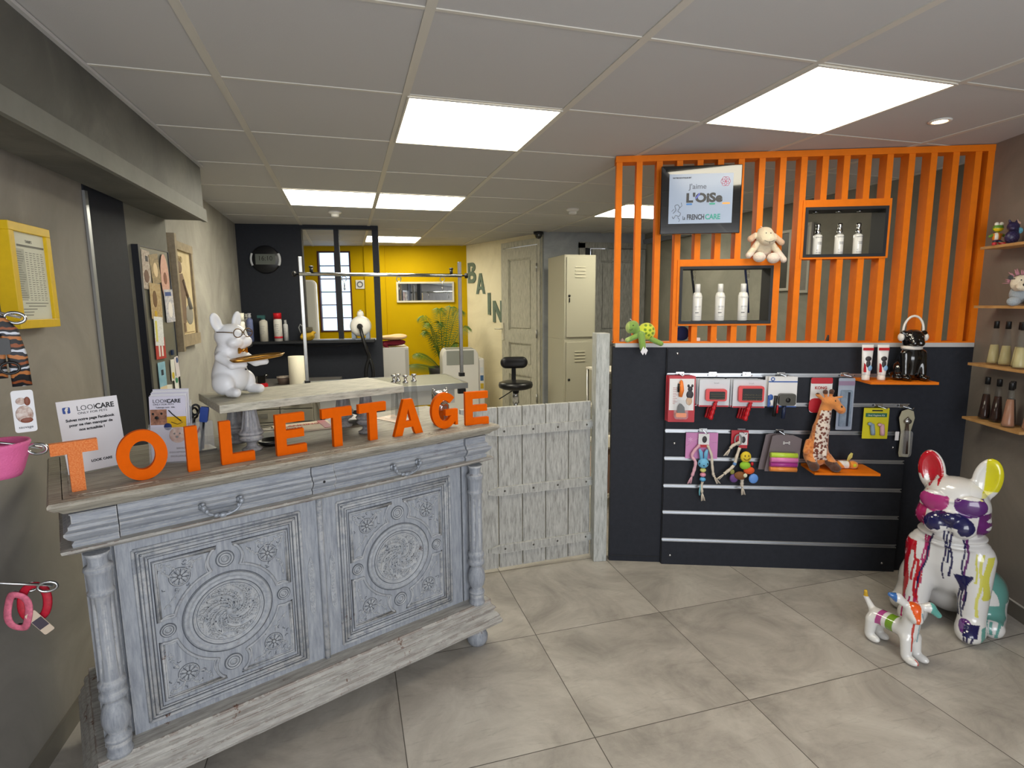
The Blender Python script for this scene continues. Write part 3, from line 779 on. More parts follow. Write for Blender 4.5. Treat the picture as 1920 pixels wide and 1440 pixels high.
# turned columns
CP = [(.020, 0), (.031, .002), (.032, .010), (.028, .018), (.029, .030), (.030, .036), (.025, .042), (.031, .048), (.032, .056), (.025, .062), (.021, .070),
      (.030, .085), (.0345, .105), (.0345, .125), (.029, .150), (.022, .160), (.022, .168), (.032, .173), (.034, .180), (.033, .188), (.028, .193), (.030, .205), (.033, .212), (.033, .220), (.026, .228),
      (.0275, .235), (.0270, .300), (.0265, .420), (.0265, .470), (.031, .474), (.031, .480), (.027, .484), (.028, .496), (.029, .520), (.030, .534), (.034, .540), (.033, .548), (.024, .553), (.022, .562), (.024, .575), (.030, .588)]
for cx in (.086, 1.298):
    g = G(); g.lathe([(r, z + .2) for r, z in CP], 64, (cx, .047, 0), flute=.20, fl=(.436, .668), nf=8)
    g.build('column', M_DRES, DR)
# doors with carved panels
M_LINE = mat('crevice_shade', '#4f535b', .7)  # dark colour for painted-in crevice shade, so the carving reads
def carved_door(x0, x1, cx, cz, seed, hinge):
    rnd = random.Random(seed)
    z0, z1 = .202, .786; Y = .088
    g = G(); g.bx(x0, x1, Y, .112, z0, z1)
    mx0, mx1, mz0, mz1 = cx - .228, cx + .228, cz - .262, cz + .262
    d = g.build('door', M_DRES, DR)
    g = G()
    def framering(ix, r, y):
        a, b, c, e = mx0 + ix, mx1 - ix, mz0 + ix, mz1 - ix
        for p, q in (((a, c), (b, c)), ((b, c), (b, e)), ((b, e), (a, e)), ((a, e), (a, c))):
            g.cyl((p[0], y, p[1]), (q[0], y, q[1]), r, n=8)
    framering(0, .0045, Y - .001); framering(.011, .003, Y - .002); framering(.020, .0055, Y - .001); framering(.030, .0025, Y)
    g.build('frame_moulding', M_DRES, d)
    hx, hz = .183, .212
    g = G(); yy = Y - .002
    quads = []; outl = []
    for sx in (-1, 1):
        for sz in (-1, 1):
            pts = []
            lz, lr = .170, .048; sl, sr = .163, .038; R = .148
            xt = math.sqrt(max(0, lr ** 2 - (hz - lz) ** 2)) if hz - lz < lr else 0
            a = math.atan2(hz - lz, xt)
            while True:
                p = (lr * math.cos(a), lz + lr * math.sin(a))
                if math.hypot(*p) < R or a < -1.4: break
                pts.append(p); a -= .15
            a0 = math.atan2(pts[-1][1], pts[-1][0]); a1 = 0
            aa = a0 - .03
            while aa > 0:
                p = (R * math.cos(aa), R * math.sin(aa))
                if math.hypot(p[0] - sl, p[1]) < sr: break
                pts.append(p); aa -= .06
            b_ = math.atan2(pts[-1][1], pts[-1][0] - sl)
            while True:
                b_ -= .18; p = (sl + sr * math.cos(b_), sr * math.sin(b_))
                if p[0] > hx or b_ < 0: break
                pts.append(p)
            pts += [(hx, sr * .85), (hx, hz)]
            P3 = [(cx + sx * p[0], yy, cz + sz * p[1]) for p in pts]
            g.tube(P3, .0046, 6, closed=True)
            outl.append([(cx + sx * (p[0] + .005 * (1 if p[0] > .17 else -.4)), Y - .0005, cz + sz * (p[1] + .005 * (1 if p[1] > .2 else -.4))) for p in pts])
            P4 = []
            m_ = (sum(p[0] for p in pts) / len(pts), sum(p[1] for p in pts) / len(pts))
            for p in pts:
                v = Vector((m_[0] - p[0], m_[1] - p[1])); v = v.normalized() * .008
                P4.append((cx + sx * (p[0] + v.x), yy + .001, cz + sz * (p[1] + v.y)))
            g.tube(P4, .0026, 6, closed=True)
            quads.append((sx, sz))
    g.build('panel_moulding', M_DRES, d)
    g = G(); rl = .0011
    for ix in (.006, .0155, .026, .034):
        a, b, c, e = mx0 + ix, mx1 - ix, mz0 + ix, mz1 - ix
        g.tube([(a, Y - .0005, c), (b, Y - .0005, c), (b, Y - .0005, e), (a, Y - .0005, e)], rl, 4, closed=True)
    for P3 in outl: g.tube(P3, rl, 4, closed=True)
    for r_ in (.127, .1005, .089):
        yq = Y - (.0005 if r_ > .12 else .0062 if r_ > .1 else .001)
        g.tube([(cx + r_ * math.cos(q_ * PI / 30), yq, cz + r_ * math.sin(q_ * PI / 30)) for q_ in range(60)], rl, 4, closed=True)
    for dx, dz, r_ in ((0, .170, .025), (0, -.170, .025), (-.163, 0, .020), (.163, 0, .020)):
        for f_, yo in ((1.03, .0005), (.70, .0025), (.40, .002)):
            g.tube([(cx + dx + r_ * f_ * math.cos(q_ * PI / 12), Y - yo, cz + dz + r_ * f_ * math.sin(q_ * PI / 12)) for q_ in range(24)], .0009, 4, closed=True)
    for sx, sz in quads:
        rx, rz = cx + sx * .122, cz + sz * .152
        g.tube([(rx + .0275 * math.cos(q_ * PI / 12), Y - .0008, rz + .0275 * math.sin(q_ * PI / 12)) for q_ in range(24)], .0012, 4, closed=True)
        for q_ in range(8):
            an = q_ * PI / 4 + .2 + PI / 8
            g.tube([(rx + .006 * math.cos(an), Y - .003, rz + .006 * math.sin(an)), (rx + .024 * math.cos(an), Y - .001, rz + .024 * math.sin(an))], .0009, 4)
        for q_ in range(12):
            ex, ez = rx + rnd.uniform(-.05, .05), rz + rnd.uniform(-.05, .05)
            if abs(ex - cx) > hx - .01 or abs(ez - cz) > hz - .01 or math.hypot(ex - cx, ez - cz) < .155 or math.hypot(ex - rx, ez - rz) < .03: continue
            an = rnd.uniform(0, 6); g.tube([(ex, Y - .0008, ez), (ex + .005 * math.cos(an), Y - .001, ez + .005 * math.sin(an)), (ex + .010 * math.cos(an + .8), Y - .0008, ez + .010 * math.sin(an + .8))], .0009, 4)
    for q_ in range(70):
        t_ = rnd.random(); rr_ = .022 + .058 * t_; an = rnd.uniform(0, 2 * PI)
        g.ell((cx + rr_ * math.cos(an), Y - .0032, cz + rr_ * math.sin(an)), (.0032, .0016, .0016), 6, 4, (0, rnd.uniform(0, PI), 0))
    g.build('crevice_shade_lines', M_LINE, d)  # raised dark tubes drawing shade along mouldings, rings and rosettes
    # central medallion
    g = G()
    g.lathe([(.1245, 0), (.1235, -.005), (.119, -.008), (.114, -.0075), (.111, -.004), (.106, -.0025), (.101, -.006), (.097, -.0065), (.094, -.001), (.090, .0), (.088, -.003), (.085, -.001), (.0, -.001)], 72, (cx, Y, cz), 'Y')
    md = g.build('medallion', M_CARV, d)
    g = G()
    for k in range(6):
        for sub in range(2):
            pts = []; rr = []
            for i in range(15):
                t = i / 14; r = .012 + .068 * t; a = k * PI / 3 + sub * .35 + t * 2.1
                pts.append((cx + r * math.cos(a), Y - .004 - .002 * math.sin(t * PI), cz + r * math.sin(a))); rr.append(.0028 * (1 - .5 * t) * (1 if sub == 0 else .6))
            g.tube(pts, rr, 6)
        for i in range(15):
            t = .15 + .85 * i / 14; r = .012 + .07 * t; a = k * PI / 3 + t * 2.1
            for sd in (-1, 1):
                q = a + sd * .13 + rnd.uniform(-.05, .05); r2 = r + rnd.uniform(-.003, .003)
                g.ell((cx + r2 * math.cos(q), Y - .003, cz + r2 * math.sin(q)), (.0055, .003, .0026), 8, 5, (0, -(q + .9 * sd + 1.1), 0))
    g.ell((cx, Y - .004, cz), (.011, .006, .011))
    for i in range(6): g.ell((cx + .013 * math.cos(i * PI / 3), Y - .003, cz + .013 * math.sin(i * PI / 3)), (.006, .004, .004), 8, 5, (0, -i * PI / 3, 0))
    for i in range(40):
        a = i * 2 * PI / 40; g.ell((cx + .084 * math.cos(a), Y - .002, cz + .084 * math.sin(a)), (.0045, .002, .0022), 6, 4, (0, -(a + 1.1), 0))
    g.build('medallion_carving', M_CARV, md)
    for dx, dz, r in ((0, .170, .024), (0, -.170, .024), (-.163, 0, .019), (.163, 0, .019)):
        g = G().lathe([(r, 0), (r * .97, -.004), (r * .86, -.005), (r * .8, -.002), (r * .62, -.002), (r * .58, -.005), (r * .48, -.005), (r * .42, -.0015), (r * .3, -.002), (r * .26, -.007), (r * .1, -.009), (0, -.009)], 28, (cx + dx, Y, cz + dz), 'Y')
        g.build('roundel', M_CARV, d)
    for sx, sz in quads:
        g = G(); rx, rz = cx + sx * .122, cz + sz * .152; yb = Y - .001
        g.tube([(rx + .026 * math.cos(i * PI / 9), yb, rz + .026 * math.sin(i * PI / 9)) for i in range(18)], .0014, 6, closed=True)
        for i in range(8):
            a = i * PI / 4 + .2
            g.ell((rx + .0145 * math.cos(a), yb, rz + .0145 * math.sin(a)), (.0095, .0035, .0048), 8, 6, (0, -a, 0))
        g.ell((rx, yb - .001, rz), (.005, .004, .005))
        for tx, tz, cu in ((.055, .045, 1), (-.035, .045, -1), (.045, -.085, 1), (-.062, .04, 1), (.05, .05, -1)):
            ex, ez = rx + sx * tx, rz + sz * tz
            ex = min(max(ex, cx - hx + .012), cx + hx - .012); ez = min(max(ez, cz - hz + .012), cz + hz - .012)
            pts = []
            for i in range(10):
                t = i / 9; px = rx + (ex - rx) * t; pz = rz + (ez - rz) * t
                o = .012 * math.sin(t * PI) * cu; L_ = math.hypot(ex - rx, ez - rz) + 1e-6
                pts.append((px - (ez - rz) / L_ * o, yb, pz + (ex - rx) / L_ * o))
            pts = pts[3:]
            g.tube(pts, .0014, 5)
            for p in pts[1::2]:
                a = rnd.uniform(0, PI)
                g.ell(p, (.0062, .0028, .0028), 7, 5, (0, a, 0)); g.ell((p[0] + rnd.uniform(-.007, .007), yb, p[2] + rnd.uniform(-.007, .007)), (.005, .0024, .0024), 7, 5, (0, a + 1, 0))
        g.build('corner_carving', M_CARV, d)
    return d
dl = carved_door(.125, .685, .392, .488, 1, 0)
drr = carved_door(.6865, 1.255, .974, .488, 2, 1)
G().tube([(.686, .084, .205), (.686, .084, .783)], .010, 10).build('astragal', M_DRES, DR)
for px, dd in ((.647, dl), (.720, drr)):
    g = G(); rnd = random.Random(int(px * 1000))
    g.prism([(px - .008, .395), (px, .375), (px + .008, .395), (px + .010, .44), (px + .007, .48), (px + .010, .52), (px + .008, .56), (px, .585), (px - .008, .56), (px - .010, .52), (px - .007, .48), (px - .010, .44)], .085, .0885)
    for i in range(15): g.ell((px + rnd.uniform(-.004, .004), .085, .39 + i * .0125), (.0045, .0025, .005), 7, 5)
    g.build('keyplate', M_CARV, dd)
# base and feet
g = G(); g.bx(.035, 1.355, .03, .55, .12, .205)
g.mold(pathU(.03, 1.36, .022, .55), [(-.03, .100), (.020, .100), (.028, .106), (.030, .116), (.024, .126), (.020, .130), (.022, .138), (.014, .148), (.004, .156), (.004, .162), (.010, .168), (.006, .178), (-.004, .184), (-.006, .198), (-.012, .204), (-.03, .2055)])
g.bx(.04, 1.35, .03, .54, .098, .12)
g.build('base', M_DBAS, DR)
for fx, fy in ((.075, .075), (1.315, .075), (.075, .49), (1.315, .49)):
    G().lathe([(.022, 0), (.036, .006), (.044, .022), (.045, .04), (.038, .058), (.026, .066), (.030, .074), (.034, .082), (.034, .098)], 28, (fx, fy, 0)).build('bun_foot', M_DRES, DR)

# ------------------------------------------------------------------ orange letters along the front of the dresser
H_ = .132
def rect(x0, x1, z0, z1): return [(x0, z0), (x1, z0), (x1, z1), (x0, z1)]
LET = {
 'T': lambda w: ([[(0, H_ - .031), (w / 2 - .015, H_ - .031), (w / 2 - .015, 0), (w / 2 + .015, 0), (w / 2 + .015, H_ - .031), (w, H_ - .031), (w, H_), (0, H_)]]),
 'O': lambda w: ([arc(w / 2, H_ / 2, w / 2, H_ / 2 + .004, 0, 354, 47), arc(w / 2, H_ / 2, w / 2 - .029, H_ / 2 - .026, 0, 354, 47)]),
 'I': lambda w: ([rect(0, w, 0, H_)]),
 'L': lambda w: ([[(0, 0), (w, 0), (w, .029), (.031, .029), (.031, H_), (0, H_)]]),
 'E': lambda w: ([[(0, 0), (w, 0), (w, .028), (.031, .028), (.031, .053), (w * .93, .053), (w * .93, .079), (.031, .079), (.031, H_ - .028), (w * .97, H_ - .028), (w * .97, H_), (0, H_)]]),
 'A': lambda w: ([[(0, 0), (.032, 0), (.041, .028), (w - .041, .028), (w - .032, 0), (w, 0), (w / 2 + .018, H_), (w / 2 - .018, H_)], [(.048, .052), (w / 2, .098), (w - .048, .052)]]),
 'G': lambda w: ([arc(w / 2, H_ / 2, w / 2, H_ / 2 + .004, 42, 322, 34) + [(w * .90, H_ * .04), (w, H_ * .04), (w, H_ * .52), (w * .52, H_ * .52), (w * .52, H_ * .34), (w * .76, H_ * .34)] + arc(w / 2, H_ / 2, w / 2 - .029, H_ / 2 - .026, 322, 42, 34)]),
}
LT = [('T', .018, .098, .078, 4, 'first orange T with glittery worn face, leftmost letter on the dresser'),
      ('O', .152, .118, .08, 0, 'orange letter O standing right of the first T, on the dresser top'),
      ('I', .317, .031, .082, 2, 'narrow orange letter I between the O and the L'),
      ('L', .408, .094, .095, 0, 'orange letter L in front of the left riser baluster'),
      ('E', .566, .094, .088, 0, 'orange letter E in front of the open folder, between L and T'),
      ('T', .712, .105, .082, 2, 'orange letter T just right of the folder, first of the two middle Ts'),
      ('T', .843, .105, .086, 3, 'orange letter T directly left of the letter A'),
      ('A', .970, .118, .078, 0, 'orange letter A in front of the clear glass flutes'),
      ('G', .0, .112, .078, -4, 'orange letter G in front of the silver cat head figure'),
      ('E', .0, .098, .066, -16, 'orange letter E at the right end of the dresser, last letter')]
for i, (ch, s, w_, off, rot, lb) in enumerate(LT):
    if i == 8: s = 1.128
    if i == 9: s = 1.272
    v, f = outline_mesh(LET[ch](w_), .018)
    g = G(); g.add([(a, b - .009 + .018, c) for a, b, c in v], f, False)
    ml = M_ORG2
    if i == 0: ml = mat('orange_letter_glitter', '#d65c02', .5, c2='#ec9a5c', vscale=260, bump=.6, bscale=600)
    o = g.build('letter_' + ch.lower(), ml, None, DL(s, off, TOPZ + .0012 + (.004 if ch in 'OG' else 0)), DANG + math.radians(rot), bevel=.0012)
    tag(o, lb, 'letter', 'orange letters spelling the word along the dresser')

# ------------------------------------------------------------------ things standing on the dresser
RI = thing('wooden_riser', 'small grey wooden bench shelf on turned balusters standing on dresser top', 'riser', DL(.423, .145, TOPZ), DANG)
zt = 1.12 - TOPZ
G().bx(0, .628, 0, .312, zt - .026, zt).build('board', M_RIS, RI, bevel=.002)
BP = [(.030, 0), (.032, .006), (.020, .012), (.015, .020), (.017, .028), (.030, .034), (.037, .040), (.036, .046), (.028, .050), (.036, .054), (.040, .060), (.034, .068), (.030, .075), (.026, .10), (.022, .125), (.020, zt - .026)]
for bx_, by in ((.105, .085), (.095, .235), (.505, .07), (.485, .235)):
    G().lathe(BP, 48, (bx_, by, .001), flute=.16, fl=(.074, .2), nf=9).build('baluster', M_BAL, RI)

# acrylic stand with printed sheet
def sheet_stand(loc, rz):
    t = thing('display_stand', 'white printed sheet in leaning clear stand behind the first orange letters', 'sign', loc, rz)
    tilt = math.radians(-9)
    def tl(o): o.rotation_euler = (tilt, 0, 0); return o
    Wd, Hh = .150, .212
    tl(G().bx(0, Wd, 0, .003, .004, Hh).build('holder', M_CLEAR, t))
    tl(G().bx(0, Wd, -.0012, 0, .004, Hh).build('sheet', M_PAPER, t))
    G().bx(0, Wd, 0, .07, 0, .0025).build('foot', M_CLEAR, t)
    g = G(); y = -.0016
    gtext(g, 'LOOK', .021, .045, y, .180, depth=.0003, bold=-.0002, sx=.92)
    gtext(g, 'CARE', .021, .091, y, .180, depth=.0003, bold=.0006, sx=.92)
    gtext(g, 'ONLY FOR PETS', .0085, .046, y, .170, depth=.0003, sx=1.2)
    for i, l in enumerate(('Suivez notre page Facebook', 'pour ne rien manquer de', 'nos actualités !')):
        gtext(g, l, .0105, Wd / 2, y, .152 - i * .0145, depth=.0003, bold=.0004, align='CENTER')
    gtext(g, 'LOOK CARE', .0095, Wd / 2 + .01, y, .028, depth=.0003, bold=.0004, align='CENTER')
    tl(g.build('printing', M_INK, t))
    g = G(); g.rbx(.012, .030, y - .0002, y, .176, .194, .003)
    o = tl(g.build('square_logo', mat('logo_blue', '#2f4c93', .5), t))
    g = G(); gtext(g, 'f', .022, .018, y - .0008, .177, depth=.0002, bold=.0012)
    tl(g.build('logo_letter', M_WHT, t))
sheet_stand(DL(.048, .262, TOPZ + .001), DANG + math.radians(16))

t = thing('brochure_holder', 'clear holder full of white LOOKCARE leaflets with dog photographs', 'leaflet holder', DL(.245, .255, TOPZ + .001), DANG + math.radians(-30))
def tl2(o): o.rotation_euler = (math.radians(-6), 0, 0); return o
tl2(G().bx(-.002, .108, -.004, -.002, 0, .11).bx(-.002, .108, .035, .037, 0, .19).bx(-.002, 0, -.002, .035, 0, .12).bx(.106, .108, -.002, .035, 0, .12).bx(-.002, .108, -.004, .037, 0, .003).build('holder', M_CLEAR, t))
for i in range(7):
    lf = G().bx(.002 + .001 * (i % 3), .104 + .001 * (i % 2), .002 + i * .0045, .0045 + i * .0045, .004, .205 + .0035 * i)
    lf = tl2(lf.build('leaflet', M_PAPER if i % 3 else mat('leaflet_edge', '#c9c7d6', .6), t))
    if i == 4:
        lf['label'] = 'leaflet with red and blue edge'
        G().bx(.002, .045, .0015 + i * .0045, .002 + i * .0045, .206 + .0035 * i, .2062 + .0035 * i)
y = .0012
g = G(); g.bx(.004, .050, y, .002, .118, .165); tl2(g.build('puppy_photo', mat('photo_brown', '#5a3a2e', .5, c2='#b5836a', vscale=70), t))
g = G(); g.bx(.050, .104, y, .002, .108, .142); tl2(g.build('yellow_photo', mat('photo_yellow', '#cfa514', .5, var=.1, vscale=60), t))
g = G(); g.ell((.078, y, .085), (.024, .002, .024)); tl2(g.build('dog_photo', mat('photo_tan', '#a7603f', .5, c2='#e4cbb6', vscale=60), t))
g = G(); g.ell((.022, y - .001, .140), (.006, .0012, .005)).ell((.012, y - .001, .152), (.0035, .0012, .0035)).ell((.036, y - .001, .152), (.0035, .0012, .0035)); g.tube([(.056, y - .001, .162), (.066, y - .001, .150), (.09, y - .001, .128)], .0016, 5); g.tube([(.062, y - .001, .126), (.08, y - .001, .118), (.094, y - .001, .124), (.084, y - .001, .132)], .0009, 5)
g.ell((.070, y - .0015, .090), (.003, .001, .003)).ell((.085, y - .0015, .090), (.003, .001, .003)).ell((.077, y - .0015, .080), (.005, .001, .004))
tl2(g.build('photo_detail', M_BLK, t))
g = G(); g.ell((.052, y - .0005, .112), (.011, .0012, .011)); tl2(g.build('round_badge', mat('badge_blue', '#1c2f66', .5), t))
g = G()
gtext(g, 'LOOK', .0155, .012, y, .185, depth=.0003, bold=-.0001); gtext(g, 'CARE', .0155, .052, y, .185, depth=.0003, bold=.0005)
gtext(g, 'ONLY FOR PETS', .0062, .013, y, .178, depth=.0003, sx=1.3); gtext(g, 'Toilettage canin - félin', .006, .02, y, .169, depth=.0003)
for i, l in enumerate(('SERVICE', 'D\'EXCEPTION', 'EXCELLENCE')): gtext(g, l, .0075, .10, y, .042 - i * .012, depth=.0003, align='RIGHT')
tl2(g.build('printing', M_INK, t))

# mirrored box with scissors and brushes
BXL = DL(.380, .345, TOPZ + .001)
t = thing('tool_box', 'small clear box holding scissors and brushes left of riser', 'box', BXL, DANG + .1)
G().bx(-.04, .05, -.035, -.032, 0, .10).bx(-.04, .05, .032, .035, 0, .10).bx(-.04, -.037, -.032, .032, 0, .10).bx(.047, .05, -.032, .032, 0, .10).build('walls', M_CLEAR, t)
G().bx(-.045, .055, -.04, .04, 0, .006).build('rim', M_CHR, t)
def scissors(loc, rot, lb):
    t = thing('scissors', lb, 'scissors', loc, rot)
    for sx in (-1, 1):
        g = G(); g.tube([(sx * .002, 0, 0), (sx * .004, .0, .05), (sx * .008, 0, .09)], [.002, .005, .005], 6, flat=(1, .4)); g.build('blade', M_STL, t)
        g = G(); g.tube([(sx * .014 + .012 * math.cos(a), 0, .112 + .017 * math.sin(a)) for a in [i * PI / 8 for i in range(16)]], .0035, 8, closed=True); g.cyl((sx * .006, 0, .085), (sx * .010, 0, .098), .0045, n=8); g.build('handle', M_BLK, t)
scissors(BXL + Vector((-.018, -.008, .028)), (0, .15, .4), 'black-handled scissors standing in clear box, left pair')
scissors(BXL + Vector((.000, .022, .010)), (0, -.1, .9), 'black-handled scissors standing in clear box, nearer the riser')
t = thing('grooming_brush', 'blue and black brush handle leaning in box under riser corner', 'brush', BXL + Vector((.020, -.018, .0)), (0, .16, 0))
G().tube([(0, 0, 0), (0, 0, .10)], .004, 8).build('stem', M_BLK, t)
G().rbx(-.012, .012, -.006, .006, .10, .15, .004).build('head', mat('brush_blue', '#1b3f8f', .4), t)
o = G().tube([(0, 0, 0), (.0, 0, .11)], .0035, 8).build('red_pen', M_RED, None, BXL + Vector((-.02, -.01, .008)), (0, .55, .3)); tag(o, 'slim dark red pen leaning in clear tool box', 'pen')
o = G().tube([(0, 0, 0), (0, 0, .10)], [.003, .009], 8, flat=(1, .3)).build('metal_comb', M_STL, None, BXL + Vector((.028, -.018, .008)), (0, .05, .3)); tag(o, 'pointed steel blade tool in clear box beside the riser baluster', 'tool')

# open folder, papers, dish
t = thing('open_folder', 'open red and white folder of papers lying behind the letter E', 'folder', DL(.66, .40, TOPZ + .001), DANG - .15)
G().bx(0, .21, 0, .15, 0, .006).build('cover', mat('folder_cream', '#d8c3a8', .6), t)
G().bx(.17, .20, .0, .15, .006, .0075).build('red_band', M_RED, t)
g = G(); g.at((0, 0, .0075), (-PI / 2, 0, 0)); gtext(g, 'PLANNING', .03, .02, 0, .09, depth=.0003, bold=.001); gtext(g, 'NOTES', .022, .03, 0, .05, depth=.0003); g.at()
g.build('printing', mat('print_red', '#c24a3a', .6), t)
g = G(); n_ = 8
vs = [(.21 + .14 * i / n_, y_, .006 + .02 * math.sin(PI * i / n_)) for i in range(n_ + 1) for y_ in (0, .15)]
g.add(vs, [(2 * i, 2 * i + 2, 2 * i + 3, 2 * i + 1) for i in range(n_)], True); g.build('curled_page', M_PAPER, t)
o = G().bx(0, .10, 0, .14, 0, .0015).build('flyer', mat('flyer_peach', '#d8b69a', .6, c2='#efe7df', vscale=30), None, DL(1.09, .30, TOPZ + .001), DANG + .2); tag(o, 'pale printed flyer lying flat behind the glass flutes', 'flyer')
t = thing('dark_dish', 'small black oval dish lying beside the left riser baluster', 'dish', DL(.60, .26, TOPZ + .001), .4)
G().lathe([(.0, .0), (.03, .0), (.042, .008), (.045, .018), (.043, .018), (.038, .009), (.0, .004)], 24).build('bowl', M_BLK, t)
t = thing('wire_tray', 'thin wire tray with slanted sides under the riser, behind letter L', 'tray', DL(.575, .415, TOPZ + .001), DANG)
g = G()
g.bx(-.06, .09, -.05, .04, 0, .002); g.build('base', M_GREYP, t)
G().tube([(-.06, -.05, .03), (.09, -.05, .03), (.09, .04, .03), (-.06, .04, .03)], .002, 6, closed=True).build('rim', M_STL, t)

# glass flutes with metal tops
def flute(loc, lb):
    t = thing('glass_flute', lb, 'glass bottle', loc, 0, 'clear glass flutes behind the letter A')
    G().lathe([(.0185, 0), (.019, .004), (.0135, .10), (.0105, .155), (.0095, .155), (.0125, .10), (.0175, .008), (.0, .008)], 20).build('body', M_GLASS, t)
    G().lathe([(.011, .152), (.012, .158), (.006, .162), (.0065, .176), (.011, .180), (.011, .186), (.0, .186)], 16).build('metal_top', M_CHR, t)
for (s, off, lb) in ((1.128, .375, 'clear glass flute with metal top, leftmost of the four'), (1.160, .335, 'clear glass flute with metal top, third of four from left'),
                     (1.158, .395, 'clear glass flute with metal top, second of four from left'), (1.205, .345, 'clear glass flute with metal top, rightmost of the four')):
    flute(DL(s, off, TOPZ + .001), lb)

# silver cat head figure
o_t = thing('silver_cat_figure', 'shiny silver cat bust figure standing behind the letter G', 'figurine', DL(1.222, .17, TOPZ + .001), DANG - .1)
sdf_mesh([('c', (0, 0, .018), (0, .003, .07), .033, .028), ('e', (0, -.004, .105), (.036, .030, .030)), ('e', (0, -.030, .097), (.014, .010, .010)), ('c', (-.024, 0, .125), (-.030, .0, .143), .012, .003),
          ('c', (.024, 0, .125), (.030, .0, .143), .012, .003), ('c', (-.02, -.022, .01), (-.02, -.012, .07), .011, .012), ('c', (.02, -.022, .01), (.02, -.012, .07), .011, .012)], .003, .008, None, 'body', mat('silver_foil', '#c8c8c8', .12, 1, bump=.5, bscale=60), o_t)

# white bulldog waiter statue on the riser
BD = thing('bulldog_statue', 'white bulldog statue with gold glasses and bow tie carrying gold tray on riser', 'statue', DL(.505, .335, 1.1235), math.radians(56))
BD.scale = (1, 1, 1)
pr = [('e', (0, .005, .060), (.058, .050, .062)), ('c', (0, .004, .06), (0, 0, .125), .054, .044), ('e', (0, -.006, .142), (.052, .042, .022)), ('e', (0, -.008, .156), (.050, .042, .018), {'k': .006}),
      ('e', (0, -.012, .196), (.054, .047, .042)), ('e', (-.020, -.046, .178), (.027, .022, .020), {'k': .008}), ('e', (.020, -.046, .178), (.027, .022, .020), {'k': .008}), ('e', (0, -.056, .196), (.013, .011, .008), {'k': .005}),
      ('e', (0, -.042, .163), (.024, .016, .012), {'k': .008}),
      ('e', (-.046, .0, .243), (.021, .009, .034), (0, -.42, 0), {'k': .008}), ('e', (.040, .0, .244), (.019, .009, .036), (0, .30, 0), {'k': .008}),
      ('-e', (-.047, -.011, .243), (.013, .007, .025), (0, -.42, 0), {'k': .003}), ('-e', (.041, -.011, .244), (.012, .007, .026), (0, .30, 0), {'k': .003}),
      ('c', (-.050, -.01, .130), (-.050, -.055, .105), .017, .013, {'k': .008}), ('c', (-.050, -.055, .105), (-.02, -.075, .105), .013, .011, {'k': .006}),
      ('c', (.046, -.01, .130), (.055, -.055, .105), .017, .013, {'k': .008}), ('c', (.055, -.055, .105), (.075, -.078, .106), .013, .011, {'k': .006}),
      ('e', (-.045, -.008, .042), (.028, .040, .038), {'k': .006}), ('e', (.048, -.008, .042), (.028, .040, .038), {'k': .006}),
      ('c', (-.046, -.035, .015), (-.048, -.062, .014), .017, .015, {'k': .004}), ('c', (.050, -.035, .015), (.056, -.064, .014), .017, .015, {'k': .004})]
sdf_mesh(pr, .0034, .014, None, 'body', mat('white_ceramic', '#d9dadd', .4, coat=.2), BD)
GOLD = mat('gold', '#b98b3e', .25, 1)
g = G()
for sx in (-1, 1): g.tube([(sx * .022 + .019 * math.cos(i * PI / 8), -.061 - .002 * abs(math.cos(i * PI / 8)), .208 + .014 * math.sin(i * PI / 8)) for i in range(16)], .0016, 6, closed=True); g.tube([(sx * .041, -.060, .210), (sx * .050, -.035, .212), (sx * .052, -.005, .212)], .0016, 6)
g.tube([(-.004, -.062, .210), (.004, -.062, .210)], .0016, 6); g.build('glasses', mat('bronze', '#6a543a', .35, .9), BD)
g = G(); g.prism([(0, .150), (-.018, .160), (-.018, .140)], -.060, -.053).prism([(0, .150), (.018, .140), (.018, .160)], -.060, -.053); g.ell((0, -.058, .150), (.005, .005, .006)); g.build('bow_tie', GOLD, BD)
g = G(); g.at((.020, -.10, .121), (.0, -.03, 0)); pts = [(.115 * math.cos(a) if abs(math.cos(a)) < .99 else .115 * math.cos(a), .045 * math.sin(a)) for a in [i * PI / 12 for i in range(24)]]
g.plate([(p[0] * .92, p[1] * .85) for p in pts], 0, .002)
n_ = 24; vs = [(p[0] * .92, p[1] * .85, .002) for p in pts] + [(p[0], p[1], .009) for p in pts] + [(p[0] * 1.01, p[1] * 1.02, .008) for p in pts] + [(p[0] * .93, p[1] * .87, 0) for p in pts]
fs = []
for r in range(3): fs += [(r * n_ + i, r * n_ + (i + 1) % n_, (r + 1) * n_ + (i + 1) % n_, (r + 1) * n_ + i) for i in range(n_)]
g.add(vs, fs, True); g.build('tray', GOLD, BD)
g = G(); g.ell((.012, -.052, .085), (.003, .003, .003)); g.build('button', M_BLK, BD)

# ------------------------------------------------------------------ left wall
def wframe(a, b):
    a = Vector((a[0], a[1], 0)); b = Vector((b[0], b[1], 0)); u = (b - a).normalized()
    ang = math.atan2(u.y, u.x); n = Vector((-u.y, u.x, 0))          # local +y = n : into the left wall, local x runs away from the viewer
    return (lambda s, off, z: a + u * s + n * off + Vector((0, 0, z))), ang
LWf, LWa = wframe((-.57, -1), (-.55, .52))
t = thing('price_list_frame', 'deep yellow box frame with printed price list on left wall', 'picture frame', LWf(.888, 0, 1.357), LWa)
g = G(); W_, H2 = .232, .313; b_ = .026
g.bx(0, W_, 0, .045, 0, b_).bx(0, W_, 0, .045, H2 - b_, H2).bx(0, b_, 0, .045, b_, H2 - b_).bx(W_ - b_, W_, 0, .045, b_, H2 - b_)
g.build('frame', mat('yellow_frame', '#d8b30f', .45, var=.05, vscale=30), t, bevel=.0015)
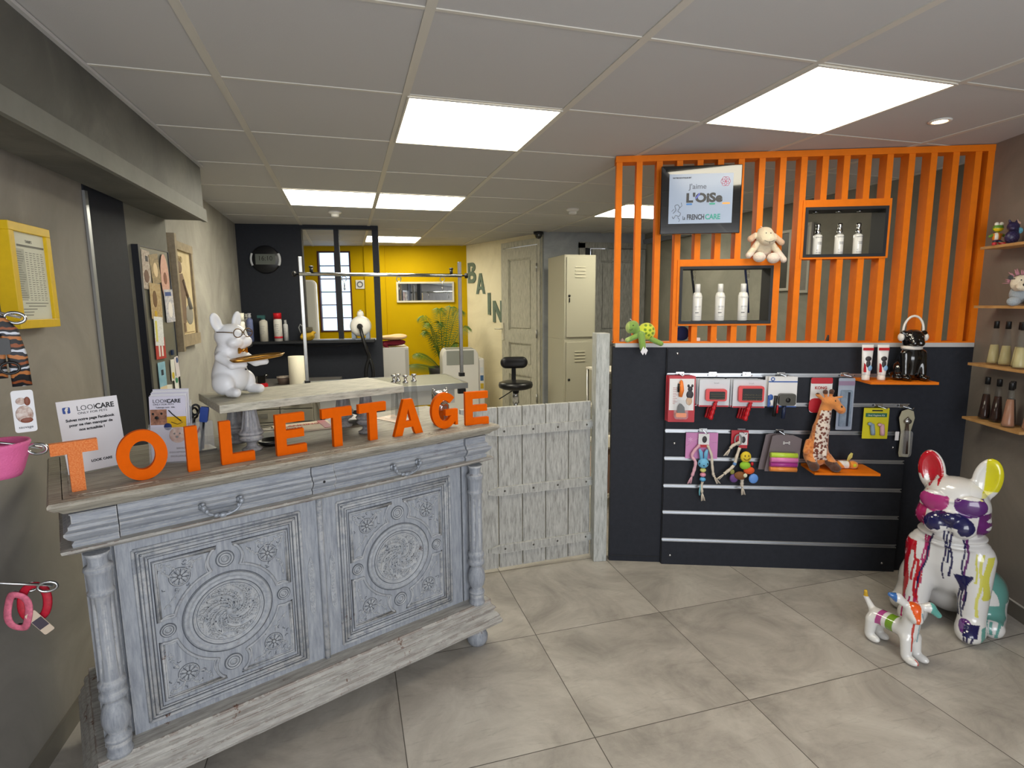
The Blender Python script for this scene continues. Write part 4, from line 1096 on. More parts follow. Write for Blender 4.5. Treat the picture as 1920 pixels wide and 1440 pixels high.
G().bx(b_, W_ - b_, .010, .040, b_, H2 - b_).build('sheet', mat('sheet_cream', '#d3d4c2', .6), t)
g = G(); g.bx(b_ + .012, .085, .0092, .010, .09, H2 - .075); g.build('shaded_column', mat('sheet_grey', '#b2b4a4', .6), t)
g = G()
for i in range(22):
    z = H2 - .085 - i * .0068; g.bx(b_ + .015, .07 + .01 * math.sin(i * 7), .0086, .0091, z, z + .0016)
    for k in range(5): g.bx(.092 + k * .021, .103 + k * .021 + .003 * math.sin(i * k + k), .0086, .0091, z, z + .0016)
for i, (x0, x1) in enumerate(((.06, .19), (.075, .175), (.045, .12), (.045, .10), (.045, .095))): z = .075 - i * .009; g.bx(x0, x1, .0086, .0091, z, z + .0022)
g.bx(.05, .2, .0086, .0091, H2 - .068, H2 - .062)
gtext(g, 'TARIFS', .012, W_ / 2, .0092, H2 - .055, depth=.0003, align='CENTER')
g.build('printing', mat('print_grey', '#6e6f66', .6), t)

# magnet board
BWf, BWa = wframe((-.565, .52), (-.500, 1.253))
t = thing('magnetic_board', 'grey steel magnetic board with dark edge crowded with cards on left wall', 'notice board', BWf(.335, .004, .86), BWa)
BH = .84
G().bx(.02, .365, 0, .012, 0, BH).build('sheet', mat('board_steel', '#7a7970', .32, .35, var=.1, vscale=4), t)
G().bx(0, .02, -.012, .016, 0, BH).bx(.365, .372, -.004, .014, 0, BH).bx(.02, .365, -.004, .014, BH - .006, BH).build('frame', mat('board_edge', '#3c3e45', .3, .6), t)
MC = {}
def pinned(name, cat, lb, s0, s1, z0, z1, c, c2=None, tilt=0, oval=False, off=0, vs=60, ln=0):
    m = mat('card_' + c.strip('#') + (c2 or '').strip('#'), c, .5, c2=c2, vscale=vs)
    w_, h_ = s1 - s0, z1 - z0
    t = thing(name, lb, cat, BWf(s0 + w_ / 2, -.001 - off, z0 + h_ / 2), (0, tilt, BWa), 'cards and photos held on the magnetic board')
    g = G()
    if oval: g.prism([(w_ / 2 * math.cos(i * PI / 12), h_ / 2 * math.sin(i * PI / 12)) for i in range(24)], -.0012, 0)
    else: g.bx(-w_ / 2, w_ / 2, -.0012, 0, -h_ / 2, h_ / 2)
    g.build('card', m, t)
    return t
def picbits(t, specs):
    for nm, c, (x0, x1, z0, z1), sh in specs:
        g = G()
        if sh == 'e': g.prism([((x0 + x1) / 2 + (x1 - x0) / 2 * math.cos(i * PI / 8), (z0 + z1) / 2 + (z1 - z0) / 2 * math.sin(i * PI / 8)) for i in range(16)], -.0022, -.0012)
        else: g.bx(x0, x1, -.002, -.0012, z0, z1)
        g.build(nm, mat('bit_' + c.strip('#'), c, .5), t)
c = pinned('photo_card', 'card', 'pinned white and brown photo card at top left of magnetic board', .375, .46, 1.50, 1.68, '#cfc8bd', '#8d7565', .05)
picbits(c, [('magnet', '#22262c', (-.005, .02, .04, .065), 'b'), ('picture', '#6a4c3c', (-.03, .02, -.06, .0), 'e')])
c = pinned('photo_card', 'card', 'pinned tan photo card with dark magnet, top middle of board', .46, .56, 1.53, 1.67, '#b79f74', '#6f6450', -.15, off=.002)
picbits(c, [('picture', '#e1c9a0', (-.025, .025, -.04, .03), 'e')])
c = pinned('photo_card', 'card', 'pink oval photo card at top right of magnetic board', .575, .675, 1.44, 1.68, '#c98f86', '#d9b49c', 0, True)
picbits(c, [('portrait', '#7e4b35', (-.02, .02, -.03, .03), 'e')])
c = pinned('photo_card', 'card', 'tan photo card below the top row, left side of board', .42, .545, 1.36, 1.53, '#a08050', '#c7b48c', .03, off=.003)
picbits(c, [('portrait', '#6b4a26', (-.035, .01, -.03, .05), 'e'), ('yellow_magnet', '#c8a31a', (-.03, 0, -.075, -.045), 'e')])
c = pinned('photo_card', 'card', 'blue and white dog photo on the right side of board', .59, .70, 1.34, 1.505, '#8c93a6', '#e2dcda', -.03, off=.002)
picbits(c, [('white_dog', '#e7e2de', (-.025, .03, -.06, .02), 'e'), ('blue_edge', '#2c4a8a', (-.045, .03, .05, .07), 'b')])
c = pinned('wrapped_packet', 'packet', 'crinkled clear shiny packet in the middle left of magnetic board', .43, .53, 1.23, 1.37, '#c6cacc', '#f1f2f2', .06, off=.004, vs=90)
picbits(c, [('yellow_label', '#d6cf6b', (-.04, -.02, -.05, .05), 'b')])
c = pinned('red_card', 'card', 'red and white striped card in middle left of magnetic board', .43, .545, 1.165, 1.27, '#b23a33', None, .02, off=.001)
picbits(c, [('white_stripe', '#e9e4de', (-.025, -.008, -.04, .045), 'b'), ('white_stripe', '#e9e4de', (.008, .026, -.04, .045), 'b')])
c = pinned('bookmark', 'card', 'blue bookmark with lighthouse picture and dark magnet on board', .435, .52, .95, 1.15, '#6fa3bd', '#9cc4d4', .0, off=.001, vs=20)
picbits(c, [('sand', '#d9c7a4', (-.04, .04, -.095, -.02), 'b'), ('magnet', '#1e2a38', (-.012, .014, .035, .062), 'b'), ('red_boat', '#a8402f', (-.01, .03, -.085, -.06), 'e')])
c = pinned('small_note', 'note', 'white note with yellow dot at lower right of board', .59, .64, 1.04, 1.15, '#dcdcd4', None, .02)
picbits(c, [('yellow_dot', '#c2ab2a', (-.018, .01, -.045, -.01), 'e')])
c = pinned('small_note', 'note', 'white note with blue magnet at lower right edge of board', .645, .695, 1.05, 1.16, '#d6cfd2', None, -.1, off=.001)
picbits(c, [('blue_magnet', '#27467e', (-.005, .02, .02, .05), 'e')])
c = pinned('small_note', 'note', 'narrow white note with green magnet at lower board', .62, .67, .975, 1.06, '#dededa', None, -.05)
picbits(c, [('green_magnet', '#1f7a55', (-.01, .02, .005, .035), 'e')])
c = pinned('tulip_card', 'card', 'flared white card with small writing, lowest left on board', .48, .58, .90, 1.03, '#dcdad0', None, .1)
picbits(c, [('ink_mark', '#5a5a52', (-.012, .012, -.03, -.005), 'b')])
c = pinned('small_note', 'note', 'pale green note at lowest right of magnetic board', .63, .70, .89, .985, '#dfe0c9', None, -.12)
picbits(c, [('ink_mark', '#8a8a4a', (-.01, .015, -.02, .01), 'e')])
o = G().bx(-.011, .011, -.008, 0, -.013, .013).build('blue_magnet', mat('magnet_blue', '#1d3052', .4), None, BWf(.62, -.001, 1.185), BWa); tag(o, 'small square dark blue magnet alone on the steel board', 'magnet')

# wooden framed picture beyond the board
FWf, FWa = wframe((-.522, 1.25), (-.544, 3.557))
t = thing('framed_picture', 'tall wooden-framed sepia picture of standing figure with goose on left wall', 'picture', FWf(.075, .0, 1.205), FWa)
g = G(); W_, H2 = .43, .57; b_ = .035
g.bx(-.015, .02, -.03, .012, -.03, H2 + .03).bx(W_ - .03, W_, -.012, .012, 0, H2).bx(.0, W_ + .02, -.015, .012, -.01, .055).bx(0, W_, -.015, .012, H2 - .045, H2)
g.build('frame', mat('weathered_frame', '#8d7f68', .6, var=.2, vscale=25), t)
G().bx(.0, W_, 0, .010, .0, H2).build('picture_sheet', mat('sepia_paper', '#b9a67e', .6, c2='#cfc09a', vscale=12), t)
g = G(); y0, y1 = -.003, 0
g.prism([(.06, .12), (.20, .12), (.235, .28), (.25, .345), (.20, .40), (.12, .39), (.07, .30)], y0, y1); g.prism([(.09, .07), (.13, .07), (.135, .13), (.09, .13)], y0, y1).prism([(.15, .07), (.19, .07), (.185, .13), (.15, .13)], y0, y1)
g.ell((.165, 0, .432), (.045, .004, .034)); g.tube([(.19, -.001, .36), (.24, -.001, .30), (.27, -.001, .27)], .011, 6)
g.build('figure', mat('sepia_figure', '#6f5b4a', .6, var=.15, vscale=30), t)
g = G(); g.ell((.295, 0, .165), (.088, .005, .058)); g.tube([(.30, -.001, .2), (.285, -.001, .26), (.26, -.001, .275)], [.02, .012, .008], 6)
g.build('goose', mat('sepia_grey', '#85827a', .6), t)
g = G(); gtext(g, 'GRAND', .05, .07, -.001, .46, depth=.0005, sx=.9); gtext(g, 'BON', .045, .08, -.001, .075, depth=.0005); 
for i in range(2): g.bx(.05, .37, -.0015, 0, .062 - i * .012, .067 - i * .012)
g.build('printing', mat('sepia_ink', '#83714f', .6), t)

# collars on chrome hooks in the left foreground
def hook(loc, lb, rot=(0, 0, 0), flat=False):
    t = thing('display_hook', lb, 'hook', loc, rot, 'chrome display hooks on the left wall')
    g = G(); g.tube([(-.22, .0, .05), (-.10, 0, .02), (0, 0, 0)], .0035, 8); g.build('arm', M_CHR, t)
    g = G(); g.tube([(-.012 + .020 * math.cos(a), 0, -.002 + .013 * math.sin(a)) for a in [i * PI / 10 for i in range(20)]], .0038, 8, closed=True); g.build('end_loop', M_CHR, t)
hook(Vector((-.405, -.44, 1.396)), 'upper chrome hook holding patterned collars at left edge', (0, .1, .25))
hook(Vector((-.39, -.45, 1.068)), 'middle chrome hook holding the pink bowl-shaped toy at left edge', (0, .05, .1))
hook(Vector((-.405, -.455, .702)), 'lower chrome hook holding red and pink harnesses at left edge', (0, .1, .2))
camo = striped('collar_pattern', [(0, '#17181d'), (.22, '#b3703a'), (.40, '#22242c'), (.55, '#c7ccd6'), (.68, '#17181d'), (.84, '#8c4a25')], 'Z', .045, .6, .03)
t = thing('patterned_collar', 'black orange and white patterned dog collar with black buckle hanging at left edge', 'collar', Vector((-.44, -.455, 1.392)), .35)
G().tube([(-.035, 0, 0), (-.012, -.004, .002), (.012, 0, -.03), (.022, .0, -.09), (.024, 0, -.165)], .019, 8, flat=(1, .16)).build('strap', camo, t)
G().tube([(-.05, .02, -.0), (-.03, .02, -.01), (-.018, .02, -.05), (-.02, .02, -.10), (-.02, .02, -.145)], .018, 8, flat=(1, .16)).build('strap', camo, t)
G().rbx(-.032, .012, -.006, .006, -.085, -.045, .006).build('buckle', M_BLK, t)
G().tube([(.006 + .018 * math.cos(a), -.008, -.118 + .014 * math.sin(a)) for a in [i * PI / 8 for i in range(16)]], .003, 8, closed=True).build('ring', M_BLK, t)
t = thing('collar_tag_card', 'white hang card with picture of a dog below the patterned collar', 'tag', Vector((-.415, -.46, 1.113)), .45)
G().rbx(-.021, .021, 0, .0015, 0, .105, .006).build('card', mat('tag_white', '#d9dade', .5), t)
g = G(); g.ell((.0, 0, .045), (.017, .002, .022)).ell((-.004, 0, .078), (.010, .002, .009)); g.build('dog_picture', mat('tag_dog', '#e6e2dd', .5, c2='#8b5a42', vscale=60), t)
g = G(); g.ell((.008, -.001, .077), (.006, .0016, .011)).ell((.003, -.001, .03), (.012, .0016, .007)); g.build('brown_patch', mat('tag_brown', '#7a3f2a', .5), t)
g = G(); gtext(g, 'sauvage', .009, 0, -.0006, .010, depth=.0003, align='CENTER'); g.build('printing', M_INK, t)
t = thing('pink_bowl', 'pink rubber bowl-shaped toy hanging at the left edge of picture', 'toy', Vector((-.478, -.465, 1.005)), 0)
G().lathe([(.0, 0), (.04, .0), (.046, .012), (.058, .05), (.062, .075), (.066, .082), (.064, .088), (.057, .085), (.052, .05), (.04, .015), (.0, .012)], 32).build('bowl', mat('pink_rubber', '#d9679c', .55, bump=.5, bscale=240), t)
def harness(loc, rz, lb, c):
    t = thing('pink_harness', lb, 'harness', loc, rz, 'red and pink harnesses on the lowest hook')
    m = mat('strap_' + c.strip('#'), c, .6, var=.25, vscale=90)
    G().tube([(.0 + .026 * math.cos(a), .004 * math.sin(3 * a), -.045 + .048 * math.sin(a)) for a in [i * PI / 12 for i in range(24)]], .010, 8, closed=True, flat=(1, .35)).build('strap', m, t)
    G().tube([(-.004 + .012 * math.cos(a), .01, -.005 + .012 * math.sin(a)) for a in [i * PI / 8 for i in range(16)]], .0022, 6, closed=True).build('ring', M_CHR, t)
    G().rbx(-.016, .010, .004, .014, -.10, -.085, .004).build('buckle', M_BLK, t)
harness(Vector((-.452, -.45, .705)), .3, 'red harness with pink edging hanging on lower left hook', '#b3132d')
harness(Vector((-.485, -.46, .69)), -.2, 'pale pink harness behind the red one on lower left hook', '#d06c84')
t = thing('harness_tag', 'small cardboard label with dark panel hanging from red harness', 'tag', Vector((-.425, -.455, .575)), (0, -.5, .4))
G().rbx(-.012, .012, 0, .002, 0, .075, .004).build('card', mat('kraft', '#c8b6a2', .6), t)
G().bx(-.011, .011, -.001, 0, .02, .05).build('dark_panel', mat('tag_dark', '#3c3340', .5), t)

# ------------------------------------------------------------------ back area
DWa = math.atan2(-.1115, .9938); DW0 = Vector((-.562, 3.557, 0)); DWu = Vector((.9938, -.1115, 0)); DWn = Vector((.1115, .9938, 0))
def BW(s, off, z): return DW0 + DWu * s + DWn * off + Vector((0, 0, z))
t = thing('wall_clock', 'round black digital clock with two silver arcs on dark back wall', 'clock', BW(.245, -.001, 1.835), DWa)
G().lathe([(.125, 0), (.125, -.018), (.115, -.026), (.0, -.026)], 40, (0, 0, 0), 'Y').build('case', mat('clock_black', '#15161a', .35), t)
G().bx(-.085, .085, -.028, -.024, -.045, .048).build('display', mat('lcd', '#5f6460', .3), t)
for sx in (-1, 1):
    g = G(); pts = []
    for a in range(-26, 27, 4): pts.append((sx * .122 * math.cos(math.radians(a)), -.022, .122 * math.sin(math.radians(a))))
    g.tube(pts, .013, 8, flat=(1, .35)); g.build('silver_arc', mat('silver_grey', '#c3c6cb', .4), t)
g = G(); gtext(g, '16:10', .06, 0, -.0286, -.010, depth=.0003, align='CENTER', sx=.95); g.build('digits', mat('lcd_digits', '#141614', .5), t)
t = thing('dark_wall_shelf', 'long dark shelf on back wall carrying spray bottles and a dryer', 'shelf', BW(0, 0, 1.075), DWa)
G().bx(.012, 1.185, -.165, -.001, 0, .022).build('board', M_ANTB, t)
G().tube([(.3, -.10, -.002), (.55, -.12, -.03), (.85, -.12, -.03), (1.1, -.10, -.002)], .004, 6).build('hanging_cable', M_BLK, t)
def spray(s, off, h, r, c, cap, lb, style=0, label_c=None, z=1.0975):
    t = thing('spray_bottle', lb, 'bottle', BW(s, off, z), DWa, 'bottles on the dark back shelf')
    G().lathe([(r, 0), (r, h * .72), (r * .9, h * .78), (r * .5, h * .82), (r * .45, h * .86)], 20).build('body', mat('bottle_' + c.strip('#'), c, .35), t)
    if style == 0: G().lathe([(r * .98, h * .79), (r * .98, h * .97), (r * .9, h), (0, h)], 20).build('cap', mat('cap_' + cap.strip('#'), cap, .3), t)
    elif style == 1: G().lathe([(r * .55, h * .84), (r * .55, h * .93), (r * .3, h * .94), (r * .6, h * .98), (r * .5, h), (0, h)], 16).build('cap', mat('cap_' + cap.strip('#'), cap, .3), t)
    else:
        g = G(); g.lathe([(r * .5, h * .84), (r * .5, h * .9), (0, h * .9)], 14); g.bx(-r * 1.3, r * .5, -r * .4, r * .4, h * .9, h); g.build('cap', mat('cap_' + cap.strip('#'), cap, .3), t)
    if label_c: G().lathe([(r * 1.02, h * .10), (r * 1.02, h * .17)], 20).build('band', mat('band_' + label_c.strip('#'), label_c, .4), t)
    g = G()
    for i in range(5): g.bx(-r * .55, r * (.2 + .3 * math.sin(i * 5) ** 2), -r * 1.03, -r * .8, h * (.3 + .07 * i), h * (.315 + .07 * i))
    g.build('printing', mat('faint_print', '#8f8f93', .5), t)
spray(.055, -.065, .25, .024, '#cfcfcb', '#b7b7b3', 'white spray bottle partly behind the blue one', 1)
spray(.10, -.135, .255, .028, '#6d78a3', '#b9bac0', 'slim blue metallic spray can on dark shelf', 1)
spray(.212, -.12, .235, .036, '#c9c5ba', '#2f5a5c', 'grey-white trigger bottle with dark green top on dark shelf', 2)
spray(.335, -.12, .255, .036, '#dcd9d4', '#c01421', 'white can with red cap and red band on dark shelf', 0, '#b5172a')
spray(.388, -.062, .19, .022, '#c5c6c6', '#a9aaac', 'small grey bottle hidden behind the red-capped can', 1)
t = thing('shelf_bracket', 'small corner shelf on left wall behind the white bulldog statue', 'shelf', Vector((-.545, 2.75, 1.085)), 0)
G().bx(0, .14, -.2, .25, 0, .02).build('board', M_ANTB, t)
for (x, y, h, r, lb) in ((-.46, 2.85, .255, .034, 'white bottle with white cap showing above the bulldog statue'), (-.475, 2.70, .16, .03, 'white bottle with clear top just above the bulldog statue ear')):
    t = thing('spray_bottle', lb, 'bottle', Vector((x, y, 1.106)), 0)
    G().lathe([(r, 0), (r * .95, h * .7), (r * .7, h * .75)], 20).build('body', M_WHT, t); G().lathe([(r * .9, h * .76), (r * .9, h), (0, h)], 20).build('cap', mat('cap_cream', '#d5d3c5', .35), t)
t = thing('yellow_bag', 'crumpled mustard and brown fabric pouch on dark shelf beside steel post', 'pouch', BW(.585, -.095, 1.0975), DWa)
sdf_mesh([('e', (0, 0, .04), (.062, .04, .045)), ('e', (.015, 0, .07), (.06, .036, .02)), ('c', (-.04, -.02, .03), (.04, -.03, .05), .025, .02)], .005, .01, None, 'body', mat('mustard', '#b58f1c', .8, bump=.6, bscale=25), t)
G().lathe([(.05, .075), (.046, .12), (.04, .12), (.044, .075)], 20).build('collar', mat('brown_cloth', '#4c4636', .8), t)
G().tube([(-.06, 0, .07), (-.075, 0, .12), (-.06, 0, .15), (-.045, 0, .13)], .005, 6).build('handle', M_GREYP, t)
# blower with hose
t = thing('dog_dryer', 'round white blower dryer with black hose standing on dark shelf', 'dryer', BW(1.065, -.09, 1.0975), DWa)
G().lathe([(.0, -.10), (.05, -.098), (.085, -.085), (.095, -.05), (.095, .03), (.08, .06), (.0, .065)], 32, (0, 0, .125), 'Y').build('body', M_WHT, t)
G().lathe([(.03, .205), (.032, .24), (.022, .262), (.0, .262)], 16).lathe([(.011, .26), (.011, .275), (0, .275)], 10).build('top_cap', M_WHT, t)
G().bx(-.08, -.045, -.07, .05, 0, .07).bx(.045, .08, -.07, .05, 0, .07).bx(-.08, .08, -.07, .05, 0, .012).build('stand', mat('stand_bluegrey', '#7d8798', .4), t)
hp = [(0, -.10, .125), (.01, -.15, .10), (.03, -.19, .02), (.055, -.19, -.08), (.075, -.17, -.16), (.05, -.17, -.24), (.04, -.17, -.33), (.07, -.17, -.38), (.105, -.17, -.33), (.10, -.17, -.24), (.082, -.17, -.17)]
def smooth_path(P, n=6):
    out = []; P = [Vector(p) for p in P]
    for i in range(len(P) - 1):
        a, b, c, d = P[max(i - 1, 0)], P[i], P[i + 1], P[min(i + 2, len(P) - 1)]
        for k in range(n):
            q = k / n; out.append(.5 * ((2 * b) + (c - a) * q + (2 * a - 5 * b + 4 * c - d) * q * q + (3 * b - a - 3 * c + d) * q ** 3))
    out.append(P[-1]); return out
sp = smooth_path(hp, 8); G().tube(sp, [.0155 + .0015 * (i % 2) for i in range(len(sp))], 10).build('hose', M_BLK, t)
G().lathe([(.026, 0), (.026, -.02), (.018, -.03)], 16, (0, -.095, .125), 'Y').build('hose_socket', M_BLK, t)

# counter, paper roll, bits
t = thing('back_counter', 'dark grey counter along back wall under the shelf', 'counter', Vector((-.53, 2.62, 0)), DWa)
G().bx(0, .75, 0, .72, .74, .765).build('worktop', mat('worktop_grey', '#5d5a58', .5, var=.1), t); G().bx(.02, .73, .45, .72, 0, .74).build('back_panel', M_ANTB, t)
t = thing('filing_drawers', 'beige-grey metal cabinet of small drawers beneath the riser', 'drawer cabinet', Vector((-.42, 2.52, .30)), DWa)
G().bx(0, .50, .03, .30, 0, .43).build('body', mat('drawer_body', '#8f8b80', .4), t)
for cx in range(2):
    for r in range(4):
        x0 = .008 + cx * .245; z0 = .012 + r * .104
        d = G().bx(x0, x0 + .238, .012, .03, z0, z0 + .096).build('drawer', mat('drawer_beige', '#9a968a', .4), t, bevel=.002)
        G().bx(x0 + .09, x0 + .15, .002, .012, z0 + .035, z0 + .045).bx(x0 + .09, x0 + .15, .006, .012, z0 + .045, z0 + .07).build('label_pull', M_STL, d)
t = thing('paper_roll', 'white kitchen paper roll standing on the back counter', 'paper roll', Vector((-.055, 2.82, .766)), 0)
G().lathe([(.02, 0), (.063, 0), (.064, .003), (.064, .235), (.062, .238), (.02, .238)], 32).build('roll', mat('paper_roll_white', '#e2dcc8', .8, bump=.3, bscale=120), t)
t = thing('plastic_tub', 'low clear-lidded tub beside the paper roll on back counter', 'tub', Vector((-.17, 2.9, .766)), 0)
G().lathe([(.045, 0), (.052, .05), (.052, .052)], 24).build('body', mat('tub_brown', '#7a6a60', .4), t); G().lathe([(.054, .052), (.055, .066), (0, .068)], 24).build('lid', mat('tub_lid', '#a89b90', .4), t)
t = thing('black_clippers', 'black clippers with red base lying on counter behind statue', 'clippers', Vector((-.33, 2.78, .766)), .4)
G().rbx(-.045, .045, -.03, .03, 0, .03, .006).build('red_base', M_RED, t); G().rbx(-.03, .03, -.02, .02, .03, .09, .01).cyl((.02, 0, .07), (.055, 0, .10), .014, n=12).build('body', M_BLKG, t)

# grooming table with gallows bar
TA = math.radians(6)
T0 = Vector((.09, 1.745, 0))
t = thing('grooming_table', 'grooming table with grey rubber top and aluminium edge behind the dresser', 'table', T0, TA)
G().bx(0, 1.10, 0, .58, .815, .838).build('underframe', mat('table_white', '#c9cac8', .4), t)
G().bx(.012, 1.088, .012, .568, .838, .850).build('tabletop', mat('rubber_top', '#6f6f62', .55, bump=.3, bscale=300), t)
G().bx(-.004, 1.104, -.004, .012, .812, .852).bx(-.004, 1.104, .568, .584, .812, .852).bx(-.004, .012, .012, .568, .812, .852).bx(1.088, 1.104, .012, .568, .812, .852).build('edging', M_ALU, t)
G().bx(.08, 1.02, .06, .52, .70, .815).build('lift_frame', mat('table_white'), t)
for x in (.15, .95): G().bx(x - .03, x + .03, .10, .48, .0, .06).build('foot', mat('table_white'), t); G().bx(x - .025, x + .025, .25, .33, .06, .70).build('leg', mat('table_white'), t)
G().bx(1.03, 1.085, -.01, .02, .775, .81).build('corner_bracket', M_BLK, t)
t = thing('gallows_frame', 'steel H-shaped grooming gallows of two posts and crossbar above table', 'grooming bar', Vector((.069, 2.138, .8515)), math.atan2(.089, 1.147))
L_ = math.hypot(1.147, .089)
for x, h in ((0, .905), (L_, .89)):
    G().bx(x - .0125, x + .0125, -.0125, .0125, 0, h).build('post', M_STL, t, bevel=.003)
    G().bx(x - .02, x + .02, -.02, .02, .002, .03).build('clamp', M_BLK, t)
G().cyl((-.012, -.016, .785), (L_ + .012, -.016, .785), .013, n=16).build('crossbar', M_CHR, t)
for x in (0, L_):
    s = -1 if x == 0 else 1
    G().lathe([(.006, 0), (.006, .03), (.02, .032), (.02, .05), (0, .052)], 14, (x + s * .012, 0, .785), 'X').build('knob', M_BLK, t) if s > 0 else G().lathe([(.006, -.06), (.02, -.05), (.02, -.032), (.006, -.03), (.006, 0)], 14, (x, 0, .785), 'X').build('knob', M_BLK, t)
    G().cyl((x - s * .07, -.016, .797), (x - s * .07, -.016, .83), .012, n=12).ell((x - s * .07, -.016, .835), (.017, .017, .01)).build('stop_knob', M_BLK, t)
for x in (.29, .68, 1.01):
    h = thing('swivel_hook', {.29: 'small steel ring and snap hook under crossbar, leftmost', .68: 'small steel ring and snap hook under middle of crossbar', 1.01: 'small steel ring and snap hook under crossbar near mirror'}[x], 'hook', T0 * 0 + Vector((.069, 2.138, .8515)) + Vector((x * math.cos(math.atan2(.089, 1.147)), x * math.sin(math.atan2(.089, 1.147)) - .016, .785)), 0, 'snap hooks on the crossbar')
    G().tube([(.017 * math.cos(a), 0, -.03 + .017 * math.sin(a)) for a in [i * PI / 8 for i in range(16)]], .003, 6, closed=True).build('ring', M_STL, h)
    G().cyl((0, 0, -.045), (0, 0, -.09), .004, n=8).ell((0, 0, -.10), (.007, .005, .014)).build('snap', M_STL, h)

# far side: cabinet and towels, cooler, palm, stool, lockers, mirror
t = thing('white_cabinet', 'white metal cabinet behind the dark wall edge, towels on top', 'cabinet', Vector((.66, 4.12, 0)), 0)
G().bx(0, .34, 0, .45, 0, .955).build('body', M_WHT, t, bevel=.004); G().bx(.30, .335, -.004, 0, .02, .93).build('side_strip', mat('strip_grey', '#b5b3ab', .5), t)
def towel(z, c, lb, dx, dz, th):
    o = sdf_mesh([('e', (0, 0, 0), (.14, .11, th)), ('e', (-.07, -.05, .005), (.09, .07, th * .8)), ('e', (.06, .02, .012), (.09, .08, th * .9))] + ([('c', (-.09, -.12, -.01), (-.05, -.13, -.045), .02, .012)] if dz else []), .007, .02, None, 'folded_towel', mat('towel_' + c.strip('#'), c, .95, bump=.5, bscale=150), None)
    o.location = (.845 + dx, 4.27, z); tag(o, lb, 'towel')
towel(.992, '#6e1226', 'dark red folded towel hanging over edge of white cabinet', -.01, 1, .03)
towel(1.056, '#dcb98c', 'peach folded towel lying on top of dark red towel', .01, 0, .028)
t = thing('air_cooler', 'white portable air conditioner with grey top panel and control stickers', 'air conditioner', Vector((1.34, 3.92, 0)), -.05)
pts = [(0, 0), (.43, 0), (.43, .30), (0, .30)]
g = G(); n_ = 8
prof = [(0, 0), (.40, 0), (.40, .83)] + [(.34 + .06 * math.cos(a), .83 + .10 * math.sin(a)) for a in [i * PI / 16 for i in range(1, 9)]] + [(.06 - .06 * math.sin(a), .83 + .10 * math.cos(a)) for a in [i * PI / 16 for i in range(0, 9)]]
g.prism(prof, 0, .30, True); g.build('body', M_WHT, t, bevel=.01)
G().prism([(.045, .76), (.345, .76), (.345, .915), (.045, .915)], -.006, 0).build('grey_panel', mat('cooler_grey', '#8f928a', .35), t)
G().bx(.045, .345, .01, .2, .918, .934).build('top_grille', mat('cooler_grey'), t)
G().bx(.40, .47, .03, .28, .02, .82).build('side_cover', M_WHT, t, bevel=.02)
for i, c in enumerate(('#cfd4d6', '#3b5f8a', '#c9a92a')): G().bx(.42, .455, .025, .03, .66 - i * .09, .72 - i * .09).build('sticker', mat('stk' + c.strip('#'), c, .4), t)
t = thing('potted_palm', 'green palm plant in dark pot against yellow wall behind the cooler', 'plant', Vector((1.44, 4.48, 0)), 0)
G().lathe([(.0, 0), (.13, 0), (.17, .60), (.18, .68), (.17, .68), (.16, .62), (0, .60)], 28).build('pot', mat('pot_dark', '#2c2c2a', .5), t)
PALM = mat('palm_green', '#2c5412', .5, c2='#5f7f20', vscale=14); rnd = random.Random(5)
for k in range(12):
    a = rnd.uniform(0, 2 * PI); a = [3.3, 2.9, 3.7, 2.4, .2, -.2, .6, 1.6, 4.5, 5.2, 4.0, 1.0, 2.0, 5.8, 3.1][k]
    Ln = [.36, .42, .30, .36, .36, .30, .34, .30, .26, .30, .34, .30, .36, .32, .2][k]; up = [.30, .12, .46, .62, .50, .30, .68, .70, .55, .45, .55, .72, .75, .60, .80][k]
    g = G(); pts = []
    for i in range(12):
        q = i / 11; pts.append(Vector((Ln * q * math.cos(a), Ln * .6 * q * math.sin(a), .62 + (up * 1.42 if up > .45 else up) * (1.45 * q - .45 * q * q - .30 * q ** 4))))
    g.tube(pts, [.006 * (1 - .7 * i / 11) for i in range(12)], 6)
    for i in range(32):
        q = .22 + .78 * i / 31; f = q * 11; i0 = min(int(f), 10); p = pts[i0].lerp(pts[i0 + 1], f - i0); d = (pts[i0 + 1] - pts[i0]).normalized()
        sd = d.cross(Vector((0, -.35, 1))).normalized()
        ll = .115 * math.sin(PI * (.12 + .82 * q)) + .02
        for s in (-1, 1):
            e1 = p + (sd * s * .55 + d * .35) * ll * .55 + Vector((0, 0, .0)); e = p + (sd * s * .9 + d * .55) * ll + Vector((0, 0, -ll * .45))
            wv = d * .0042
            g.add([tuple(p - wv * .5), tuple(e1 - wv), tuple(e), tuple(e1 + wv), tuple(p + wv * .5)], [(0, 1, 2, 3, 4)], False)
    g.build('frond', PALM, t)
t = thing('swivel_stool', 'black padded swivel stool with small backrest before grey door', 'stool', Vector((1.84, 2.82, 0)), -.15)
VIN = mat('black_vinyl', '#141416', .35)
G().lathe([(0, .635), (.12, .635), (.155, .65), (.16, .67), (.155, .695), (.12, .705), (0, .700)], 36).build('seat', VIN, t)
g = G(); g.tube([(-.085, 0, 0), (.085, 0, 0)], [.052, .052], 20); bk = sdf_mesh([('c', (-.075, .10, .87), (.075, .10, .87), .055, .055), ('-e', (0, .02, .87), (.2, .05, .12), {'k': .02}), ('-e', (0, .19, .87), (.2, .055, .12), {'k': .02})], .006, .01, None, 'backrest', VIN, t)
G().bx(-.02, .02, .125, .14, .66, .86).bx(-.02, .02, .0, .14, .625, .637).build('back_bracket', M_BLK, t)
G().cyl((0, 0, .25), (0, 0, .64), .022, n=16).cyl((0, 0, .50), (0, 0, .63), .032, n=16).build('column', M_CHR, t)
g = G()
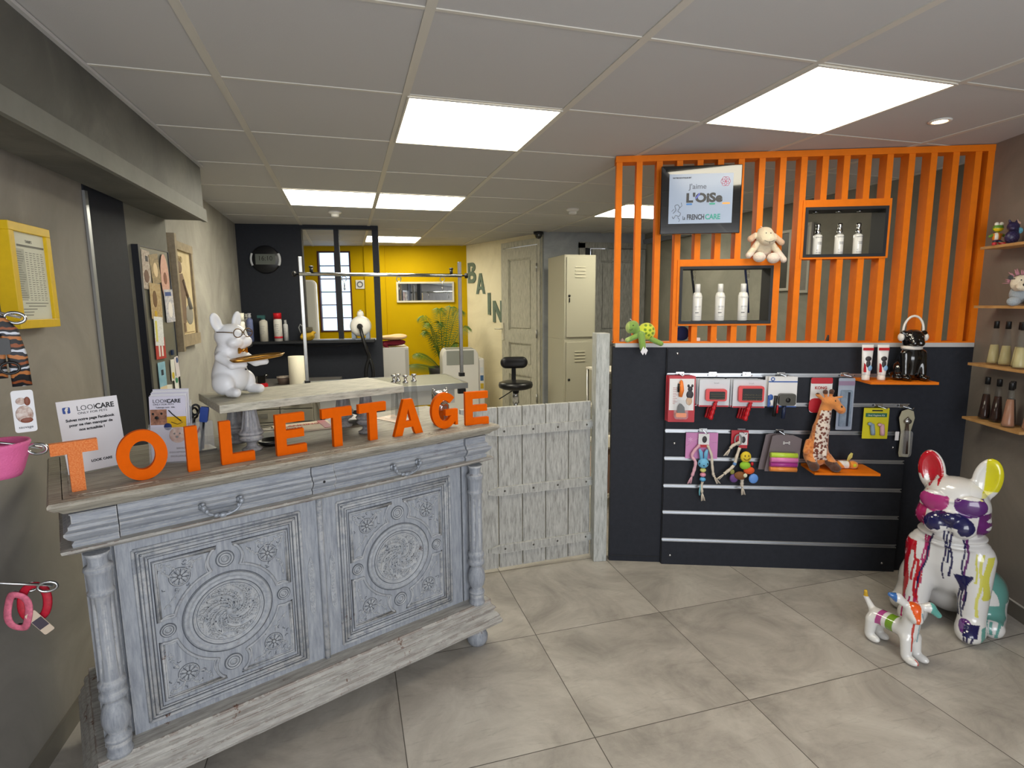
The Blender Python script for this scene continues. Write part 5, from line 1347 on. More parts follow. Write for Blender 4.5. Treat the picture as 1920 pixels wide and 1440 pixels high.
for k in range(5):
    a = k * 2 * PI / 5; g.tube([(0, 0, .22), (.24 * math.cos(a), .24 * math.sin(a), .08)], [.02, .014], 8)
g.build('base', M_BLK, t)
for k in range(5):
    a = k * 2 * PI / 5; G().ell((.24 * math.cos(a), .24 * math.sin(a), .03), (.02, .02, .03)).cyl((.24 * math.cos(a), .24 * math.sin(a), .05), (.24 * math.cos(a), .24 * math.sin(a), .08), .006, n=6).build('castor', M_BLK, t)
G().tube([(-.03, -.05, .63), (-.10, -.10, .60), (-.17, -.13, .565)], .005, 8).build('lever', M_BLK, t)
def locker(z, h, lb, key):
    t = thing('metal_locker', lb, 'locker', Vector((2.292, 2.75, z)), -.01, 'beige lockers in a stacked column')
    G().bx(0, .31, 0, .45, 0, h).build('body', M_BEIGE, t, bevel=.003)
    d = G().bx(.018, .292, -.012, -.001, .022, h - .022).build('door', M_BEIGE, t, bevel=.003)
    for i in range(4):
        G().bx(.10, .205, -.019, -.012, h - .115 - i * .03, h - .109 - i * .03).build('vent_slot', mat('enamel_edge', '#c5c1ab', .4), d)
    g = G().lathe([(.012, 0), (.011, -.006), (0, -.007)], 12, (.045, -.012, h * .52), 'Y')
    if key: g.bx(.041, .049, -.02, -.014, h * .52 - .06, h * .52 - .02)
    g.build('lock', M_BLK, d)
    g = G()
locker(.30, .782, 'lower beige metal locker with four vent slots', False)
locker(1.083, .775, 'upper beige metal locker with keys hanging in its lock', True)
o = G().bx(0, .31, 0, .45, 0, .299).build('locker_plinth', M_BEIGE, None, Vector((2.292, 2.75, 0)), -.01); tag(o, 'beige plinth under the two stacked lockers', 'plinth')
# mirror, socket, letters
def YW(s, off, z): return Vector((wy0.x, wy0.y, 0)) + Vector((wyu.x, wyu.y, 0)) * s + Vector((wyu.y, -wyu.x, 0)) * off + Vector((0, 0, z))
t = thing('wall_mirror', 'wide narrow mirror in pale frame on yellow wall', 'mirror', YW(1.18, .002, 1.445), yang)
G().bx(.022, .705, -.018, -.012, .022, .235).build('glass', mat('mirror_glass', '#d5d9dc', .02, 1), t)
G().bx(0, .727, -.024, 0, 0, .022).bx(0, .727, -.024, 0, .235, .257).bx(0, .022, -.024, 0, .022, .235).bx(.705, .727, -.024, 0, .022, .235).build('frame', mat('frame_pale', '#cfc9b4', .4), t)
t = thing('white_vent', 'square white plate with dark ring on yellow wall beside window', 'vent', YW(.725, .002, 1.675), yang)
G().bx(-.055, .055, -.012, 0, -.055, .055).build('plate', M_WHT, t, bevel=.002); G().tube([(.032 * math.cos(a), -.013, .032 * math.sin(a)) for a in [i * PI / 12 for i in range(24)]], .007, 8, closed=True).build('ring', mat('vent_grey', '#6b6d70', .4), t)
t = thing('water_heater', 'tall rounded white panel seen through left pane of dark opening', 'appliance', Vector((-.25, 4.62, 0)), 0)
G().rbx(0, .30, 0, .22, 0, 1.70, .05, 5).build('body', M_WHT, t, bevel=.01)
G().rbx(.02, .28, -.006, 0, .02, 1.68, .045, 5).build('front_panel', mat('panel_white2', '#cdccc2', .4), t)
LGRY = mat('letter_greygreen', '#68796c', .5, var=.1, vscale=30)
def wbl(ch, s0, wd_, z0, h, lb):
    w = wd_; st = .045
    if ch == 'B': loops = [[(0, 0), (w * .6, 0)] + arc(w * .6, h * .27, w * .4, h * .27, -90, 90, 10) + arc(w * .55, h * .77, w * .38, h * .23, -90, 90, 10) + [(0, h)], [(st, st), (w * .55, st)] + arc(w * .55, h * .27, w * .4 - st, h * .27 - st, -80, 80, 8) + [(st, h * .54 - st)], [(st, h * .54 + .005), (w * .5, h * .54 + .005)] + arc(w * .5, h * .77, w * .38 - st, h * .23 - st, -80, 80, 8) + [(st, h - st)]]
    elif ch == 'A': loops = [[(0, 0), (st, 0), (w * .32, h * .22), (w * .68, h * .22), (w - st, 0), (w, 0), (w / 2 + st / 2, h), (w / 2 - st / 2, h)], [(w * .38, h * .36), (w * .5, h * .75), (w * .62, h * .36)]]
    elif ch == 'I': loops = [[(0, 0), (w, 0), (w, h), (0, h)]]
    else: loops = [[(0, 0), (st, 0), (st, h * .62), (w - st, 0), (w, 0), (w, h), (w - st, h), (w - st, h * .38), (st, h), (0, h)]]
    v, f = outline_mesh(loops, .012); g = G(); g.add([(a, b - .008, c) for a, b, c in v], f, False)
    p = WB + wbu * s0
    o = g.build('wall_letter_' + ch.lower(), LGRY, None, Vector((p.x, p.y, z0)), wang); tag(o, lb, 'letter', 'letters of the word BAIN on the pale wall')
wbl('B', .045, .185, 1.68, .25, 'grey-green letter B, highest of the word on pale wall')
wbl('A', .235, .20, 1.54, .25, 'grey-green letter A below and right of the B on pale wall')
wbl('I', .495, .055, 1.29, .26, 'grey-green letter I between A and N on pale wall')
wbl('N', .605, .20, 1.20, .255, 'grey-green letter N, lowest of the word beside the grey door')
# wire shelf unit behind the gate
t = thing('storage_rack', 'narrow white and metal rack glimpsed between gate and post', 'rack', Vector((1.985, 1.22, 0)), 0)
for x in (0, .3): 
    for y in (0, .3): G().cyl((x, y, 0), (x, y, .97), .008, n=8).build('upright', M_STL, t)
for z in (.12, .45, .70, .96): G().bx(-.01, .31, -.01, .31, z, z + .012).build('tier', mat('rack_white', '#cfc8b8', .5), t)
G().bx(.02, .28, .02, .28, .132, .40).build('carton', mat('carton_pink', '#c9a08c', .6), t); G().bx(.03, .22, .02, .25, .713, .85).build('drawer_box', mat('rack_dark', '#3a3733', .5), t)

# ------------------------------------------------------------------ on and in the orange screen
t = thing('wall_screen', 'black framed screen on orange slats reading J\'aime L\'Oise and La FRENCH CARE', 'screen', PL(.215, -.062, 1.754), PANG)
G().bx(0, .386, 0, .04, 0, .325).build('casing', M_BLKG, t, bevel=.004)
G().bx(.10, .28, .04, .064, .08, .25).build('mount', M_BLK, t)
G().bx(.040, .344, -.002, 0, .050, .285).build('display', mat('screen_picture', '#7f8a9c', .2, emit='#a9b8d0', es=.16), t)
y = -.0026
g = G(); gtext(g, "J'aime", .034, .135, y, .214, depth=.0003, bold=.0003, sx=1.05); g.build('grey_lettering', mat('scr_grey', '#4d5463', .4), t)
g = G(); gtext(g, 'L\'OiSe', .058, .122, y, .152, depth=.0003, bold=.0028, sx=1.12); g.build('black_lettering', mat('scr_ink', '#17181c', .4), t)
g = G(); gtext(g, 'NOTRE BOUTIQUE EST', .0085, .056, y, .264, depth=.0003, bold=.0004); g.build('small_caption', mat('scr_ink'), t)
g = G(); gtext(g, 'FRENCH', .034, .128, y, .069, depth=.0003, bold=.0012, sx=.66); gtext(g, 'La', .024, .108, y, .069, depth=.0003, bold=.0006, sx=.6); g.build('grey_caption', mat('scr_darkgrey', '#262b36', .4), t)
g = G(); gtext(g, 'CARE', .034, .216, y, .069, depth=.0003, bold=.0012, sx=.86); g.build('green_caption', mat('scr_teal', '#25877b', .4), t)
for nm, c, x0, x1, z in (('blue_bar', '#2b6cb0', .124, .152, .138), ('green_bar', '#1d8a72', .234, .262, .138), ('orange_bar', '#e79a3c', .296, .332, .139)):
    G().rbx(x0, x1, y, y + .0006, z, z + .008, .003).build(nm, mat('scr_' + nm, c, .4), t)
G().prism([(.166, .170), (.184, .194), (.189, .190), (.171, .166)], y - .0006, y).build('blue_slash', mat('scr_violet', '#4a56b8', .4), t)
g = G()
for k in range(6):
    cx, cz = .308 + .012 * math.cos(k * PI / 3), .246 + .012 * math.sin(k * PI / 3)
    g.tube([(cx + .011 * math.cos(a), y, cz + .011 * math.sin(a)) for a in [i * PI / 6 for i in range(12)]], .0009, 4, closed=True)
g.build('pink_flower_emblem', mat('scr_pink', '#c94f6c', .4), t)
g = G(); pts = smooth_path([(.062, 0, .10), (.075, 0, .115), (.07, 0, .135), (.085, 0, .14), (.092, 0, .125), (.085, 0, .11), (.098, 0, .10), (.09, 0, .085), (.075, 0, .09), (.065, 0, .075), (.058, 0, .085)], 4)
g.tube([(p.x, y, p.z) for p in pts], .0018, 4); g.tube([(.092, y, .125), (.104, y, .135), (.1, y, .15)], .0014, 4); g.tube([(.085, y, .08), (.095, y, .068), (.09, y, .06)], .0014, 4); g.tube([(.055, y, .11), (.066, y, .12)], .0014, 4)
g.build('grey_emblem', mat('scr_emblem', '#77808f', .4), t)

def shampoo(s, z, lb):
    t = thing('shampoo_bottle', lb, 'bottle', PL(s, .035, z), PANG, 'tall white bottles in the lower niche')
    G().lathe([(.022, 0), (.0245, .003), (.0245, .128), (.020, .142), (.0135, .147)], 28).build('body', M_WHG, t)
    G().lathe([(.0142, .147), (.0138, .186), (.0125, .189), (0, .189)], 24).build('cap', M_WHG, t)
    g = G(); gtext(g, 'LOOKCARE', .0082, 0, -.0248, .118, depth=.0004, align='CENTER', sx=.95)
    for i, (x0, x1, z0) in enumerate(((-.014, .014, .075), (-.014, .013, .070), (-.014, .008, .060), (-.012, .012, .022))): g.bx(x0, x1, -.0248, -.0215, z0, z0 + .0016)
    g.build('grey_print', mat('label_grey', '#a3a5ab', .5), t)
    G().bx(-.013, .004, -.0249, -.021, .041, .0445).build('dark_bar', M_INK, t)
for s, lb in ((.432, 'tall white LOOKCARE bottle, left one in lower niche'), (.547, 'tall white LOOKCARE bottle, middle one in lower niche'), (.662, 'tall white LOOKCARE bottle, right one in lower niche')): shampoo(s, 1.3225, lb)
def pump(s, z, lb):
    t = thing('lotion_bottle', lb, 'bottle', PL(s, .04, z), PANG, 'chrome-topped bottles in the upper niche')
    G().lathe([(.019, 0), (.0205, .003), (.0205, .092), (.019, .097), (.010, .098)], 24).build('body', M_WHG, t)
    G().lathe([(.0135, .098), (.0135, .116), (.010, .120), (.010, .138), (.0115, .142), (.010, .152), (0, .153)], 20).build('chrome_cap', M_CHR, t)
    g = G(); gtext(g, 'LOOKCARE', .0072, 0, -.0208, .083, depth=.0004, align='CENTER')
    for i, z0 in enumerate((.06, .055, .050)): g.bx(-.006, .012, -.0208, -.0165, z0, z0 + .0016)
    g.bx(-.011, .010, -.0208, -.016, .010, .0115); gtext(g, 'C', .011, -.010, -.0208, .018, depth=.0004)
    g.build('print', mat('label_dark', '#5c5d63', .5), t)
for s, lb in ((1.012, 'white bottle with chrome top, left one in upper niche'), (1.116, 'white bottle with chrome top, middle one in upper niche'), (1.205, 'white bottle with chrome top, right one in upper niche')): pump(s, 1.6505, lb)

PLUSH = vcol('plush_fur', .9, bump=.8, bscale=260, sheen=.3)
# sheep
t = thing('plush_sheep', 'cream plush sheep sitting on top of the lower niche in orange screen', 'soft toy', PL(.738, .0, 1.634), PANG)
pr = [('e', (0, .012, .05), (.045, .035, .05)), ('e', (0, -.02, .105), (.043, .040, .040)), ('e', (.004, -.045, .088), (.036, .028, .028)), ('e', (0, -.005, .135), (.034, .028, .018)),
      ('c', (-.045, -.01, .115), (-.07, -.02, .095), .012, .016, {'k': .006}), ('c', (.045, -.01, .11), (.078, -.02, .075), .012, .015, {'k': .006}),
      ('c', (-.03, -.01, .075), (-.08, -.035, .015), .016, .015, {'k': .008}), ('c', (.03, -.01, .075), (.088, -.035, -.01), .016, .015, {'k': .008}),
      ('e', (-.032, -.045, .004), (.030, .026, .025), {'k': .006}), ('e', (.034, -.048, -.002), (.031, .026, .026), {'k': .006})]
sdf_mesh(pr, .0032, .012, lambda V: paint(V, '#d3c6ad', [('#dccbbd', lambda x, y, z: (z < .028)), ('#c9a88c', lambda x, y, z: (np.abs(x) > .052) & (z > .05))]), 'body', PLUSH, t)
G().ell((-.010, -.0585, .118), (.0028, .002, .003)).ell((.012, -.0585, .117), (.0028, .002, .003)).build('eyes', M_BLK, t)
G().tube([(-.020, -.068, .082), (-.004, -.076, .074), (.012, -.075, .075), (.030, -.064, .082)], .0011, 5).tube([(.004, -.076, .074), (.004, -.074, .064)], .001, 5).build('mouth', M_BLK, t)
G().tube([(.0, 0, .148), (-.02, 0, .158)], .0012, 5).build('hanging_loop', M_WHT, t)
# turtle
t = thing('plush_turtle', 'green plush turtle with yellow spotted shell perched on white ledge', 'soft toy', PL(.145, -.012, 1.216), PANG)
pr = [('e', (-.045, -.01, .082), (.030, .030, .030)), ('e', (-.062, -.012, .075), (.022, .027, .030)), ('c', (-.03, 0, .06), (.0, 0, .05), .022, .028),
      ('c', (-.02, -.02, .035), (-.075, -.035, .012), .014, .013, {'k': .008}), ('c', (-.005, -.035, .04), (.002, -.05, -.028), .018, .016, {'k': .008}), ('c', (.05, -.012, .015), (.095, -.035, -.006), .014, .013, {'k': .006}),
      ('e', (.025, .0, .055), (.045, .036, .045), (0, .35, 0), {'k': .004})]
def tcol(V):
    x, y, z = V[:, 0] - .025, V[:, 1], V[:, 2] - .055
    c, s_ = math.cos(.35), math.sin(.35); u = c * x - s_ * z; w_ = s_ * x + c * z
    shell = ((u / .0465) ** 2 + (y / .0375) ** 2 + (w_ / .0465) ** 2 < 1.04) & (V[:, 0] > -.02) & (V[:, 2] > .012)
    C = paint(V, '#7fa24a', [('#a5bb6a', lambda x, y, z: (x < -.066))])
    C[shell] = col('#c9d33e')[:3]
    for (su, sw) in ((-.018, .028), (.004, .036), (.026, .024), (-.014, .006), (.010, .012), (.030, .002), (.014, -.014), (-.004, -.010), (.032, -.020)):
        d = np.hypot((u - su) * 1.0, (w_ - sw) * 1.0)
        C[shell & (d < .0068) & (y < 0)] = col('#6f8f1e')[:3]
    return C
sdf_mesh(pr, .0026, .010, tcol, 'body', PLUSH, t)
G().ell((-.048, -.040, .088), (.003, .002, .0035)).build('eye', M_BLK, t)
G().tube([(-.068, -.036, .066), (-.058, -.040, .064), (-.05, -.040, .070)], .0011, 5).build('mouth', M_BLK, t)
G().prism([(.002, -.018), (-.012, -.045), (.0, -.062), (.012, -.04)], -.073, -.071).prism([(.012, -.022), (.006, -.045), (.014, -.062), (.024, -.038)], -.072, -.0705).build('paper_tag', M_PAPER, t)
G().tube([(-.052, 0, .112), (-.06, 0, .120)], .002, 5).build('loop', M_WHT, t)

# small things on the ledge behind the slats
def ledge(name, cat, lb, s, off, g, m):
    o = g.build(name, m, None, PL(s, off, 1.2165), PANG); tag(o, lb, cat)
ledge('white_block', 'box', 'small white block on ledge under the lower niche', .435, .05, G().rbx(-.022, .022, -.006, .006, 0, .018, .003), M_WHT)
ledge('small_figure', 'figurine', 'tiny white figure on ledge under the lower niche, middle', .535, .05, G().ell((0, 0, .008), (.010, .008, .008)).ell((0, 0, .020), (.007, .006, .007)), M_WHT)
ledge('cable_box', 'box', 'small grey box with wires on ledge behind slats', .62, .05, G().bx(-.018, .018, -.01, .01, 0, .016).tube([(0, 0, .016), (.015, 0, .05), (-.01, 0, .07)], .0016, 5), M_GREYP)
ledge('navy_pouch', 'pouch', 'navy fabric pouch seen behind the slats under the lower niche', .372, .115, G().rbx(-.035, .035, -.02, .02, -.0, .075, .03, 5), mat('navy', '#14234f', .8))
ledge('paper_cone', 'ornament', 'tiny white pointed ornament at left end of ledge', .052, .03, G().lathe([(.016, 0), (.006, .012), (0, .018)], 12), M_WHT)
ledge('black_clip', 'clip', 'small black clip standing on ledge between right slats', 1.108, .035, G().prism([(-.022, 0), (-.010, 0), (.0, .035), (.010, 0), (.020, 0), (.008, .06), (-.004, .06)], -.01, .01), M_BLK)
for s0, lb, c in ((.425, 'hanging lead with pale chain seen through lower niche, left', '#17191d'), (.705, 'hanging navy lead with metal clasp seen through lower niche, right', '#1c2747')):
    t = thing('hanging_leash', lb, 'leash', PL(s0, .165, 1.640), PANG)
    G().bx(-.01, .03, -.085, .02, -.004, 0).build('holder', M_BLK, t)
    G().tube([(0, .0, 0), (.002, 0, -.06), (.02, 0, -.18), (.028, 0, -.28)], .006, 6, flat=(1, .3)).build('strap', mat('leash' + c.strip('#'), c, .7), t)
    for i in range(7): G().tube([(.018 + .005 * math.cos(a), .004 * (i % 2) * math.sin(a), -.02 - i * .013 + .008 * math.sin(a)) for a in [j * PI / 5 for j in range(10)]], .0016, 5, closed=True).build('chain_link', mat('chain_pale', '#b8b39c', .35, .6), t)
# pictures on the wall beyond the slats
def RB(y): return Vector((3.50 + (3.46 - y) * .0481, y, 0))
def rpic(y, z, wd_, h, lb, dk):
    t = thing('wall_picture', lb, 'picture', RB(y) + Vector((-.002, 0, z)), math.radians(-87.2))
    G().bx(0, wd_, -.02, 0, 0, .02).bx(0, wd_, -.02, 0, h - .02, h).bx(0, .02, -.02, 0, .02, h - .02).bx(wd_ - .02, wd_, -.02, 0, .02, h - .02).build('frame', mat('frame_grey', '#a5a296', .5), t)
    G().bx(.02, wd_ - .02, -.012, 0, .02, h - .02).build('picture', mat('pic' + str(dk), '#35352f' if dk else '#77746c', .4, var=.2), t)
rpic(1.62, 1.50, .20, .45, 'pale framed dark picture on far wall behind plush sheep', 1)
rpic(1.36, 1.48, .12, .5, 'second narrow grey frame on far wall behind the slats', 0)

# ------------------------------------------------------------------ goods on the slatwall
def prong(s, z, lb, ln=.09):
    t = thing('prong_hook', lb, 'hook', PL(s, -.0235, z), PANG, 'steel prong hooks in the slatwall rails')
    G().bx(-.02, .02, -.004, 0, -.008, .012).build('plate', M_CHR, t)
    G().tube([(0, -.003, 0), (0, -ln + .012, 0), (0, -ln, .008)], .0024, 6).build('prong', M_CHR, t)
def carded(name, cat, lb, grp, s, off, z0, w_, h, m, fn=None):
    t = thing(name, lb, cat, PL(s, off, z0), PANG, grp)
    G().rbx(0, w_, 0, .0012, 0, h, .004).build('card', m, t)
    if fn: fn(t, w_, h)
    return t
CRED = mat('card_red', '#b3202e', .4); CWH = mat('card_white', '#dcdbdc', .4); CGR = mat('card_pale_grey', '#c9ccd3', .35)
def deshed(t, w, h):
    G().bx(.004, w - .006, -.0008, 0, .062, h - .014).build('white_field', CWH, t)
    g = G(); g.ell((.060, -.012, h * .80), (.011, .010, .03)).tube([(.060, -.012, h * .86), (.063, -.014, h * .7), (.058, -.013, h * .56)], [.010, .012, .009], 10); g.build('orange_handle', mat('handle_orange', '#ea7c2c', .35), t)
    g = G(); g.tube([(.052, -.010, h * .84), (.050, -.011, h * .66)], .008, 8); g.build('black_grip', M_BLK, t)
    G().prism([(.044, .052), (.082, .052), (.078, .082), (.064, .098), (.056, .098), (.046, .082)], -.022, -.002).build('black_head', M_BLK, t)
    G().rbx(.036, .088, -.026, -.004, .030, .052, .006).build('orange_blade', mat('handle_orange'), t)
    g = G(); g.ell((.108, -.001, h * .72), (.012, .002, .014)).ell((.099, -.001, h * .79), (.006, .002, .008)).ell((.118, -.001, h * .79), (.006, .002, .008)).ell((.107, -.001, h * .60), (.018, .002, .022)); g.build('dog_print', mat('dog_dark', '#2f2b30', .5), t)
    g = G(); g.ell((.104, -.001, h * .46), (.016, .002, .022)); g.build('cat_print', mat('dog_tan', '#c9a98c', .5), t)
    g = G()
    for i in range(9): g.bx(.022, .040 + .006 * math.sin(i * 3), -.0012, 0, h * .70 - i * .009, h * .70 - i * .009 + .002)
    gtext(g, 'BROSSE', .0085, .022, -.0008, h * .73, depth=.0003); g.build('printing', mat('print_red2', '#a8433f', .5), t)
    G().rbx(.028, .096, -.028, -.0012, .02, .115, .012).build('blister', M_CLEAR, t)
prong(.345, 1.049, 'steel prong hook above the orange-handled tool card')
for k in range(3):
    carded('grooming_tool_pack', 'package', ('frontmost red and white card holding an orange and black grooming tool', 'second red and white grooming tool card, behind the front one', 'rearmost red and white grooming tool card on its hook')[k], 'orange grooming tool cards', .281 - k * .004, -.075 + k * .018, .806, .134, .240, CRED, deshed if k == 0 else None)
def slicker_rear(t, w, h):
    hx = w * .5 + .008; sp = smooth_path([(hx, -.007, .035), (hx - .012, -.007, -.008), (hx - .024, -.007, -.062)], 6)
    G().tube(sp, [.0065 + .0012 * math.sin(i * 1.9) for i in range(len(sp))], 8).build('red_handle', M_RED, t)
    G().bx(.002, w - .002, -.0006, 0, .0, .008).build('red_stripe', CRED, t)
def slicker(big):
    def fn(t, w, h):
        bw, bh = (.124, .082) if big else (.104, .062)
        x0 = w * .5 - bw / 2 + .006; z0 = .032
        g = G(); r = .010
        g.rbx(x0, x0 + bw, -.020, -.002, z0, z0 + bh, .012, 4); g.build('red_frame', mat('red_frame', '#d23a3c', .35), t)
        G().rbx(x0 + .018, x0 + bw - .010, -.0225, -.020, z0 + .010, z0 + bh - .012, .004).build('bristle_pad', mat('bristle_pad', '#15171a', .5), t)
        g = G()
        for i in range(12):
            for j in range(3): g.cyl((x0 + .024 + i * (bw - .04) / 11, -.0225, z0 + .016 + j * .012), (x0 + .024 + i * (bw - .04) / 11, -.0285, z0 + .013 + j * .012), .0009, n=4)
        g.build('bristles', mat('bristle', '#a9a078', .4, .5), t)
        hx = w * .5 + .008
        g = G(); pts = [(hx, -.012, z0), (hx - .012, -.014, z0 - .04), (hx - .026, -.014, z0 - .095)]; sp = smooth_path(pts, 8)
        g.tube(sp, [.0085 + .0018 * math.sin(i * 1.9) + .0002 * i for i in range(len(sp))], 10); g.build('red_handle', M_RED, t)
        G().bx(.002, w - .002, -.0006, 0, .0, .008).build('red_stripe', CRED, t)
        g = G(); gtext(g, 'brush', .011, w * .5 + .01, -.0008, h - .022, depth=.0003, align='CENTER'); g.build('printing', mat('label_grey'), t)
    return fn
prong(.51, 1.049, 'steel prong hook above the smaller red brush'); prong(.68, 1.049, 'steel prong hook above the larger red brush'); prong(.85, 1.049, 'steel prong hook above the blue and white card')
for k in range(3):
    carded('slicker_brush_pack', 'package', ('front card with smaller red slicker brush, left of the larger one', 'middle card of the smaller red slicker brushes', 'rearmost card of the smaller red slicker brushes')[k], 'smaller red brush cards', .434 - k * .007, -.078 + k * .02, .888, .150, .142, CGR, slicker(False) if k == 0 else slicker_rear)
for k in range(4):
    carded('slicker_brush_pack', 'package', ('front card with larger red slicker brush and black pad', 'second card of the larger red slicker brushes', 'third card of the larger red slicker brushes', 'rearmost card of the larger red slicker brushes')[k], 'larger red brush cards', .600 - k * .007, -.082 + k * .017, .885, .158, .144, CGR, slicker(True) if k == 0 else slicker_rear)
def bluecard(t, w, h):
    B = mat('card_blue', '#2a55a0', .4)
    G().bx(0, w, -.0006, 0, h - .028, h - .022).bx(0, .02, -.0006, 0, 0, .06).bx(0, w, -.0006, 0, 0, .006).build('blue_band', B, t)
    g = G(); g.tube([(.02 + .008 * math.cos(a), -.001, h - .012 + .008 * math.sin(a)) for a in [i * PI / 8 for i in range(16)]], .0022, 6, closed=True); g.build('blue_ring', B, t)
    g = G(); g.ell((.014, -.001, .05), (.012, .002, .016)); g.build('blue_oval', B, t)
    g = G(); g.tube([(.016, -.001, .036), (.022, -.001, .014), (.012, -.001, .006)], [.006, .008, .003], 6); g.build('white_swirl', CWH, t)
    G().rbx(.048, .128, -.026, -.002, .012, .072, .012).build('clear_case', mat('smoky_case', '#4b4a45', .25), t)
    G().lathe([(.012, -.026), (.010, -.030), (0, -.030)], 16, (.09, 0, .040), 'Y').build('case_button', M_BLK, t)
    G().tube([(.078, -.014, .012), (.074, -.014, -.055)], [.009, .010], 10).build('blue_handle', mat('handle_navy', '#1c2945', .35), t)
    G().tube([(.036, -.010, .06), (.034, -.010, .0), (.03, -.012, -.045)], [.008, .008, .010], 10).build('black_handle', M_BLK, t)
    G().tube([(.050, -.0, .01), (.046, -.002, -.03)], [.006, .007], 8).build('red_handle', M_RED, t)
for k in range(2):
    carded('comb_pack', 'package', ('front blue and white card holding brush in smoky clear case', 'rear blue and white card behind the smoky cased brush')[k], 'blue and white brush cards', .774 - k * .008, -.076 + k * .024, .889, .140, .155, CWH, bluecard if k == 0 else None)
# orange shelves, tubes, pug
def oshelf(s0, s1, z, lb):
    t = thing('display_shelf', lb, 'shelf', PL(s0, -.0235, z), PANG)
    G().bx(0, s1 - s0, -.165, 0, -.012, 0).build('board', M_ORG, t)
    for x in (.05, s1 - s0 - .05): G().prism([(x - .002, -.012), (x + .002, -.012), (x + .002, .022), (x - .002, .022)], -.002, 0).bx(x - .015, x + .015, -.12, -.0, -.018, -.012).build('bracket', M_CLEAR, t)
oshelf(1.205, 1.510, 1.035, 'small orange shelf carrying black pug figure and two tubes')
oshelf(.978, 1.285, .583, 'small orange shelf carrying giraffe plush toy')
def tube_t(s, lb):
    t = thing('paste_tube', lb, 'tube', PL(s, -.115, 1.0355), PANG, 'red and white tubes on the upper orange shelf')
    G().lathe([(.0165, 0), (.0175, .003), (.0170, .026), (.015, .027)], 20).build('cap', mat('cap_cream2', '#ddd6cf', .4), t)
    n = 16; vs = []; 
    for k, (z, rx, ry) in enumerate(((.027, .018, .018), (.06, .021, .017), (.11, .0245, .011), (.155, .027, .003), (.172, .028, .0012))):
        for j in range(n): a = 2 * PI * j / n; vs.append((rx * math.cos(a), ry * math.sin(a), z))
    fs = [(k * n + j, k * n + (j + 1) % n, (k + 1) * n + (j + 1) % n, (k + 1) * n + j) for k in range(4) for j in range(n)] + [tuple(4 * n + j for j in range(n))]
    g = G(); g.add(vs, fs, True); g.build('body', mat('tube_white', '#dedcda', .3), t)
    G().bx(-.024, .024, -.0075, -.006, .145, .158).prism([(-.020, .04), (-.008, .04), (-.012, .075), (-.02, .085)], -.0195, -.016).build('red_panel', M_RED, t)
    G().ell((0, -.0135, .105), (.014, .004, .012)).ell((0, -.016, .080), (.010, .004, .018)).build('dog_print', mat('dog_dark'), t)
    G().ell((.008, -.0175, .060), (.010, .003, .014)).build('blue_print', mat('tube_blue', '#7fa9cf', .4), t)
tube_t(1.216, 'red and white paste tube, left of the pair beside the pug'); tube_t(1.288, 'red and white paste tube, right of the pair next to the pug')
t = thing('pug_figure', 'glossy black pug figurine wearing white headphones and collar on orange shelf', 'figurine', PL(1.424, -.098, 1.039), PANG)
pr = [('e', (0, .010, .070), (.056, .046, .076)), ('e', (0, -.012, .105), (.048, .036, .055)), ('c', (0, -.012, .03), (0, -.01, .10), .030, .040), ('e', (0, -.008, .202), (.049, .042, .040)), ('e', (0, -.040, .186), (.034, .020, .024)), ('c', (0, 0, .14), (0, -.004, .18), .040, .038),
      ('c', (-.038, -.022, .125), (-.040, -.040, .02), .021, .016), ('c', (.038, -.022, .125), (.040, -.040, .02), .021, .016), ('e', (-.040, -.054, .012), (.019, .022, .012), {'k': .006}), ('e', (.040, -.054, .012), (.019, .022, .012), {'k': .006}),
      ('e', (-.056, .012, .040), (.026, .038, .040)), ('e', (.056, .012, .040), (.026, .038, .040)), ('e', (-.066, -.02, .010), (.018, .024, .011), {'k': .006}), ('e', (.066, -.02, .010), (.018, .024, .011), {'k': .006}),
      ('e', (-.045, -.012, .224), (.016, .010, .014), {'k': .006}), ('e', (.045, -.012, .224), (.016, .010, .014), {'k': .006}), ('e', (-.014, -.052, .178), (.016, .012, .015), {'k': .004}), ('e', (.014, -.052, .178), (.016, .012, .015), {'k': .004}), ('-c', (-.022, -.050, .214), (.022, -.050, .214), .003, .003, {'k': .004}), ('-c', (-.015, -.056, .205), (.015, -.056, .205), .0025, .0025, {'k': .003})]
sdf_mesh(pr, .0032, .012, None, 'body', M_BLKG, t)
G().ell((0, -.062, .195), (.007, .004, .005)).ell((-.022, -.046, .208), (.006, .004, .006)).ell((.022, -.046, .208), (.006, .004, .006)).build('eyes_and_nose', mat('pug_eye', '#000000', .05, coat=1), t)
WR = mat('headphone_white', '#ded9d2', .35)
hd = G().tube([(-.052, -.004, .205)] + [(.046 * math.cos(a), -.004, .236 + .070 * math.sin(a)) for a in [PI - i * PI / 14 for i in range(15)]] + [(.052, -.004, .205)], .0055, 8).build('headphone_band', WR, t)
for s in (-1, 1): G().ell((s * .055, -.008, .205), (.013, .018, .020), 16, 10).build('headphone_cup', WR, t)
G().lathe([(.038, .146), (.044, .148), (.045, .158), (.040, .164), (.037, .160)], 28, (0, -.004, 0)).build('collar', WR, t)

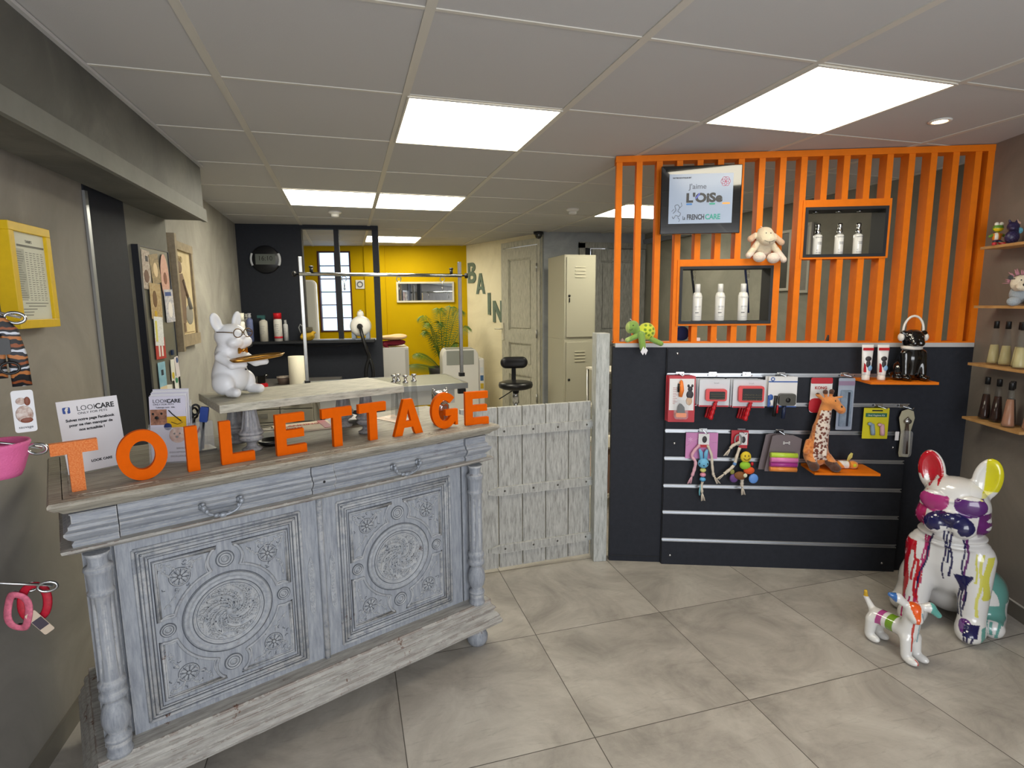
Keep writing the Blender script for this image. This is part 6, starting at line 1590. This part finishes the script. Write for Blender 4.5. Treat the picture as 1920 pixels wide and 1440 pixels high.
# giraffe, bee and other toys
def spots(V, sc, seed, th):
    rs = np.random.RandomState(seed); lo = V.min(0); hi = V.max(0)
    n = int(np.prod((hi - lo) / sc)) + 8; P = rs.rand(n, 3) * (hi - lo) + lo
    out = np.full(len(V), 1e9)
    for p in P: out = np.minimum(out, np.sqrt(((V - p) ** 2).sum(1)))
    return out < sc * th
def gcol(V):
    C = paint(V, '#d98a45', []); x, y, z = V.T
    front = (y < -.012 - .12 * np.abs(x - .12 * (z > .1) * (z - .1))) & (z < .295) & (z > .045) & (np.abs(x - .10 * np.clip(z - .1, 0, 1)) < .032)
    C[front] = col('#ddd0c4')[:3]
    sp = spots(V, .0125, 3, .50); C[sp & front] = col('#6e3526')[:3]; C[sp & ~front & (z < .30) & (z > .06)] = col('#c46f33')[:3]
    C[((z < .045) & (y < -.035))] = col('#4f2d1c')[:3]
    C[(z > .375) & (x < .06)] = col('#4f2d1c')[:3]
    return C
t = thing('plush_giraffe', 'orange plush giraffe with spotted white neck sitting on the lower orange shelf', 'soft toy', PL(1.020, -.10, .587), PANG)
pr = [('e', (0, .01, .065), (.060, .045, .062)), ('c', (0, .005, .09), (.012, .0, .20), .050, .036), ('c', (.012, 0, .20), (.028, -.002, .31), .036, .027), ('e', (.042, -.012, .338), (.040, .030, .026)), ('c', (.055, -.018, .335), (.088, -.028, .300), .022, .020),
      ('c', (.008, .0, .350), (-.018, -.006, .372), .008, .010, {'k': .004}), ('c', (.070, .0, .356), (.098, -.006, .362), .006, .004, {'k': .004}),
      ('c', (.024, 0, .36), (.020, 0, .385), .006, .012, {'k': .004}), ('c', (.046, 0, .36), (.050, 0, .388), .006, .012, {'k': .004}),
      ('c', (-.035, -.01, .05), (-.040, -.062, .024), .026, .022, {'k': .01}), ('c', (.045, -.01, .05), (.058, -.070, .020), .026, .022, {'k': .01}), ('e', (-.040, -.070, .022), (.024, .026, .022), {'k': .004}), ('e', (.058, -.078, .019), (.024, .028, .020), {'k': .004}),
      ('c', (-.045, .0, .13), (-.062, -.02, .085), .014, .014, {'k': .008}), ('c', (.02, -.035, .10), (.012, -.05, .075), .012, .012, {'k': .006})]
sdf_mesh(pr, .0026, .012, gcol, 'body', PLUSH, t)
G().ell((.052, -.040, .346), (.004, .003, .005)).ell((.082, -.043, .318), (.005, .003, .006)).build('eye_and_nostril', M_BLK, t)
t = thing('toy_backing_card', 'red topped white card behind the giraffe plush on slatwall', 'package', PL(.994, -.040, .855), PANG)
G().rbx(0, .105, 0, .0015, 0, .18, .012).build('card', CWH, t); G().rbx(0, .105, -.001, 0, .150, .18, .006).rbx(-.004, .07, -.0012, -.0002, 0, .075, .025).build('red_area', CRED, t)
g = G(); gtext(g, 'KONG', .020, .05, -.0006, .122, depth=.0003, bold=.0008, align='CENTER'); g.build('printing', mat('print_red2'), t)
t = thing('small_bee_toy', 'small orange and white rolled toy with yellow wing on lower orange shelf', 'toy', PL(1.165, -.105, .584), PANG)
sdf_mesh([('c', (-.035, 0, .020), (.035, 0, .018), .020, .018), ('e', (.03, -.004, .02), (.018, .018, .018))], .003, .006, lambda V: paint(V, '#e08a2a', [('#e2ddd6', lambda x, y, z: (x < .005) & (x + (z - .02) * .8 > -.025)), ('#a9651d', lambda x, y, z: (x > .008) & (x < .014)), ('#c2c421', lambda x, y, z: (np.hypot(x - .03, z - .02) < .009) & (y < -.012))]), 'body', PLUSH, t)
G().tube([(.0, 0, .035), (.018, 0, .06), (.024, 0, .078)], [.003, .008, .003], 8, flat=(1, .3)).tube([(.0, 0, .035), (.008, -.005, .065), (.016, -.005, .082)], [.003, .006, .002], 8, flat=(1, .3)).build('wing', mat('wing_yellow', '#cbbf6a', .6), t)
# flat comb in blister, yellow card, long clip
prong(1.16, 1.049, 'steel prong hook above the silver comb pack')
t = thing('silver_comb_pack', 'long silver blister pack with dark comb right of the giraffe', 'package', PL(1.118, -.062, .772), PANG)
G().rbx(0, .078, 0, .0015, 0, .265, .005).build('card', mat('foil_card', '#a9b4c6', .25, .3), t)
G().rbx(.012, .066, -.010, 0, .018, .205, .006).build('blister', mat('blister_silver', '#8e9fb2', .12, .3, var=.3, vscale=18), t)
G().bx(.044, .054, -.013, -.010, .022, .195).build('comb_spine', mat('comb_dark', '#1d2536', .3), t)
G().bx(.0, .078, -.0012, 0, .228, .25).build('violet_header', mat('violet_header', '#8a7590', .4), t)
prong(1.335, .889, 'steel prong hook above the yellow card of bag dispensers')
t = thing('dispenser_card', 'yellow card holding one blue and one pink small dispenser', 'package', PL(1.254, -.052, .726), PANG)
G().rbx(0, .122, 0, .0015, 0, .158, .003).build('card', mat('card_yellow', '#c9bf1f', .4), t)
G().bx(.010, .112, -.0008, 0, .112, .132).build('green_label', mat('card_green', '#27674f', .4), t)
g = G(); gtext(g, 'Oral Hygiene Kit', .0125, .061, -.0012, .117, depth=.0003, align='CENTER', sx=.95); g.build('label_text', M_WHT, t)
G().tube([(.040, -.008, .078), (.046, -.010, .035), (.047, -.010, .022)], [.010, .011, .010], 12).ell((.030, -.010, .078), (.012, .008, .009)).build('blue_finger_brush', mat('disp_blue', '#7d94a8', .35), t)
G().tube([(.088, -.008, .076), (.092, -.010, .035), (.092, -.010, .020)], [.010, .011, .010], 12).ell((.078, -.010, .074), (.012, .008, .009)).build('pink_finger_brush', mat('disp_pink', '#c79ba6', .35), t)
G().bx(.04, .09, -.0012, 0, .142, .148).build('hanger_slot', M_BLK, t)
prong(1.455, .889, 'steel prong hook above the clear long pack at right')
t = thing('clear_tool_pack', 'long clear pack with dark nail tool, rightmost on the slatwall', 'package', PL(1.425, -.052, .634), PANG)
g = G(); g.prism([(.016, 0), (.060, 0), (.064, .02), (.060, .13), (.074, .20), (.066, .235), (.038, .246), (.010, .235), (.0, .20), (.014, .13), (.012, .02)], 0, .0015); g.build('card', mat('pack_cream', '#aea98f', .3), t)
G().tube([(.036, -.010, .175), (.036, -.012, .11), (.038, -.012, .02)], [.006, .010, .012], 10).build('tool_handle', mat('tool_brown', '#43362f', .4), t)
G().ell((.038, -.010, .185), (.018, .008, .014)).tube([(.022, -.01, .185), (.038, -.01, .205), (.052, -.01, .185)], .004, 6).build('tool_head', M_STL, t)
G().rbx(.014, .060, -.022, -.0002, .004, .14, .016).build('blister', M_CLEAR, t); G().bx(-.012, .006, -.001, 0, .085, .13).build('price_label', CWH, t)

# hanging toys
prong(.474, .751, 'steel prong hook holding the blue bunny toy'); prong(.668, .751, 'steel prong hook holding the smiling caterpillar toy'); prong(.86, .751, 'steel prong hook holding the coloured rolls')
t = thing('bunny_rope_toy', 'pale blue bunny rope toy with coloured beads on pink card', 'toy', PL(.473, -.062, .38), PANG)
G().bx(-.088, .076, .026, .028, .222, .362).build('pink_card', mat('card_pink', '#c582b5', .5), t)
g = G(); gtext(g, '*', .05, -.075, .0255, .30, depth=.0003); g.tube([(-.085, .0255, .29), (-.03, .0255, .33), (.07, .0255, .31)], .001, 4); g.build('card_print', mat('card_pink_light', '#e3b6d8', .5), t)
G().bx(-.027, .028, .010, .0115, .295, .360).build('label', CWH, t); G().bx(-.027, .028, .009, .010, .287, .302).build('label_red_base', CRED, t)
G().ell((.004, .009, .33), (.012, .002, .018)).build('label_dog_print', mat('dog_dark'), t)
G().ell((0, 0, .205), (.028, .022, .026), 18, 12).build('head', mat('bunny_blue', '#6fb3d6', .8, bump=.4, bscale=200), t)
G().tube([(-.010, 0, .222), (-.014, 0, .262), (-.022, 0, .28)], [.009, .010, .005], 8, flat=(1, .5)).tube([(.010, 0, .222), (.012, 0, .262), (.018, 0, .278)], [.009, .010, .005], 8, flat=(1, .5)).build('ears', mat('bunny_blue'), t)
G().ell((-.022, -.014, .206), (.003, .003, .005)).ell((.018, -.018, .206), (.003, .003, .005)).ell((-.002, -.023, .198), (.004, .003, .003)).build('face', M_BLK, t)
for i, c in enumerate(('#cfd07a', '#dc8fa5', '#5aa7d3')): G().ell((0, 0, .168 - i * .025), (.016, .014, .012), 14, 8).build('bead', mat('bead' + c.strip('#'), c, .5), t)
ROPE = mat('rope_cream', '#cfc4b4', .9, bump=.8, bscale=90); RP = mat('rope_pink', '#d8a6b4', .9, bump=.8, bscale=90)
def rope(pts, r, m, t, nm='rope', tassel=True):
    g = G(); sp = smooth_path(pts, 5); g.tube(sp, [r * (1 + .12 * math.sin(i * 1.7)) for i in range(len(sp))], 8)
    if tassel:
        e = sp[-1]; d = (sp[-1] - sp[-3]).normalized()
        for k in range(7):
            q = Vector((.010 * math.cos(k * .9), .006 * math.sin(k * 1.3), 0)); g.tube([tuple(e), tuple(e + d * .022 + q * .6), tuple(e + d * .045 + q)], [.0035, .003, .0022], 5)
    g.build(nm, m, t)
rope([(-.02, .01, .30), (-.045, .008, .27), (-.058, .005, .24), (-.040, 0, .21), (-.046, 0, .165), (-.055, 0, .135)], .008, RP, t)
rope([(.02, .01, .30), (.04, .005, .25), (.045, 0, .20), (.052, 0, .15), (.058, 0, .135)], .007, ROPE, t)
rope([(0, 0, .105), (-.004, 0, .08), (.0, 0, .045)], .007, ROPE, t)
G().tube([(-.008, 0, .09), (-.014, 0, .05), (-.012, 0, .03)], .004, 6).build('blue_strand', mat('strand_blue', '#6aa9b8', .9), t)
t = thing('caterpillar_toy', 'bright hanging toy with yellow smiling face above green and orange segments', 'toy', PL(.665, -.066, .42), PANG)
G().bx(-.012, .030, .020, .0215, .245, .328).build('label', CWH, t); G().bx(-.012, .030, .019, .020, .245, .262).bx(-.05, .036, .026, .028, .26, .338).build('red_card', CRED, t)
G().ell((.010, .018, .29), (.010, .002, .018)).build('label_dog_print', mat('dog_dark'), t)
G().tube([(-.018 + .018 * math.cos(a), .012, .29 + .028 * math.sin(a)) for a in [i * PI / 10 for i in range(20)]], .0035, 6, closed=True).build('grey_ring', M_GREYP, t)
FY = mat('felt_yellow', '#d8bd33', .9, bump=.4, bscale=150)
G().ell((.018, -.006, .205), (.027, .016, .029), 18, 12).build('head', FY, t)
G().ell((.010, -.021, .214), (.003, .002, .005)).ell((.028, -.020, .214), (.003, .002, .005)).tube([(.004, -.020, .200), (.014, -.023, .192), (.026, -.022, .194), (.034, -.018, .203)], .0018, 5).build('smile', mat('smile_brown', '#5f3f17', .6), t)
for nm, c, p, r in (('green_segment', '#8fbf35', (.016, -.008, .160), (.028, .018, .022)), ('orange_segment', '#d8582a', (.036, -.010, .135), (.028, .016, .020)), ('brown_segment', '#7d5230', (-.006, -.006, .105), (.030, .018, .022)), ('purple_segment', '#6c4a86', (-.034, .004, .088), (.022, .014, .024)), ('olive_segment', '#8a8a4a', (-.044, .002, .122), (.012, .010, .014)), ('cream_patch', '#d7d6bb', (.014, -.026, .112), (.010, .006, .011))):
    G().ell(p, r, 16, 10).build(nm, mat('felt' + c.strip('#'), c, .9, bump=.4, bscale=150), t)
G().ell((.060, -.012, .092), (.024, .006, .026), 20, 10).build('blue_teether', mat('teether_blue', '#5d8fd6', .4), t)
G().ell((.052, -.004, .168), (.008, .006, .010)).build('red_tab', M_RED, t)
rope([(-.01, .01, .28), (-.045, .01, .26), (-.058, .008, .245)], .008, ROPE, t)
rope([(-.01, .01, .25), (-.025, .006, .20), (-.035, .004, .16), (-.062, .002, .13), (-.085, 0, .11)], .008, ROPE, t)
rope([(.006, -.004, .085), (.006, -.004, .06), (.008, -.004, .045)], .009, ROPE, t)
G().ell((-.034, .002, .165), (.010, .010, .010)).build('blue_bead', mat('bead_blue2', '#5f86b8', .5), t)
for k in range(2):
    t = thing('waste_bag_pack', ('front grey blister of lime pink and orange bag rolls', 'rear grey blister of bag rolls behind the front one')[k], 'package', PL(.775 - k * .022, -.085 + k * .03, .555), PANG, 'blister packs of coloured bag rolls')
    G().prism([(0, 0), (.004, .03), (.03, .185), (.05, .192), (.13, .192), (.175, .172), (.165, .03), (.15, .0)], 0, .0015).build('card', mat('card_smoke', '#6a5f63', .4), t)
    G().tube([(.088, -.001, .150), (.112, -.001, .150)], .0035, 6).ell((.087, -.001, .154), .005, 8, 6).ell((.087, -.001, .146), .005, 8, 6).ell((.113, -.001, .154), .005, 8, 6).ell((.113, -.001, .146), .005, 8, 6).build('bone_print', mat('bone_grey', '#b9b7bb', .5), t)
    if k == 0:
        for i, (c, z) in enumerate((('#b4cf45', .092), ('#d878b4', .070), ('#a83c8c', .045), ('#df8a45', .020))):
            G().cyl((.018, -.022 - .004 * (i in (1,)), z), (.148, -.022 - .004 * (i in (1,)), z - .002), .0135, n=16).build('roll', mat('roll' + c.strip('#'), c, .3), t)

# ------------------------------------------------------------------ shelves on the right wall
RWR = PANG - PI / 2
def RL(s, d, z): return RW0 + wd * s - PU * d + Vector((0, 0, z))
for z, lb in ((1.662, 'highest pale wooden shelf on right wall, toys standing on it'), (1.393, 'second pale wooden shelf from top, plush lion sitting on it'), (1.123, 'third pale wooden shelf, carrying pale yellow flasks'), (.862, 'lowest pale wooden shelf, carrying dark brown flasks')):
    o = G().bx(.125, .47, -.105, -.001, -.012, 0).build('wall_shelf', M_WOOD, None, RL(0, 0, z), RWR); tag(o, lb, 'shelf', 'pale wooden shelves on the right wall')
PERF = {}
def flask(s, d, z, liquid, lb, grp, h=.165):
    t = thing('perfume_flask', lb, 'bottle', RL(s, d, z), RWR, grp)
    G().lathe([(.0, 0), (.024, 0), (.026, .006), (.0245, .02), (.011, h * .93), (.0085, h), (.0, h)], 24).build('glass', M_GLASS, t)
    lq = {'brown': ('#2d130b', .9), 'yellow': ('#d9cf9a', 1), 'pink': ('#b9866a', 1)}[liquid]
    top = {'brown': .72, 'yellow': .55, 'pink': .75}[liquid]
    m = mat('liquid_' + liquid, lq[0], .15, alpha=.97 if liquid == 'brown' else .6)
    G().lathe([(.0, .006), (.0225, .007), (.0225, .018), (.0225 + (.0095 - .0225) * top, h * top), (0, h * top)], 24).build('liquid', m, t)
    G().lathe([(.0102, h + .0005), (.0102, h + .032), (.0095, h + .034), (0, h + .034)], 20).build('cap', M_BLK, t)
gy = 'pale flasks on the third shelf'; gb = 'dark flasks on the lowest shelf'
flask(.205, .052, 1.1235, 'yellow', 'pale yellow flask with black cap, farthest left on third shelf', gy)
flask(.272, .05, 1.1235, 'yellow', 'clear flask with black cap, second from left on third shelf', gy)
flask(.345, .05, 1.1235, 'yellow', 'clear flask with black cap, third from left on third shelf', gy)
flask(.395, .08, 1.1235, 'yellow', 'yellow flask nearest the viewer, cut by the right picture edge', gy)
flask(.195, .055, .8625, 'brown', 'dark brown flask, farthest left on lowest shelf', gb)
flask(.262, .052, .8625, 'brown', 'dark brown flask, second from left on lowest shelf', gb)
flask(.335, .048, .8625, 'brown', 'dark brown flask partly hidden behind the pinkish flask', gb)
flask(.375, .083, .8625, 'pink', 'pinkish amber flask in front row of lowest shelf', gb)
flask(.445, .05, .8625, 'pink', 'amber flask at the right picture edge on lowest shelf', gb)
t = thing('frog_toy', 'small green frog toy with yellow mouth and orange waistcoat on highest shelf', 'toy', RL(.17, .07, 1.6625), PANG)
VP = vcol('painted_vinyl', .35)
sdf_mesh([('e', (0, 0, .038), (.018, .014, .022)), ('e', (0, -.002, .078), (.022, .018, .017)), ('e', (-.010, -.006, .096), (.009, .008, .009), {'k': .003}), ('e', (.010, -.006, .096), (.009, .008, .009), {'k': .003}), ('c', (-.012, -.006, .015), (-.02, -.018, .006), .009, .009), ('c', (.012, -.006, .015), (.02, -.018, .006), .009, .009), ('c', (.016, 0, .05), (.034, 0, .044), .006, .006), ('c', (-.016, 0, .05), (-.030, 0, .042), .006, .006)], .002, .005,
         lambda V: paint(V, '#5d8a2e', [('#e0dccf', lambda x, y, z: (z > .091)), ('#e3c317', lambda x, y, z: (z > .064) & (z < .077) & (y < -.004)), ('#dd8123', lambda x, y, z: (z < .060) & (z > .026) & (np.abs(x) < .02)), ('#e3ddd0', lambda x, y, z: (z < .058) & (z > .028) & (x < -.002) & (x > -.014) & (y < 0)), ('#272a5a', lambda x, y, z: (z <= .026) & (z > .017)), ('#c93340', lambda x, y, z: (z <= .015))]), 'body', VP, t)
t = thing('dark_dragon_toy', 'dark violet dragon-like vinyl toy with blue wing beside the frog', 'toy', RL(.245, .06, 1.6625), PANG)
sdf_mesh([('e', (0, 0, .03), (.028, .022, .030)), ('e', (-.004, -.006, .075), (.024, .020, .020)), ('e', (-.014, -.018, .066), (.014, .014, .011)), ('c', (-.012, 0, .09), (-.018, 0, .103), .006, .004), ('c', (.010, 0, .09), (.014, 0, .103), .006, .004), ('e', (.026, -.004, .058), (.014, .006, .014)), ('e', (.018, 0, .09), (.012, .008, .008))], .0025, .006,
         lambda V: paint(V, '#2a2346', [('#6fb6cc', lambda x, y, z: (x > .019) & (z > .044) & (z < .074)), ('#c9a390', lambda x, y, z: (x > .012) & (z > .083)), ('#4d4872', lambda x, y, z: (np.sin(x * 500) * np.sin(z * 500) > .6) & (z < .055))]), 'body', VP, t)
t = thing('plush_lion', 'grey-white plush lion with black nose and pink mane on second shelf', 'soft toy', RL(.325, .065, 1.3935), PANG - .2)
sdf_mesh([('e', (.02, .015, .05), (.045, .035, .045)), ('e', (0, -.012, .095), (.038, .032, .035)), ('e', (-.004, -.040, .082), (.026, .018, .020)), ('e', (-.035, 0, .122), (.010, .008, .010), {'k': .004}), ('e', (.032, 0, .125), (.010, .008, .010), {'k': .004}), ('e', (-.030, -.035, .018), (.024, .022, .020), {'k': .006}), ('e', (.035, -.035, .018), (.024, .022, .020), {'k': .006})], .0028, .010,
         lambda V: paint(V, '#9aa3ab', [('#d9cdb6', lambda x, y, z: (z > .062) & (y < -.006)), ('#3a3a3c', lambda x, y, z: (z > .112) & (x < -.028))]), 'body', PLUSH, t)
G().ell((-.006, -.058, .088), (.010, .005, .007)).ell((-.014, -.040, .108), (.0025, .002, .004)).build('nose_and_eye', M_BLK, t)
g = G(); rnd = random.Random(9)
for i in range(60):
    a = rnd.uniform(-.3, PI + .3); r0 = .032; r1 = .045 + rnd.random() * .016
    g.tube([(r0 * math.cos(a), 0, .100 + r0 * math.sin(a)), (r1 * math.cos(a) + rnd.uniform(-.004, .004), rnd.uniform(-.006, .006), .100 + r1 * math.sin(a))], [.0022, .0008], 4)
g.build('mane', mat('mane_pink', '#b7808c', .9), t)

# ------------------------------------------------------------------ the painted dog statues on the floor
CER = vcol('painted_ceramic', .12, coat=.8)
BDG = thing('bulldog_figure', 'large white ceramic bulldog with colourful paint drips and sunglasses sitting on floor', 'statue', Vector((2.865, -.415, .001)), math.radians(-62))
pr = [('e', (0, .09, .22), (.140, .130, .205)), ('e', (0, -.01, .30), (.130, .105, .155)), ('c', (0, -.01, .32), (0, -.03, .43), .115, .105), ('e', (0, -.040, .395), (.124, .112, .024), {'k': .010}), ('e', (0, -.042, .425), (.122, .112, .022), {'k': .008}),
      ('e', (-.125, .11, .12), (.075, .125, .115)), ('e', (.125, .11, .12), (.075, .125, .115)),
      ('c', (-.155, .08, .045), (-.165, -.015, .040), .045, .042), ('c', (.155, .08, .045), (.165, -.015, .040), .045, .042),
      ('c', (-.092, -.055, .34), (-.100, -.085, .06), .066, .046, {'k': .03}), ('c', (.092, -.055, .34), (.100, -.085, .06), .066, .046, {'k': .03}),
      ('e', (-.102, -.120, .040), (.052, .070, .042)), ('e', (.102, -.120, .040), (.052, .070, .042)),
      ('e', (0, -.045, .550), (.122, .112, .105), {'k': .02}), ('e', (0, -.05, .622), (.098, .085, .05), {'k': .03}),
      ('e', (-.078, -.080, .500), (.052, .065, .052), {'k': .02}), ('e', (.078, -.080, .500), (.052, .065, .052), {'k': .02}),
      ('e', (-.042, -.140, .492), (.052, .050, .050), {'k': .014}), ('e', (.042, -.140, .492), (.052, .050, .050), {'k': .014}), ('e', (0, -.165, .528), (.034, .028, .024), {'k': .012}), ('e', (0, -.120, .440), (.060, .045, .030), {'k': .012}),
      ('e', (-.094, -.025, .678), (.050, .022, .092), (0, -.14, 0), {'k': .012}), ('e', (.094, -.025, .678), (.050, .022, .092), (0, .14, 0), {'k': .012}),
      ('-e', (-.094, -.052, .688), (.037, .022, .074), (0, -.14, 0), {'k': .006}), ('-e', (.094, -.052, .688), (.037, .022, .074), (0, .14, 0), {'k': .006}),
      ('e', (-.062, -.132, .580), (.054, .022, .043), (0, .05, -.28), {'k': .003}), ('e', (.062, -.132, .580), (.054, .022, .043), (0, -.05, .28), {'k': .003}), ('c', (-.02, -.150, .592), (.02, -.150, .592), .007, .007, {'k': .003}),
      ('-c', (0, -.200, .50), (0, -.19, .44), .004, .004, {'k': .008}),
      ('-c', (-.118, -.185, .035), (-.118, -.19, .02), .003, .003, {'k': .006}), ('-c', (-.088, -.19, .035), (-.088, -.195, .02), .003, .003, {'k': .006}), ('-c', (.118, -.185, .035), (.118, -.19, .02), .003, .003, {'k': .006}), ('-c', (.088, -.19, .035), (.088, -.195, .02), .003, .003, {'k': .006})]
def bcol(V):
    x, y, z = V.T; C = np.tile(np.array(col('#d9d8d6')[:3]), (len(V), 1))
    def P(c, m): C[m] = col(c)[:3]
    def drip(c, x0, w_, z1, z0, ymax=.0, sl=0, bulb=True):
        xx = x - (x0 + sl * (z1 - z) + .004 * np.sin(z * 40 + x0 * 90))
        m = (np.abs(xx) < w_) & (z < z1) & (z > z0) & (y < ymax)
        if bulb: m |= (np.hypot(xx, z - z0) < w_ * 1.35) & (y < ymax)
        P(c, m)
    NAVY, MAG, PUR, RED, YEL, TEAL = '#14144a', '#a5215f', '#5b1a63', '#b0081f', '#cfc81a', '#5f9a92'
    # ears
    il = ((x + .094 + .14 * (z - .688)) / .042) ** 2 + ((z - .688) / .080) ** 2 < 1; ir = ((x - .094 - .14 * (z - .688)) / .042) ** 2 + ((z - .688) / .080) ** 2 < 1
    P(RED, il & (y < -.028) & (z > .645 + .02 * np.sin(x * 160))); P(RED, (x < -.05) & (z > .66) & (x < -.118)); P('#e6e08a', ir & (y < -.028)); P(YEL, (x > .088) & (z > .632) & (y < .0)); P('#dedddb', ir & (y < -.028) & (x < .088))
    # cheeks and lenses
    P(MAG, (x < -.082) & (z > .46) & (z < .545) & (y < -.05)); P(PUR, (x > .090) & (z > .445) & (z < .55) & (y < -.06) & (x < .125 + .01 * np.sin(z * 200)))
    lens = lambda sx: (((sx * x - .064) / .056) ** 2 + ((z - .588) / .052) ** 2 < 1) & (z < .607 + .05 * (sx * x)) & (y < -.09)
    P('#a22d72', lens(-1)); P('#53206b', lens(1))
    # muzzle
    mz = ((x / .086) ** 2 + ((z - .498) / .052) ** 2 < 1) & (y < -.12) & (z > .486 - .42 * np.abs(x) + .004 * np.sin(x * 240)); P(NAVY, mz)
    P('#dcdbd9', (np.abs(x - .022) < .010) & (z < .490) & (z > .455) & (y < -.13)); P('#dcdbd9', (np.abs(x + .015) < .009) & (z < .490) & (z > .455) & (y < -.13))
    for a in ((NAVY, -.008, .0030, .47, .24, 0), (NAVY, .012, .0040, .47, .26, .02), (NAVY, .002, .003, .47, .32, 0), (NAVY, .052, .0032, .44, .10, .04), (PUR, .064, .0042, .44, .17, .02), (MAG, -.060, .0070, .42, .20, -.12), (MAG, -.080, .0036, .42, .30, 0), (NAVY, -.050, .0036, .44, .15, -.16)):
        drip(a[0], a[1], a[2], a[3], a[4], .0, a[5])
    P(NAVY, (np.abs(x - .060) < .034 * np.clip((z - .20) / .075, 0, 1)) & (z > .2) & (z < .278 + .15 * (x - .06)) & (y < 0))
    for a in ((.052, .0035, .24, .10), (.072, .0035, .24, .13)): drip(NAVY, a[0], a[1], a[2], a[3], 0)
    for x0, w_, z1, z0, c in ((-.138, .010, .36, .10, RED), (-.112, .004, .36, .20, RED), (-.098, .006, .30, .06, RED), (-.152, .008, .35, .20, RED), (-.085, .003, .25, .10, RED)): drip(c, x0, w_, z1, z0, .03)
    P(RED, (x < -.108) & (z > .33) & (z < .375) & (y < .12))
    for x0, w_, z1, z0 in ((.116, .005, .38, .12), (.136, .010, .37, .20), (.100, .0035, .38, .26)): drip('#c9c552', x0, w_, z1, z0, .06)
    P('#c6c65a', (x > .122) & (z > .25) & (z < .42) & (y > -.02) & (y < .05))
    P(TEAL, (x > .12) & (y > .02) & (z > .13) & (z < .26)); P(TEAL, (x > .115) & (z < .13) & (z > .065) & (y < .06) & (y > -.03))
    for x0 in (.145, .165, .185): drip(TEAL, x0, .005, .075, .025 + .008 * math.sin(x0 * 90), .0)
    P('#5b2a72', (np.hypot(x - .085, (z - .075)) < .022) & (y < -.12)); P(NAVY, (np.abs(x - .108) < .024) & (z > .045) & (z < .085) & (y < -.12))
    for x0 in (.090, .103, .118): drip(NAVY, x0, .0035, .055, .02, -.12)
    for x0 in (-.115, -.098, -.130): drip(MAG, x0, .0035, .12, .045, -.05)
    return C
sdf_mesh(pr, .0034, .035, bcol, 'body', CER, BDG)
SD = thing('puppy_figure', 'small white ceramic puppy with coloured bands and flying ears before the bulldog', 'statue', Vector((2.452, -.520, .001)), math.radians(2))
hc, hs = math.cos(math.radians(-34)), math.sin(math.radians(-34))
def hp_(x, y, z): return (hc * x - hs * y, -.055 + hs * x + hc * y, z)
pr = [('c', (0, .085, .105), (0, -.030, .115), .033, .036), ('c', (0, -.045, .11), (0, -.058, .185), .036, .031), ('e', hp_(0, -.006, .208), (.033, .036, .034)), ('e', hp_(0, -.038, .190), (.021, .024, .020)),
      ('c', (-.024, -.058, .09), (-.026, -.064, .028), .022, .019), ('c', (.024, -.058, .09), (.026, -.064, .028), .022, .019), ('e', (-.028, -.084, .016), (.018, .032, .016), {'k': .008}), ('e', (.028, -.084, .016), (.018, .032, .016), {'k': .008}),
      ('c', (-.022, .092, .09), (-.026, .095, .028), .024, .018), ('c', (.022, .092, .09), (.026, .095, .028), .024, .018), ('e', (-.026, .078, .016), (.018, .030, .016), {'k': .008}), ('e', (.026, .078, .016), (.018, .030, .016), {'k': .008}),
      ('c', hp_(-.022, 0, .225), hp_(-.056, 0, .252), .013, .018, {'k': .008}), ('c', hp_(-.056, 0, .252), hp_(-.082, 0, .262), .018, .009, {'k': .006}), ('c', hp_(.024, 0, .222), hp_(.058, 0, .226), .013, .018, {'k': .008}), ('c', hp_(.058, 0, .226), hp_(.088, 0, .198), .018, .011, {'k': .008}),
      ('c', (0, .112, .125), (-.006, .140, .165), .014, .009, {'k': .012}), ('c', (-.006, .140, .165), (-.014, .136, .192), .009, .007, {'k': .005})]
def scol(V):
    x, y, z = V.T; u = hc * x + hs * (y + .055); v = -hs * x + hc * (y + .055)
    C = paint(V, '#dcdbd8', [('#d2a91d', lambda x, y, z: (z > .168) & (y > .1)), ('#b0478c', lambda x, y, z: (y > .046) & (y < .070) & (z > .088)), ('#6f9a1f', lambda x, y, z: (y > -.004) & (y < .028) & (z > .075))])
    def P(c, m): C[m] = col(c)[:3]
    hd = (y < .0) & (z > .15)
    P('#2f66a8', hd & (u < -.062)); P('#5da59c', hd & (u > .056)); P('#dd5a1c', (np.abs(u) < .012 + .006 * np.sin(z * 60)) & (z > .175) & (v < .02) & (y < 0)); P('#b8392f', (np.abs(u + .004) < .004) & (z > .05) & (z < .18) & (v < -.01) & (y < 0)); P('#8aa9b4', (np.abs(u - .019) < .0028) & (z > .08) & (z < .215) & (v < 0) & (y < 0)); P('#c2413a', (np.abs(x + .028) < .003) & (z < .03) & (y < -.09))
    return C
sdf_mesh(pr, .0026, .014, scol, 'body', CER, SD)
